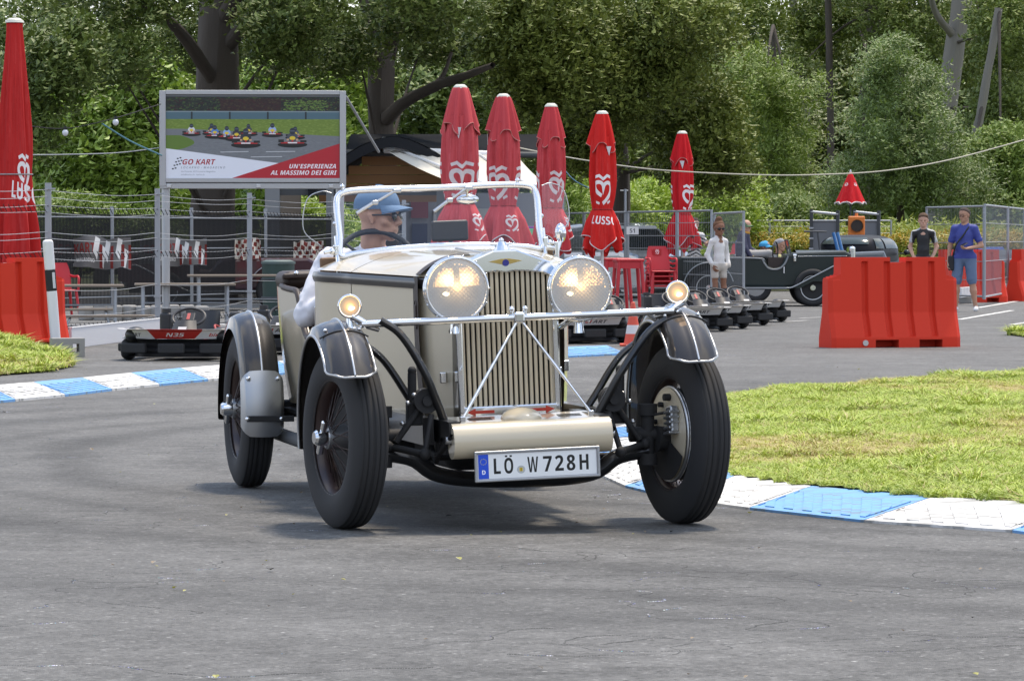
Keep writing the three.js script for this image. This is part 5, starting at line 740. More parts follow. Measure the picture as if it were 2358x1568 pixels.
// ---------- billboard ----------
{
  const z = 62, k = z / F, w = 427 * k, h = 222 * k, c = at(582, 321, z), t = thing('billboard', 'GO KART advertising billboard in a grey metal frame on posts', 'billboard', [c.x, 0, c.z], .06), y = c.y;
  const tx = canvasTex(1600, 800, (g, W, Hh) => {
    const R = rng(90); g.fillStyle = '#1d2620'; g.fillRect(0, 0, W, 160); for (let i = 0; i < 1500; i++) { g.fillStyle = ['#141a16', '#2b3a26', '#3f5527', '#33131a', '#10161a'][R() * 5 | 0]; g.fillRect(R() * W, R() * 140, 6 + R() * 22, 4 + R() * 10); }
    g.fillStyle = '#3d1418'; g.globalAlpha = .55; g.fillRect(500, 20, 560, 120); g.globalAlpha = 1; for (let i = 0; i < 300; i++) { g.fillStyle = ['#55702c', '#6f8a3b'][R() * 2 | 0]; g.fillRect(1080 + R() * 400, 30 + R() * 100, 8 + R() * 14, 5); }
    g.fillStyle = '#4e6a74'; g.fillRect(0, 148, W, 70); g.fillStyle = '#7e8e92'; g.fillRect(0, 138, W, 12); g.fillStyle = '#232c30'; for (const x of [230, 580, 930, 1280]) g.fillRect(x, 146, 16, 72);
    g.fillStyle = '#6e8432'; g.fillRect(0, 216, W, 180); for (let i = 0; i < 900; i++) { g.fillStyle = ['#627a2c', '#7c9040', '#879a45'][R() * 3 | 0]; g.fillRect(R() * W, 216 + R() * 150, 20, 4); }
    g.fillStyle = '#75787b'; g.beginPath(); g.moveTo(0, 310); g.lineTo(160, 310); g.lineTo(W, 380); g.lineTo(W, 700); g.lineTo(0, 700); g.fill(); for (let i = 0; i < 1800; i++) { g.fillStyle = ['#6b6e71', '#7f8285', '#74777a'][R() * 3 | 0]; g.fillRect(R() * W, 390 + R() * 260, 24, 3); }
    g.fillStyle = '#5f7a2e'; g.beginPath(); g.moveTo(0, 372); g.lineTo(130, 372); g.quadraticCurveTo(300, 420, 250, 460); g.quadraticCurveTo(150, 520, 0, 520); g.fill();
    g.strokeStyle = '#d5d7d8'; g.lineWidth = 5; for (const [a, b, cc, d] of [[500, 534, 760, 528], [920, 530, 1190, 526], [780, 580, 1070, 576]]) { g.beginPath(); g.moveTo(a, b); g.lineTo(cc, d); g.stroke(); }
    // karts and drivers printed on the poster
    const kart = (x, y, s, shirt) => { g.save(); g.translate(x, y); g.scale(s, s); g.fillStyle = '#17181a'; g.beginPath(); g.ellipse(0, 30, 190, 40, 0, 0, 7); g.fill(); g.fillStyle = '#b3262a'; g.fillRect(-150, -8, 300, 22); g.fillStyle = '#e8e8e6'; g.fillRect(-60, -4, 120, 16); g.fillStyle = '#222'; g.fillRect(-180, -40, 70, 40); g.fillRect(100, -30, 80, 30); g.fillStyle = shirt; g.beginPath(); g.ellipse(0, -70, 70, 62, 0, 0, 7); g.fill(); g.fillStyle = '#c9a27e'; g.fillRect(-74, -50, 30, 24); g.fillRect(44, -50, 30, 24); g.fillStyle = '#e2c53a'; g.beginPath(); g.ellipse(0, -58, 38, 26, 0, 0, 7); g.fill(); g.fillStyle = '#c23033'; g.beginPath(); g.moveTo(-16, -36); g.lineTo(16, -36); g.lineTo(0, 2); g.fill(); g.fillStyle = '#2b2f3a'; g.beginPath(); g.ellipse(0, -150, 38, 44, 0, 0, 7); g.fill(); g.fillStyle = '#55606e'; g.fillRect(-30, -160, 60, 14); g.restore(); };
    for (const [x, y, s, sh] of [[235, 350, .46, '#d8d8da'], [420, 345, .45, '#3b4250'], [450, 372, .5, '#4f7fc4'], [560, 380, .5, '#8fb0dc'], [760, 350, .45, '#4a4a50'], [980, 355, .52, '#9fb4dc'], [1190, 380, .48, '#555a66'], [650, 395, .55, '#383c44'], [735, 445, .72, '#30343c'], [1165, 440, .72, '#474c56']]) kart(x, y, s, sh);
    g.fillStyle = '#e4e6ee'; g.beginPath(); g.moveTo(0, 498); g.lineTo(1040, 640); g.lineTo(1040, 660); g.lineTo(560, 800); g.lineTo(0, 800); g.fill();
    g.fillStyle = '#b3202c'; g.beginPath(); g.moveTo(W, 450); g.lineTo(W, 800); g.lineTo(560, 800); g.closePath(); g.fill();
    g.fillStyle = '#f0eef0'; g.textAlign = 'right'; g.font = 'italic bold 58px sans-serif'; g.fillText("UN'ESPERIENZA", 1566, 690); g.fillText('AL MASSIMO DEI GIRI', 1566, 752);
    g.textAlign = 'left'; g.fillStyle = '#a31c2a'; g.font = 'italic bold 72px sans-serif'; g.fillText('GO KART', 142, 654); g.fillStyle = '#6a6d78'; g.font = 'italic 28px sans-serif'; g.fillText('L O C A R N O  -  M A G A D I N O', 136, 692); g.fillStyle = '#8a8d96'; g.font = '19px sans-serif'; g.fillText('Via Pizzante, 6573 Locarno-Magadino', 138, 728); g.fillText('info@kartm.ch - kartm.ch', 138, 758);
    g.fillStyle = '#1d1f24'; for (let a = 0; a < 5; a++) for (let b = 0; b < 5; b++) if ((a + b) % 2 && a + b > 1) g.fillRect(40 + a * 20 + b * 5, 690 - a * 20 + b * 13 - 40, 17, 12);
  });
  part('poster', new THREE.PlaneGeometry(w * .935, h * .86).translate(0, y + .015, .032), mat([1, 1, 1], .4, { map: tx }), t);
  part('backing', box(w * .97, h * .93, .04, 0, y, 0), M.grey, t);
  for (const s of [-1, 1]) part('frame_side', rbox(w * .034, h * .99, .10, .006, s * w * .485, y + .01, .01), M.alu, t);
  part('frame_top', rbox(w * .936, h * .045, .10, .006, 0, y + h * .485, .01), M.alu, t); part('frame_bottom', rbox(w * .936, h * .045, .10, .006, 0, y - h * .425, .01), M.alu, t); part('lower_rail', rbox(w * 1.0, h * .055, .08, .006, 0, y - h * .485, .01), M.alu, t);
  for (const s of [-.45, .03, .42]) part('rail_bolt', rbox(.07, .06, .03, .01, s * w, y - h * .485, .06), M.steel, t);
  for (const s of [-.47, .47]) part('support_post', cyl(.062, .062, y - h * .5, s * w, (y - h * .5) / 2, -.06, 0, 0, 0, 20), M.alu, t);
  part('brace', rod([w * .5, y + h * .45, 0], [w * .5 + 85 * k, y - h * .1, -2.0], .02), M.galv, t);
}

// ---------- pavilion with awning ----------
{
  const z = 79, k = z / F, t = thing('wooden_pavilion', 'open wooden pavilion with arched plank ceiling, dark roof and pull-out awning', 'pavilion', [0, 0, 0]);
  const p = (u, v, dz = 0) => { const q = at(u, v, z); q.z += dz; return q; }, cx = at(960, 549, z).x;
  const roofM = phys([.022, .023, .026], .95, { specularIntensity: .15, bumpMap: grain, bumpScale: .004 });
  // curved barrel ceiling of planks, seen from the open end: each plank its own piece
  const half = 185 * k, yE = at(0, 440, z).y, yR = at(0, 322, z).y, D = 4, arch = s => { const a = Math.abs(s); return lerp(yR, yE, Math.pow(a, 1.7)); }, cxx = at(905, 549, z).x;
  for (const sgn of [-1, 1]) {
    part('roof_slope', grid(10, 2, (u, v) => [cxx + sgn * lerp(0, half * 1.08, u), arch(u) + .06, -z + .3 - v * D]), roofM, t);
    part('barge_board', grid(14, 2, (u, v) => [cxx + sgn * lerp(0, half * 1.05, u), arch(u) + .05 - v * .20, -z + .32]), roofM, t);
    const n = 9; for (let i = 0; i < n; i++) { const a0 = i / n, a1 = (i + .94) / n, y0 = arch(a0), y1 = arch(a1), len = Math.hypot((a1 - a0) * half, y1 - y0); part('ceiling_plank', box(len, .02, D - .3, cxx + sgn * half * (a0 + a1) / 2, (y0 + y1) / 2 - .02, -z - D / 2 + .1, 0, 0, Math.atan2(y1 - y0, sgn * (a1 - a0) * half) + (sgn < 0 ? Math.PI : 0)), i % 2 ? M.woodWarm : M.woodWarm2, t); }
    for (const dz of [-1.2, -2.4, -3.6]) part('roof_rib', tube(Array.from({ length: 10 }, (_, i) => [cxx + sgn * half * i / 9, arch(i / 9) - .06, -z + dz]), .05, 24, 6), M.darkGrey, t);
  }
  for (let i = 0; i < 6; i++) { const y0 = lerp(yE - .2, yR - .12, i / 6), y1 = lerp(yE - .2, yR - .12, (i + .95) / 6), a = Math.pow(clamp((yR - y1 - .06) / (yR - yE)), 1 / 1.7), w = Math.max(.2, half * 2 * Math.min(1, a) - .1); part('gable_plank', box(w, y1 - y0, .03, cxx, (y0 + y1) / 2, -z - .9 - .01 * (i % 2)), i % 2 ? M.woodWarm : M.woodWarm2, t); }
  // long dark roof running back to the right
  part('main_roof', [grid(2, 4, (u, v) => [lerp(at(790, 0, z).x, at(1250, 0, z).x, u), lerp(at(0, 352, z).y, at(0, 312, z).y + .12, v), -z - .6 - v * 3.2])], roofM, t);
  part('gutter', rod(p(795, 350, -.5), p(1250, 356, -.5), .06, .06, 10), M.darkGrey, t);
  // posts
  for (const [u, w] of [[628, .28], [760, .14], [1015, .16]]) part('post', box(w, yE + .05, w, at(u, 549, z).x, (yE + .05) / 2, -z + .1), M.grey, t);
  for (const [u, w] of [[655, .5]]) part('plank_pier', box(w, yE, .2, at(u, 549, z).x, yE / 2, -z - 1.2), M.woodGrey, t);
  part('tie_beam', box(at(1040, 0, z).x - at(620, 0, z).x, .12, .12, (at(1040, 0, z).x + at(620, 0, z).x) / 2, yE - .02, -z + .05), M.darkGrey, t);
  part('back_wall', box(at(1300, 0, 84).x - at(850, 0, 84).x, 2.2, .12, (at(1300, 0, 84).x + at(850, 0, 84).x) / 2, 1.1, -84.5), mat([.30, .31, .34], .8), t);
  for (const [u, v, w, h, c] of [[915, 500, 26, 60, [.05, .06, .09]], [965, 480, 40, 44, [.28, .06, .08]], [965, 540, 36, 50, [.05, .06, .12]], [1010, 520, 26, 70, [.55, .55, .57]], [1100, 500, 60, 40, [.5, .5, .48]]]) part('notice_panel', box(w * 84 / F, h * 84 / F, .03, at(u, v, 84).x, at(u, v, 84).y, -84.4), mat(c, .5), t);
  part('serving_counter', [rbox(3.4, .06, .6, .01, at(1060, 0, z).x, 1.02, -z - 1), box(3.3, .95, .4, at(1060, 0, z).x, .5, -z - 1)], M.darkGrey, t);
  // awning
  const za = z - 3, aw = thing('awning', 'cream fabric awning stretched out from the pavilion on folding arms', 'awning'), A = at(890, 338, z), B = at(1035, 345, z + 1.2), C = at(1262, 436, za), D2 = at(1080, 428, za - 1.6);
  const q0 = at(885, 345, z), q1 = at(1190, 358, z + .6), q2 = at(1265, 428, za), q3 = at(1048, 424, za - 1.2);
  part('fabric', grid(26, 8, (u, v) => { const a = q0.clone().lerp(q1, u), b = q3.clone().lerp(q2, u), r = a.lerp(b, v); return [r.x, r.y - .05 * Math.sin(v * 3.14) + .012 * Math.cos(u * 80), r.z]; }), mat([.60, .57, .50], .85), aw);
  part('front_bar', rod(q3, q2, .045), M.white, aw); part('roller_case', rod(q0, q1, .07), M.white, aw); part('folding_arm', rod(q0.clone().lerp(q1, .12), q3.clone().lerp(q2, .35), .03), M.white, aw); part('folding_arm', rod(q0.clone().lerp(q1, .7), q3.clone().lerp(q2, .8), .03), M.white, aw);
  part('wall_bracket', [rod(p(880, 318), p(885, 350), .03), rod(p(880, 318), p(910, 318), .02), rod(p(930, 330), p(960, 330), .02), rod(p(935, 345), p(932, 330), .02)], M.steel, aw);
}
// ---------- tattered banners, tables, benches behind the fence ----------
{
  const tx = canvasTex(1024, 256, (g, W, h) => { g.fillStyle = '#6f6c6a'; g.fillRect(0, 0, W, h); g.fillStyle = '#8c2b28'; g.font = 'bold 120px sans-serif'; g.fillText('GO KART', 60, 140); g.fillStyle = '#e6e2dc'; g.font = 'bold 44px sans-serif'; g.fillText('LOCARNO - MAGADINO', 60, 210); g.fillStyle = '#e9e6e0'; for (const [x, y] of [[560, 0], [640, 60], [700, 10], [860, 0], [930, 90]]) { g.beginPath(); g.moveTo(x, y); g.lineTo(x + 60, y + 20); g.lineTo(x + 20, y + 190); g.lineTo(x - 30, y + 120); g.fill(); } g.fillStyle = '#7e2a25'; for (const x of [610, 760, 900, 990]) g.fillRect(x, 60, 40, 190); });
  const tx2 = canvasTex(512, 256, (g) => { g.fillStyle = '#d9d3c4'; g.fillRect(0, 0, 512, 256); g.fillStyle = '#7a332b'; for (let i = 0; i < 9; i++) for (let j = 0; j < 5; j++) if ((i + j) % 2) { g.beginPath(); g.moveTo(i * 60 + j * 14, j * 52); g.lineTo(i * 60 + 64 + j * 10, j * 52 + 8); g.lineTo(i * 60 + 50 + j * 14, j * 52 + 60); g.lineTo(i * 60 - 8 + j * 14, j * 52 + 48); g.fill(); } });
  for (const [label, u0, u1, v0, v1, z, map, seed] of [['tattered grey and red GO KART banner tied to the railing at the left', 120, 300, 542, 622, 67.3, tx, 1], ['tattered grey and red banner tied to the railing beside the billboard post', 320, 475, 545, 615, 70, tx, 2], ['red and white torn banner between the dark trunk and the pavilion post', 540, 600, 545, 600, 72.4, tx2, 3], ['brown and white checkered banner beside the driver', 675, 745, 552, 608, 74.4, tx2, 4]]) {
    const t = thing('banner', label, 'banner'), a = at(u0, v0, z), b = at(u1, v1, z); part('banner_cloth', grid(40, 10, (u, v) => [lerp(a.x, b.x, u), lerp(b.y + .06 * noise2(u * 9, seed), a.y - .07 * noise2(u * 7, seed + 5), v), a.z + .06 * Math.sin(u * 16 + seed) + .03 * Math.sin(v * 5 + u * 9)]), mat([1, 1, 1], .8, { map }), t); part('tie', [rod([a.x, a.y, a.z], [a.x, a.y + .12, a.z], .005), rod([b.x, a.y, a.z], [b.x, a.y + .12, a.z], .005)], M.blackMatt, t);
  }
  const table = (label, u, v, z, L) => { const c = at(u, v, z), t = thing('picnic_table', label, 'table', [c.x, 0, c.z], .12, 'wooden tables behind the wire fence'), top = c.y; for (let i = 0; i < 4; i++) part('table_plank', rbox(L, .035, .15, .008, 0, top - .018, -.24 + i * .16), M.woodGrey, t); for (const s of [-1, 1]) for (const q of [-1, 1]) part('leg', rod([s * L * .42, 0, q * .26], [s * L * .42, top - .03, q * .22], .022), M.galv, t); part('cross_bar', rod([-L * .42, .3, 0], [L * .42, .3, 0], .015), M.galv, t); };
  table('wooden table behind the left end of the wire fence', 160, 655, 60, 1.55); table('wooden table right of the middle fence post', 425, 652, 62, 1.5); table('long pale wooden table top behind the middle fence post', 590, 632, 66, 2.2);
  const bench = (label, u, v, z, L) => { const c = at(u, v, z), t = thing('bench', label, 'bench', [c.x, 0, c.z], .12, 'benches behind the wire fence'), top = c.y; for (let i = 0; i < 2; i++) part('seat_plank', rbox(L, .035, .14, .008, 0, top - .018, -.075 + i * .15), M.woodGrey, t); for (const s of [-1, 1]) part('leg', tube([[s * L * .4, 0, -.14], [s * L * .36, top - .05, -.1], [s * L * .36, top - .05, .1], [s * L * .4, 0, .14]], .018, 24, 6), M.galv, t); };
  bench('low bench behind the white board', 260, 725, 58, 1.7); bench('low bench left of the fence post', 175, 710, 62, 1.2);
  { const c = at(140, 650, 66), t = thing('plastic_chair', 'red plastic chair beyond the left fence tables', 'chair', [c.x, 0, c.z], .4, 'red plastic chairs'); chairParts(t); }
  { const c = at(640, 700, 68), t = thing('waste_bin', 'dark green round bin behind the wire fence', 'bin', [c.x, 0, c.z]); part('drum', cyl(.27, .25, .85, 0, .425, 0, 0, 0, 0, 28), mat([.03, .06, .05], .5), t); part('lid', [cyl(.285, .285, .04, 0, .87, 0, 0, 0, 0, 28), cyl(.2, .28, .03, 0, .90, 0, 0, 0, 0, 28)], mat([.10, .14, .13], .5), t); part('hoop', [ring(.272, .012, 0, .3, 0, Math.PI / 2), ring(.276, .012, 0, .6, 0, Math.PI / 2)], M.darkGrey, t); }
  { const t = thing('stone_edging', 'low pale stone edging behind the fence benches', 'edging'), a = at(180, 0, 64), b = at(480, 0, 64), R = rng(12); for (let i = 0; i < 9; i++) part('stone', rbox(.2, .22 + .05 * R(), .2, .04, lerp(a.x, b.x, (i + .5) / 9), .11, -64 + .1 * R(), 0, R(), 0), M.concrete, t); }
}
function chairParts(t, y0 = 0) {
  const g = []; part('seat', rbox(.44, .03, .42, .012, 0, y0 + .44, 0), M.redChair, t);
  part('backrest', grid(10, 10, (u, v) => { const x = (u * 2 - 1) * .21 * (1 - .25 * Math.pow(v, 4)), y = .46 + v * .42; return [x, y0 + y, -.19 - .09 * v + .05 * Math.pow(u * 2 - 1, 2)]; }), M.redChair, t);
  for (const sx of [-1, 1]) { for (const sz of [-1, 1]) part('leg', rod([sx * .24, y0, sz * .22], [sx * .19, y0 + .44, sz * .17], .02, .026, 6), M.redChair, t); part('armrest', tube([[sx * .23, y0 + .44, .17], [sx * .24, y0 + .65, .15], [sx * .24, y0 + .66, -.1], [sx * .2, y0 + .68, -.22]], .02, 20, 6), M.redChair, t); }
}
// red chairs in a stack and red stools
{
  const c = at(1522, 0, 72); for (let i = 0; i < 4; i++) { const t = thing('plastic_chair', ['red plastic chair at the bottom of the stack by the last tall parasol', 'second red plastic chair from the bottom of the stack', 'third red plastic chair from the bottom of the stack', 'red plastic chair on top of the stack, white emblem on its back'][i], 'chair', [c.x, 0, c.z + i * .015], .25, 'stacked red plastic chairs'); chairParts(t, i * .085); if (i === 3) { const tx = canvasTex(128, 96, (g) => { g.fillStyle = '#a3161c'; g.fillRect(0, 0, 128, 96); heart(g, 64, 46, .55, '#e8dede'); }); part('emblem', new THREE.PlaneGeometry(.15, .11).translate(0, 1.03, -.228), mat([1, 1, 1], .5, { map: tx }), t); } }
  for (const [u, z, label] of [[1447, 70, 'red plastic stool table beside the bright red parasol'], [1418, 73, 'red plastic stool table half behind the right headlamp']]) { const p = at(u, 0, z), t = thing('plastic_table', label, 'table', [p.x, 0, p.z], .15, 'red plastic tables'); part('table_top', rbox(.48, .05, .46, .02, 0, .90, 0), M.redChair, t); part('apron', [box(.42, .12, .02, 0, .82, .2), box(.42, .12, .02, 0, .82, -.2), box(.02, .12, .40, .2, .82, 0), box(.02, .12, .40, -.2, .82, 0)], M.redChair, t); for (const sx of [-1, 1]) for (const sz of [-1, 1]) part('leg', rod([sx * .25, 0, sz * .24], [sx * .19, .88, sz * .19], .03, .036, 6), M.redChair, t); }
  const q = at(1712, 0, 84), t = thing('plastic_chair', 'red plastic chair behind the woman in white', 'chair', [q.x, 0, q.z], .2, 'red plastic chairs'); chairParts(t, .28); part('platform', box(.6, .28, .6, 0, .14, 0), M.darkGrey, t);
}
// ---------- karts ----------
const kartTex = canvasTex(1024, 96, (g, W, h) => { g.fillStyle = '#dcd9d4'; g.fillRect(0, 0, W, h); g.fillStyle = '#b8322a'; g.beginPath(); g.moveTo(350, 0); g.lineTo(690, 0); g.lineTo(640, h); g.lineTo(390, h); g.fill(); g.font = 'italic bold 62px sans-serif'; g.textAlign = 'center'; g.fillStyle = '#e8e4e0'; g.fillText('N35', 515, 70); g.font = 'italic bold 54px sans-serif'; g.textAlign = 'left'; for (const x of [60, 730]) { g.fillStyle = '#c0392f'; g.fillText('birel', x, 68); g.fillStyle = '#33343a'; g.fillText('ART', x + 128, 68); } });
const kartTex2 = canvasTex(1024, 96, (g, W, h) => { g.fillStyle = '#dcd9d4'; g.fillRect(0, 0, W, h); g.font = 'italic bold 60px sans-serif'; g.fillStyle = '#c0392f'; g.fillText('birel', 380, 70); g.fillStyle = '#33343a'; g.fillText('ART', 524, 70); g.fillStyle = '#b8322a'; g.fillRect(0, 60, 200, 36); g.fillRect(824, 60, 200, 36); });
function kart(label, pos, turn, tx) {
  const t = thing('go_kart', label, 'go-kart', pos, turn, 'parked go-karts');                       // nose towards +z
  const nose = []; for (let i = 0; i <= 24; i++) { const s = -1 + i / 12, a = Math.abs(s); nose.push([s * .63, .98 - .12 * a * a - .36 * Math.pow(a, 7)]); } nose.reverse(); const flip = gs => { for (const g of gs) { const uv = g.attributes.uv; for (let i = 0; i < uv.count; i++) uv.setX(i, 1 - uv.getX(i)); } return gs; };
  const nb = sub('nose', t); part('bumper', sweep(nose, [[-.02, .05], [.075, .045], [.105, .085], [.088, .115], [.11, .15], [.09, .185], [.105, .215], [.065, .255], [-.03, .26]]), M.plasticBlack, nb);
  part('fairing', (() => { const gs = flip(sweep(nose, [[.066, .261], [.03, .355], [-.01, .375], [-.08, .375]])); gs.forEach((g, i) => { if (i) { const uv = g.attributes.uv; for (let q = 0; q < uv.count; q++) uv.setY(q, .98); } }); return gs; })(), mat([1, 1, 1], .35, { map: tx }), nb);
  part('bumper_pad', [-.42, 0, .42].map(x => rbox(.28, .12, .07, .02, x, .15, .98 - .26 * x * x * 1.0 + .055 - (Math.abs(x) > .1 ? .05 : 0), 0, x * .5, 0)), M.blackMatt, nb);
  for (const s of [-1, 1]) part('wheel_cover', ball(.12, s * .46, .30, .70, .95, .85, 1.1, 18), M.plasticBlack, nb);
  for (const s of [-1, 1]) { const sp = sub('side_pod', t); part('pod', [rbox(.22, .16, .92, .05, s * .56, .17, .06), rbox(.05, .10, 1.0, .02, s * .675, .15, .04)], M.plasticBlack, sp); part('pod_panel', rbox(.18, .05, .84, .02, s * .56, .265, .06), mat([.66, .65, .63], .4), sp); }
  part('rear_bumper', [tube([[.62, .17, -.5], [.6, .18, -.86], [.3, .18, -.95], [-.3, .18, -.95], [-.6, .18, -.86], [-.62, .17, -.5]], .055, 50, 8), tube([[.6, .27, -.8], [.3, .28, -.92], [-.3, .28, -.92], [-.6, .27, -.8]], .035, 40, 8)], M.plasticBlack, t);
  part('frame', [rod([-.33, .07, -.85], [-.30, .07, .8], .018), rod([.33, .07, -.85], [.30, .07, .8], .018), rod([-.33, .09, .3], [.33, .09, .3], .018), rod([-.5, .09, .62], [.5, .09, .62], .018), rod([-.5, .12, -.6], [.5, .12, -.6], .02)], M.darkGrey, t); part('floor_tray', box(.62, .01, 1.0, 0, .06, .3), M.grey, t);
  for (const [x, z, w] of [[-.56, .62, .13], [.56, .62, .13], [-.55, -.6, .2], [.55, -.6, .2]]) { const g = sub('wheel', t); g.position.set(x, .13, z); part('tyre', new THREE.TorusGeometry(.085, .045, 10, 28).scale(1, 1, w / .09).rotateY(Math.PI / 2), M.rubber, g); part('rim', cyl(.065, .065, w * .9, 0, 0, 0, 0, 0, Math.PI / 2, 20), M.steel, g); }
  part('seat', grid(18, 14, (u, v) => { const a = (u - .5) * 2.9, r = .20 - .02 * v; const y = .09 + v * .48; return [Math.sin(a) * r * 1.05, y * (1) + .0, -.30 - .18 * v - Math.cos(a) * r * .75 + .1]; }), M.plasticBlack, t); part('seat_pan', rbox(.36, .05, .34, .02, 0, .10, -.2), M.plasticBlack, t);
  const sw = sub('steering_wheel', t); sw.position.set(.0, .50, .26); sw.rotation.x = -.75; part('wheel_rim', new THREE.TorusGeometry(.165, .018, 8, 40).scale(1.05, .85, 1), M.plasticBlack, sw); part('hub_pad', rbox(.14, .13, .03, .015, 0, 0, 0), M.plasticBlack, sw); part('hub_decal', [rbox(.035, .10, .008, .003, 0, 0, .018)], mat([.45, .08, .07], .5), sw);
  part('steering_column', rod([0, .48, .28], [0, .12, .62], .014), M.steel, t);
  part('front_panel', [grid(10, 8, (u, v) => { const s = u * 2 - 1; return [s * lerp(.17, .11, v), lerp(.22, .47, v), .66 - .22 * v - .06 * s * s]; })], M.plasticBlack, t); part('number_decal', new THREE.PlaneGeometry(.09, .09).rotateX(-.72).translate(0, .36, .57), mat([.6, .58, .56], .4), t);
  const en = sub('engine', t); part('engine_block', [rbox(.22, .20, .26, .03, .38, .26, -.42), cyl(.075, .075, .12, .38, .30, -.27, Math.PI / 2, 0, 0, 20)], M.alu, en); part('air_box', [rbox(.16, .22, .18, .04, .36, .45, -.45)], M.plasticBlack, en); part('fuel_tank', rbox(.2, .14, .22, .04, -.40, .24, -.3), M.white, en); part('battery_box', [rbox(.13, .26, .13, .03, -.3, .42, .02), cyl(.05, .05, .06, -.3, .57, .02)], M.plasticBlack, en); part('cables', tube([[.3, .3, -.3], [.2, .4, -.1], [.25, .3, .1], [.1, .2, .2]], .012), mat([.4, .05, .04], .5), en);
  t.scale.y = .88;
  return t;
}
{
  const near = (u, v, dx = 0, dz = 0) => { const p = ground(u, v); return [p.x + dx, 0, p.z + dz]; };
  kart('white and red go-kart with N35 on its nose, at the left', near(430, 832, 0, -1.0), -.16, kartTex);
  kart('go-kart between the left kart and the cream car tail', near(650, 822, 0, -1.6), -.16, kartTex2);
  [[1352, 793, 'go-kart just right of the radiator'], [1395, 788, 'go-kart second right of the radiator, beside the cone'], [1452, 778, 'go-kart behind the traffic cone'], [1600, 765, 'go-kart fourth from the far end, half behind the right front wing'], [1650, 759, 'go-kart third from the far end of the right row'], [1702, 751, 'go-kart second from the far end of the right row'], [1748, 743, 'go-kart at the far end of the right row']].forEach(([u, v, label], i) => kart(label, near(u - 40, v, -.12, -1.0), .42, kartTex2));
}
{ const p = ground(1458, 797), t = thing('traffic_cone', 'red and white traffic cone among the right-hand karts', 'cone', p.toArray()); const f = y => lerp(.125, .03, y / .55), band = (y0, y1, m, n) => part(n, lathe([[f(y0), y0], [f(y1), y1]], 28).translate(0, .03, 0), m, t); t.scale.setScalar(.86); const cr = mat([.66, .09, .05], .6), cw = mat([.66, .64, .63], .6); part('base', rbox(.36, .035, .36, .012, 0, .018, 0), cr, t); band(0, .14, cr, 'lower_band'); band(.14, .26, cw, 'white_band'); band(.26, .38, cr, 'middle_band'); band(.38, .45, cw, 'upper_white_band'); part('tip', lathe([[f(.45), .45], [f(.56), .56], [.02, .575], [0, .575]], 28).translate(0, .03, 0), cr, t); }

// ---------- mesh fence panels ----------
function panelFence(label, pts, o = {}) {
  const t = thing('mesh_fence', label, 'fence', [0, 0, 0], 0, 'mobile mesh fence panels'), Hh = o.h || 1.9;
  for (let i = 0; i + 1 < pts.length; i++) {
    const [x0, z0] = pts[i], [x1, z1] = pts[i + 1], pn = sub('fence_panel', t), y0 = o.y0 || .12;
    for (const s of [0.012, .988]) part('upright', rod([lerp(x0, x1, s), y0, lerp(z0, z1, s)], [lerp(x0, x1, s), Hh, lerp(z0, z1, s)], .024, .024, 10), M.galv, pn);
    part('top_rail', rod([x0, Hh - .02, z0], [x1, Hh - .02, z1], .02, .02, 8), M.galv, pn); part('bottom_rail', rod([x0, y0 + .05, z0], [x1, y0 + .05, z1], .02, .02, 8), M.galv, pn);
    for (let k = 1; k <= (o.n || 4); k++) { const y = lerp(y0, Hh, k / ((o.n || 4) + 1)); part('wire_bar', rod([x0, y, z0], [x1, y, z1], .007, .007, 5), M.galv, pn); }
    const L = Math.hypot(x1 - x0, z1 - z0), n = Math.floor(L / .1), gs = []; for (let k = 1; k < n; k++) gs.push(rod([lerp(x0, x1, k / n), y0 + .05, lerp(z0, z1, k / n)], [lerp(x0, x1, k / n), Hh - .02, lerp(z0, z1, k / n)], .0016, .0016, 4)); part('wires', gs, M.galv, pn).userData.kind = 'stuff';
  }
  return t;
}
const xz = (u, z) => [(u - U0) * z / F, -z];
panelFence('mesh fence panels behind the parasols in the middle', [xz(1240, 86), xz(1345, 83), xz(1445, 80), xz(1560, 77.5), xz(1640, 75.5)], { h: 1.8, n: 6 });
panelFence('open mesh fence panel beside the woman in white', [xz(1645, 75), xz(1714, 70.5)], { h: 1.72 + .02, n: 2 });
panelFence('mesh fence panel behind the teenage boy and the man', [xz(2133, 82), xz(2268, 78)], { h: 1.9, n: 4 });
panelFence('mesh fence panels on white boards at the right edge', [xz(2268, 77.6), xz(2322, 84), xz(2360, 89), xz(2420, 95)], { h: 1.92, n: 4 });
{ // white footing boards on blocks
  const A = ground(2262, 697), B = ground(2326, 682); for (const [a, b, label] of [[ground(2212, 700), ground(2324, 688), 'white footing board under the mesh fence beside the man'], [ground(2326, 687), ground(2420, 672), 'white footing board under the mesh fence at the right edge']]) { const d = b.clone().sub(a), L = d.length(), t = thing('footing_board', label, 'board', [a.x, 0, a.z], Math.atan2(-d.z, d.x)); part('board', rbox(L, .2, .06, .01, L / 2, .22, 0), M.white, t); for (let i = 0; i < 4; i++) part('block', rbox(.34, .13, .25, .015, L * (i + .5) / 4, .065, 0), M.concrete, t); }
}
panelFence('wire field fence beyond the green tourer', [xz(1720, 100), xz(1772, 100), xz(1880, 100), xz(2055, 100)], { h: 1.72, n: 9 });
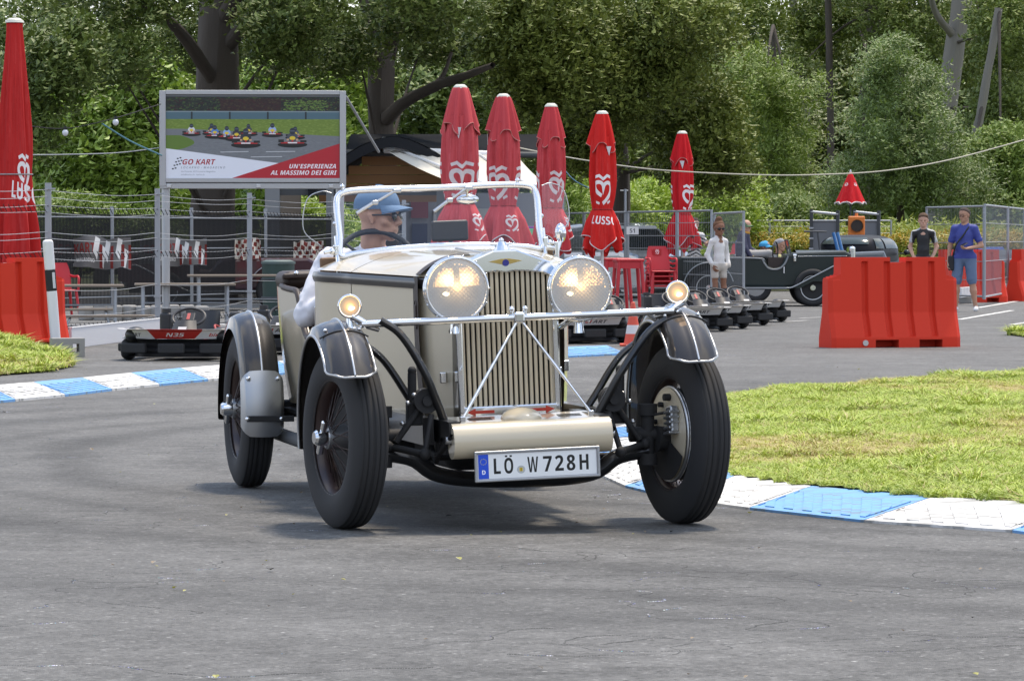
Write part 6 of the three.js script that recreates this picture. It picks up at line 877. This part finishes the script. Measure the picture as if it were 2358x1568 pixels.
{ // tall thin mast and small signs on the fence
  const p = xz(1440, 82), t = thing('mast', 'thin galvanised mast behind the fourth parasol', 'mast', [p[0], 0, p[1]]); part('tube', cyl(.025, .03, 2.25, 0, 1.125, 0), M.galv, t); part('cross_arm', rod([-.1, 2.22, 0], [.06, 2.22, 0], .012), M.galv, t); part('clamp', rbox(.2, .03, .06, .01, 0, .75, 0), M.galv, t);
  const sign = (label, u, v, z, w, h, draw) => { const c = at(u, v, z), t = thing('sign', label, 'sign', c.toArray()); part('sign_board', box(w, h, .012, 0, 0, 0), M.white, t); part('sign_face', new THREE.PlaneGeometry(w * .98, h * .98).translate(0, 0, .008), mat([1, 1, 1], .5, { map: canvasTex(128, 128 * h / w | 0, draw) }), t); };
  sign('small white number 51 sign on the mesh fence', 1457, 531, 79.5, .24, .15, (g, W, h) => { g.fillStyle = '#e8e8e6'; g.fillRect(0, 0, W, h); g.fillStyle = '#55585c'; g.font = 'bold 60px sans-serif'; g.textAlign = 'center'; g.fillText('51', W / 2, h * .78); });
  sign('purple sign with a green square and number 22 seen through the windscreen', 1224, 548, 74, .36, .42, (g, W, h) => { g.fillStyle = '#8a2fa0'; g.fillRect(0, 0, W, h); g.fillStyle = '#6fc08a'; g.fillRect(W * .36, h * .08, W * .34, h * .3); g.fillStyle = '#8fb4ea'; g.fillRect(W * .36, h * .55, W * .4, h * .4); g.fillStyle = '#ffffff'; g.font = 'bold 42px sans-serif'; g.fillText('22', W * .38, h * .88); });
}
// ---------- gate panels, traffic light, bin ----------
for (const [u, z, w, label] of [[1900, 92, .56, 'grey sheet gate leaf left of the traffic light'], [1997, 93, .52, 'grey sheet gate leaf right of the traffic light']]) {
  const p = xz(u, z), t = thing('sheet_gate', label, 'gate', [p[0], 0, p[1]], u < 1950 ? -.25 : -.3, 'grey gate leaves'), y1 = 1.27 + (549 - 508) * z / F; part('gate_sheet', box(w, y1 - .1, .03, 0, (y1 + .1) / 2, 0), mat([.17, .18, .20], .6), t); for (const s of [-1, 1]) part('gate_post', box(.07, y1 + (s < 0 ? .25 : .2), .07, s * w * .53, (y1 + .25) / 2, .02), M.darkGrey, t); part('top_roll', rod([-w * .56, y1 + .2, .03], [w * .56, y1 + .14, .03], .03), M.steel, t); part('top_edge', rod([-w * .54, y1, .03], [w * .54, y1, .03], .018), M.steel, t); for (let i = 0; i < 6; i++) part('hinge', rbox(.1, .04, .05, .008, -w * .53, .35 + i * .23, .05), M.steel, t);
}
{ const p = xz(1973, 90), t = thing('traffic_light', 'orange single lamp traffic signal in front of the grey gate', 'traffic light', [p[0], 0, p[1]]); const y = at(0, 520, 90).y; part('housing', rbox(.36, .42, .18, .03, 0, y, 0), M.orange, t); part('visor', [put(new THREE.CylinderGeometry(.135, .13, .1, 28, 1, true), 0, y, .12, Math.PI / 2)], M.blackMatt, t); part('lens', cyl(.125, .125, .02, 0, y, .09, Math.PI / 2, 0, 0, 28), mat([.03, .02, .015], .2), t); part('cap', cyl(.03, .04, .08, 0, y + .24, 0), M.orange, t); part('pole', cyl(.035, .035, y - .2, 0, (y - .2) / 2, 0), M.darkGrey, t); }
{ const p = ground(2288, 672), t = thing('wheelie_bin', 'blue wheelie bin with a white 63 label behind the mesh fence', 'bin', [p.x, 0, p.z - 1.5], .25), bm = mat([.03, .10, .42], .45); const z = -p.z + 1.5; part('bin_body', [grid(4, 1, (u, v) => { const s = lerp(.24, .29, v), c = [[-1, 1], [1, 1], [1, -1], [-1, -1], [-1, 1]][Math.round(u * 4)]; return [c[0] * s, lerp(.06, .98, v), c[1] * s]; }), box(.46, .02, .46, 0, .07, 0)], bm, t); part('lid', [rbox(.66, .09, .68, .03, 0, 1.02, .02), rbox(.66, .04, .08, .015, 0, 1.0, .36)], bm, t); for (const s of [-1, 1]) part('wheel', cyl(.1, .1, .05, s * .24, .1, -.25, 0, 0, Math.PI / 2, 20), M.rubber, t); part('label', new THREE.PlaneGeometry(.24, .26).translate(.02, .66, .285), mat([1, 1, 1], .6, { map: canvasTex(96, 104, (g) => { g.fillStyle = '#d4d0c6'; g.fillRect(0, 0, 96, 104); g.fillStyle = '#45423c'; g.font = 'bold 60px sans-serif'; g.fillText('63', 14, 74); }) }), t); part('stripe', [0, 1].map(i => put(new THREE.PlaneGeometry(.5, .07), 0, .3 + i * .17, .272, 0, 0, -.5)), mat([.45, .38, .12], .6), t); }
// guard rail far right
{ const t = thing('guard_rail', 'grey steel guard rail beyond the fence at the right edge', 'guard rail'); const a = xz(2200, 95), b = xz(2480, 95); part('rail', [box(b[0] - a[0], .12, .04, (a[0] + b[0]) / 2, .95, a[1]), box(b[0] - a[0], .12, .04, (a[0] + b[0]) / 2, .78, a[1]), box(b[0] - a[0], .08, .02, (a[0] + b[0]) / 2, .865, a[1] - .02)], M.galv, t); for (let i = 0; i < 3; i++) part('post', box(.1, .9, .1, lerp(a[0], b[0], (i + .5) / 3), .45, a[1] - .06), M.galv, t); }

// ---------- other cars ----------
function tourer(name, label, pos, turn, paint, trim) {
  const t = thing(name, label, 'car', pos, turn);                                  // rear wheel over the origin, nose towards +x, near side +z
  const prof = [[-.72, .44], [-.76, .62], [-.70, .80], [-.55, .88], [.95, .865], [1.04, .80], [1.10, .71], [1.22, .665], [1.36, .69], [1.44, .78], [1.49, .92], [1.60, .955], [2.55, .985], [2.62, .95], [2.62, .46], [1.5, .40]];
  part('body', extrude(prof, 1.02, .05).translate(0, 0, -.51), paint, t);
  part('cockpit', [box(1.25, .02, .86, .38, .925, 0), box(.3, .25, .9, 1.28, .79, 0)], M.leather, t);
  part('cockpit_edging', tube([[-.5, .91, .565], [.9, .90, .565], [1.03, .83, .57], [1.12, .72, .57], [1.24, .69, .57], [1.36, .72, .57], [1.45, .82, .57], [1.5, .94, .565]], .018, 60, 6), trim, t);
  part('bonnet_top', grid(2, 12, (u, v) => { const a = lerp(-1.57, 1.57, v); return [lerp(1.66, 2.60, u), .93 + .12 * Math.cos(a), Math.sin(a) * .545]; }), paint, t);
  part('bonnet_hinge', rod([1.68, .935, .562], [2.6, .945, .562], .007), M.steel, t); part('bonnet_catch', rbox(.07, .04, .04, .01, 1.9, .66, .57), M.chrome, t);
  part('radiator', rbox(.12, .68, .62, .04, 2.72, .78, 0), M.chrome, t);
  for (const s of [-1, 1]) {
    part('front_wing', grid(24, 4, (u, v) => { const x = lerp(1.42, 2.75, u), y = u < .10 ? .35 : u < .75 ? lerp(.35, .80, (u - .10) / .65) : .80 + .03 * Math.sin((u - .75) * 9); return [x, y + .012 * Math.sin(v * 3.14), s * lerp(.56, .80, v)]; }), paint, t);
    part('wing_edge', tube(Array.from({ length: 14 }, (_, i) => { const u = i / 13, y = u < .10 ? .35 : u < .75 ? lerp(.35, .80, (u - .10) / .65) : .80; return [lerp(1.42, 2.75, u), y, s * .80]; }), .014, 50, 6), M.galv, t);
    part('wing_valance', extrude([[1.52, .35], [2.42, .79], [2.75, .80], [2.75, .52], [2.3, .46], [1.95, .47], [1.7, .34]], .012).translate(0, 0, s * .775 - .006), paint, t);
    part('running_board', [box(1.1, .03, .26, .90, .345, s * .68), box(1.1, .02, .02, .90, .352, s * .815)], M.galv, t);
    part('rear_wing', grid(20, 4, (u, v) => { const a = lerp(.25, 2.9, u), r = .47 + .02 * Math.sin(v * 3.14); return [Math.cos(a) * r, .35 + Math.sin(a) * r, s * lerp(.58, .80, v)]; }), paint, t);
    part('wing_edge', tube(Array.from({ length: 14 }, (_, i) => { const a = lerp(.25, 2.9, i / 13); return [Math.cos(a) * .47, .35 + Math.sin(a) * .47, s * .80]; }), .010, 40, 6), M.galv, t);
    for (const x of [0, 1.95]) { const w = sub('wheel', t); w.position.set(x, .35, s * .69); part('tyre', new THREE.TorusGeometry(.29, .062, 10, 40), M.rubber, w); part('rim', new THREE.TorusGeometry(.225, .014, 8, 36), M.steel, w); part('wheel_disc', cyl(.22, .22, .02, 0, 0, -s * .01, Math.PI / 2, 0, 0, 32), M.blackMatt, w); part('hub_cap', cyl(.05, .06, .06, 0, 0, s * .03, Math.PI / 2, 0, 0, 16), M.chrome, w); }
  }
  part('windscreen_frame', [rod([1.56, .95, .45], [1.50, 1.24, .45], .012), rod([1.56, .95, -.45], [1.50, 1.24, -.45], .012), rod([1.50, 1.24, -.45], [1.50, 1.24, .45], .010)], M.darkGrey, t); part('windscreen_glass', grid(1, 1, (u, v) => [lerp(1.56, 1.50, v), lerp(.97, 1.235, v), lerp(-.44, .44, u)]), M.glass, t);
  part('steering_wheel', ring(.19, .013, 1.28, 1.02, .2, 0, 1.25, .0, 32, 8), M.plasticBlack, t); part('side_lamp', [rbox(.05, .09, .06, .015, 1.62, .88, .60), cyl(.03, .03, .06, 1.62, .95, .6, 0, 0, Math.PI / 2)], M.chrome, t); part('door_handle', rod([1.42, .74, .57], [1.42, .62, .575], .01), M.chrome, t);
  part('chassis', box(3.2, .1, .8, 1.0, .36, 0), M.blackMatt, t); return t;
}
const greenPaint = phys([.014, .022, .020], .45, { clearcoat: .35, clearcoatRoughness: .15, specularIntensity: .5 });
tourer('vintage_tourer', 'dark green open vintage tourer parked behind the right-hand karts', [(1632 - U0) * 77 / F, 0, -77.7], 0, greenPaint, M.grey);
tourer('vintage_tourer', 'maroon open vintage tourer parked behind the fence tables on the left', [(640 - U0) * 73 / F, 0, -73], Math.PI, phys([.055, .014, .020], .3, { clearcoat: .8 }), M.leather);
{ // black saloon, seen from behind, parked behind the barrier
  const z = 85, k = z / F, cx = (1984 - U0) * k, t = thing('vintage_saloon', 'black rounded vintage saloon behind the single red barrier', 'car', [cx, 0, -z - .6], -.42), pm = phys([.006, .006, .009], .4, { specularIntensity: .35 });
  const pw = (v, p) => Math.sign(v) * Math.pow(Math.abs(v), p), cab = (a, e, o = 0) => { const c = pw(Math.cos(e), .55); return [(.70 + o) * c * pw(Math.cos(a), .5), .80 + (.545 + o) * pw(Math.sin(e), .62), (.98 + o) * c * pw(Math.sin(a), .6)]; };
  part('cabin', grid(64, 20, (u, v) => cab(u * 6.28318, v * 1.5708), true), pm, t);
  const win = (n, a0, a1, e0, e1) => part(n, grid(14, 8, (u, v) => cab(lerp(a0, a1, u), lerp(e0, e1, v), .012)), mat([.06, .075, .07], .15), t);
  win('rear_window', .95, 2.2, .50, .95); win('side_window', -.42, .12, .30, .86); win('side_window', .20, .62, .30, .86); win('side_window', 3.02, 3.56, .30, .86); win('side_window', 2.52, 2.94, .30, .86); win('windscreen', 4.1, 5.3, .35, .9);
  part('lower_body', [rbox(1.44, .52, 2.2, .14, 0, .60, .1), rbox(1.0, .42, 1.5, .16, 0, .64, -1.55)], pm, t); part('boot', put(new THREE.SphereGeometry(.6, 24, 16).scale(1.0, .72, .85), 0, .55, 1.0), pm, t);
  for (const s of [-1, 1]) { part('rear_wing', put(new THREE.SphereGeometry(.42, 20, 14).scale(.5, .9, 1.2), s * .72, .42, .75), pm, t); part('front_wing', put(new THREE.SphereGeometry(.42, 20, 14).scale(.5, .9, 1.5), s * .68, .42, -1.7), pm, t); part('wheel', [put(new THREE.TorusGeometry(.26, .08, 10, 30), s * .72, .33, .8, 0, Math.PI / 2), cyl(.18, .18, .06, s * .72, .33, .8, 0, 0, Math.PI / 2)], M.rubber, t); part('wheel', [put(new THREE.TorusGeometry(.26, .08, 10, 30), s * .68, .33, -1.7, 0, Math.PI / 2), cyl(.18, .18, .06, s * .68, .33, -1.7, 0, 0, Math.PI / 2)], M.rubber, t); part('door_mirror', [put(new THREE.SphereGeometry(.07, 14, 10).scale(1, .8, .5), s * .86, .98, -.55), rod([s * .70, .95, -.5], [s * .84, .97, -.55], .012)], M.black, t); }
  part('bumper', rod([-.7, .42, 1.5], [.7, .42, 1.5], .04), M.chrome, t);
}
{ // open car with a blue windscreen frame, in the next row
  const z = 82, X = u => (u - U0) * z / F, t = thing('open_car', 'open car with a blue windscreen frame behind the green tourer', 'car', [X(1760), 0, -z], 0), bl = phys([.03, .16, .40], .35, { clearcoat: .6 }), w = u => X(u) - X(1760);
  part('body', extrude([[-.75, .4], [-.8, .75], [-.6, .9], [.9, .88], [1.3, .92], [2.3, .96], [2.45, .6], [2.4, .4]], 1.1, .06).translate(0, 0, -.55), phys([.10, .115, .13], .3, { clearcoat: .6 }), t); part('cockpit', box(1.2, .03, .9, .2, .96, 0), M.leather, t);
  part('windscreen_frame', [rod([w(1937), .96, .5], [w(1924), 1.39, .5], .035), rod([w(1937), .96, -.5], [w(1924), 1.39, -.5], .035)], bl, t); part('roof_bar', [rod([w(1886), .95, .45], [w(1880), 1.39, .45], .02), rod([w(1848), 1.41, .45], [w(1900), 1.40, .45], .018)], M.darkGrey, t); part('seat', rbox(.2, .4, 1, .06, -.45, 1.05, 0), mat([.02, .05, .22], .6), t);
  for (const x of [-.2, 1.9]) for (const s of [-1, 1]) { const g = sub('wheel', t); g.position.set(x, .32, s * .56); part('tyre', new THREE.TorusGeometry(.25, .07, 10, 30), M.rubber, g); part('rim', cyl(.19, .19, .08, 0, 0, 0, Math.PI / 2, 0, 0, 24), M.steel, g); }
}
function hatchback(label, pos, turn, paint) {
  const t = thing('parked_car', label, 'car', pos, turn, 'parked modern cars beyond the fence');                 // nose +x
  part('body', extrude([[-1.9, .25], [-1.98, .6], [-1.9, .86], [1.1, .90], [1.75, .78], [1.98, .62], [1.98, .3], [1.7, .22]], 1.5, .12).translate(0, 0, -.75), paint, t);
  part('cabin', extrude([[-1.85, .9], [-1.55, 1.36], [-.3, 1.46], [.3, 1.40], [1.0, .95]], 1.24, .1).translate(0, 0, -.62), M.glassDark, t); part('roof', extrude([[-1.5, 1.44], [-.3, 1.50], [.3, 1.46], [.3, 1.49], [-.3, 1.54], [-1.5, 1.48]], 1.2, .06).translate(0, 0, -.6), paint, t);
  for (const s of [-1, 1]) { part('pillar', [rod([-1.85, .95, s * .73], [-1.5, 1.46, s * .66], .045), rod([-.35, .95, s * .74], [-.35, 1.48, s * .68], .04), rod([1.0, .95, s * .72], [.35, 1.46, s * .66], .035)], paint, t); part('headlight', put(new THREE.SphereGeometry(.16, 18, 12).scale(.9, .55, .8), 1.86, .70, s * .58), mat([.5, .52, .54], .1), t); part('tail_light', rbox(.06, .2, .16, .02, -2.06, .78, s * .64), mat([.3, .02, .02], .3), t); }
  for (const x of [-1.2, 1.25]) for (const s of [-1, 1]) { const g = sub('wheel', t); g.position.set(x, .31, s * .80); part('tyre', new THREE.TorusGeometry(.235, .078, 10, 30), M.rubber, g); part('rim', cyl(.18, .18, .10, 0, 0, 0, Math.PI / 2, 0, 0, 24), M.steel, g); }
  part('bumper_grille', rbox(.04, .14, .9, .02, 2.08, .42, 0), M.blackMatt, t); part('number_plate', box(.02, .11, .5, 2.11, .5, 0), M.white, t); return t;
}
hatchback('silver modern car nosing out behind the red plastic tables', [(1440 - U0) * 88 / F, 0, -89.5], -1.0, phys([.42, .43, .45], .3, { metalness: .6, clearcoat: 1 }));
hatchback('black modern car behind the third parasol', [(1352 - U0) * 112 / F, 0, -114], -.5, phys([.015, .015, .017], .25, { clearcoat: 1 }));
// people with the parked cars
{
  const z = 77.6, X = u => (u - U0) * z / F, navy = [.022, .022, .055], gr = [.30, .29, .28], t = thing('person', 'person in navy jacket and green cap sitting on the green tourer', 'person', [X(1713), 0, -z]);
  const B = [[[0, .98, 0], [.0, 1.08, .0], .15, .145, navy], [[0, 1.1, 0], [0, 1.30, 0], .145, .12, navy], [[-.02, 1.33, -.15], [-.02, 1.33, .15], .065, .065, navy], [[0, 1.36, 0], [.02, 1.45, 0], .055, .05, SK.fair], [[-.02, 1.32, .16], [.02, 1.08, .24], .058, .05, navy], [[.02, 1.08, .24], [.12, .93, .27], .05, .042, navy], [[-.02, 1.32, -.16], [.1, 1.1, -.22], .058, .05, navy], [[.1, 1.1, -.22], [.24, 1.02, -.2], .05, .042, navy], [[.05, .95, .10], [.47, .985, .12], .10, .075, gr], [[.47, .985, .12], [.56, .72, .12], .072, .055, gr], [[.05, .95, -.10], [.45, .97, -.12], .10, .075, gr], [[.45, .97, -.12], [.54, .72, -.12], .072, .055, gr]];
  part('body', mergeCol([sdfMesh(B, .0135, .03), headGeo([.035, 1.49, 0], 1.1, .1, SK.fair), handGeo([.12, .93, .27], [.7, -.7, .1], [0, -.6, -1], [.46, .33, .15], .4, 1.2), handGeo([.24, 1.02, -.2], [.9, -.3, .1], [0, -1, 0], [.46, .33, .15], .4, 1.1)]), skinMat, t); headWear(t, [.035, 1.48, 0], 1.1, 'cap', [.10, .17, .08]);
  part('scarf', put(new THREE.TorusGeometry(.075, .028, 8, 24), .02, 1.375, .0, Math.PI / 2), mat([.55, .28, .05], .9), t);
}
for (const [label, u, v, z, c, cap, yaw] of [['person in bright blue cap sitting in the open car behind the green tourer', 1762, 570, 82, [.24, .23, .22], [.06, .36, .62], 1.2], ['grey-haired man at the wheel of the open car behind the green tourer', 1797, 566, 81.6, [.46, .42, .16], null, 1.25]]) {
  const p = at(u, v, z), t = thing('person', label, 'person', [p.x, 0, p.z]), h = p.y, sk = SK.tan;
  const B = [[[-.05, .72, 0], [-.03, h - .32, 0], .15, .14, c], [[-.03, h - .23, -.15], [-.03, h - .23, .15], .065, .065, c], [[-.02, h - .2, 0], [0, h - .07, 0], .055, .05, sk], [[-.03, h - .24, .16], [.12, h - .42, .2], .055, .045, c], [[.12, h - .42, .2], [.40, h - .36, .12], .04, .03, sk], [[-.03, h - .24, -.16], [.12, h - .42, -.2], .055, .045, c], [[.12, h - .42, -.2], [.40, h - .36, -.12], .04, .03, sk]];
  part('body', mergeCol([sdfMesh(B, .014, .03), headGeo([0, h, 0], yaw, 0, sk), handGeo([.40, h - .36, .12], [1, .2, 0], [0, -1, 0], sk, .9), handGeo([.40, h - .36, -.12], [1, .2, 0], [0, -1, 0], sk, .9)]), skinMat, t);
  if (cap) headWear(t, [0, h, 0], yaw, 'cap', cap); else headWear(t, [0, h, 0], yaw, 'short', [.30, .30, .31]);
}
// ---------- ropes and lights on strings ----------
{ const L = (name, label, cat, pts, r, m) => { const t = thing(name, label, cat); part('cord', tube(pts, r, 80, 5), m, t); return t; };
  L('rope', 'pale rope sagging across the yard in front of the trees', 'rope', [at(1170, 335, 78), at(1300, 361, 73), at(1450, 384, 71), at(1570, 395, 70.5), at(1760, 403, 70.5), at(1890, 402, 71), at(2040, 393, 72), at(2200, 365, 74), at(2420, 305, 76)], .011, mat([.50, .47, .38], .8));
  L('rope', 'blue rope running down to the billboard frame', 'rope', [at(235, 285, 60), at(300, 325, 60.6), at(372, 358, 61.4)], .012, mat([.10, .25, .32], .7));
  L('rope', 'thin grey cable between the tall parasol and the billboard', 'cable', [at(40, 357, 56), at(150, 356, 58), at(270, 352, 60), at(372, 340, 62)], .008, M.galv);
  L('rope', 'blue rope beside the third parasol', 'rope', [at(1290, 380, 78), at(1330, 420, 77), at(1400, 448, 76)], .010, mat([.05, .14, .22], .7));
  const t = thing('string_light', 'string of clear bulbs hung between the trees and the billboard', 'string light'); part('cord', tube([at(60, 290, 60), at(150, 296, 60), at(255, 275, 60), at(370, 240, 61)], .008, 60, 5), M.blackMatt, t); for (const [u, v] of [[150, 296], [266, 272]]) { const b = sub('bulb', t), p = at(u, v + 5, 60); b.position.copy(p); part('bulb_glass', ball(.045, 0, -.03, 0, 1, 1.1, 1, 14), mat([.62, .64, .66], .08), b); part('socket', cyl(.02, .024, .05, 0, .035, 0), M.blackMatt, b); } }
// trees on the near side of the track, mirrored in the car's paint and chrome
for (const [x, z, h] of [[-17, 44, 9], [-7, 52, 10], [5, 48, 9], [15, 46, 9], [-34, 14, 10], [34, 12, 10]]) {
  const t = thing('near_side_tree', x < -20 ? 'tree left of the photographer, only seen in reflections' : x > 20 ? 'tree right of the photographer, only seen in reflections' : ['tree behind the photographer at the left', 'tree behind the photographer, tallest', 'tree behind the photographer near the middle', 'tree behind the photographer at the right'][x < -10 ? 0 : x < 0 ? 1 : x < 10 ? 2 : 3] + (Math.abs(x) <= 20 ? ', only seen in reflections' : ''), 'tree', [x, 0, z], 0, 'trees on the near side of the track');
  part('trunk', limb([[0, 0, 0], [.1, 2, .1], [-.1, 5, 0], [.2, h * .8, 0]], .3, .1, 12, 10, .3, x), M.bark, t);
  const R = rng(900 + x * 3 + 100), n = 2600, im = new THREE.InstancedMesh(leafBroad, leafMatt, n), m = new THREE.Matrix4(), c = new THREE.Color(); im.name = 'crown';
  for (let k = 0; k < n; k++) { let a, b, d; do { a = R() * 2 - 1; b = R() * 2 - 1; d = R() * 2 - 1; } while (a * a + b * b + d * d > 1 || fbm(a * 3 + x, b * 3 + d * 2, 2) < .42); const s = .45 + .5 * R(); m.compose(V(a * 4.8, h * .58 + b * h * .42, d * 4), Q.setFromEuler(E.set(R() * 3, R() * 6.28, R() * 3)), V(s, s, s)); im.setMatrixAt(k, m); const q = R(); c.setRGB(lerp(.05, .11, q), lerp(.09, .16, q), lerp(.025, .05, q)); im.setColorAt(k, c); }
  im.castShadow = true; im.userData.kind = 'stuff'; t.add(im);
}
// crumbs, twigs and fallen leaves lying on the track
{ const R = rng(404), n = 150, im = new THREE.InstancedMesh(leafBroad, leafMatt, n), m = new THREE.Matrix4(), c = new THREE.Color(); im.name = 'track_litter';
  for (let k = 0; k < n; k++) { const z = 11.5 + 34 * R() * R() + (k % 3) * 3, x = (R() - .5) * z * .27, s = .012 + .028 * R() * R(); m.compose(V(x, .006, -z), Q.setFromEuler(E.set(-1.4 + .3 * R(), R() * 6.28, .3 * (R() - .5), 'YXZ')), V(s * 1.4, s, s)); im.setMatrixAt(k, m); const q = R(); q < .35 ? c.setRGB(.42, .40, .06) : q < .7 ? c.setRGB(.03, .028, .025) : c.setRGB(.22, .15, .07); im.setColorAt(k, c); }
  im.castShadow = im.receiveShadow = true; im.userData = { kind: 'stuff', label: 'small fallen leaves and crumbs scattered over the tarmac', category: 'litter' }; scene.add(im); }

renderer.render(scene, camera);
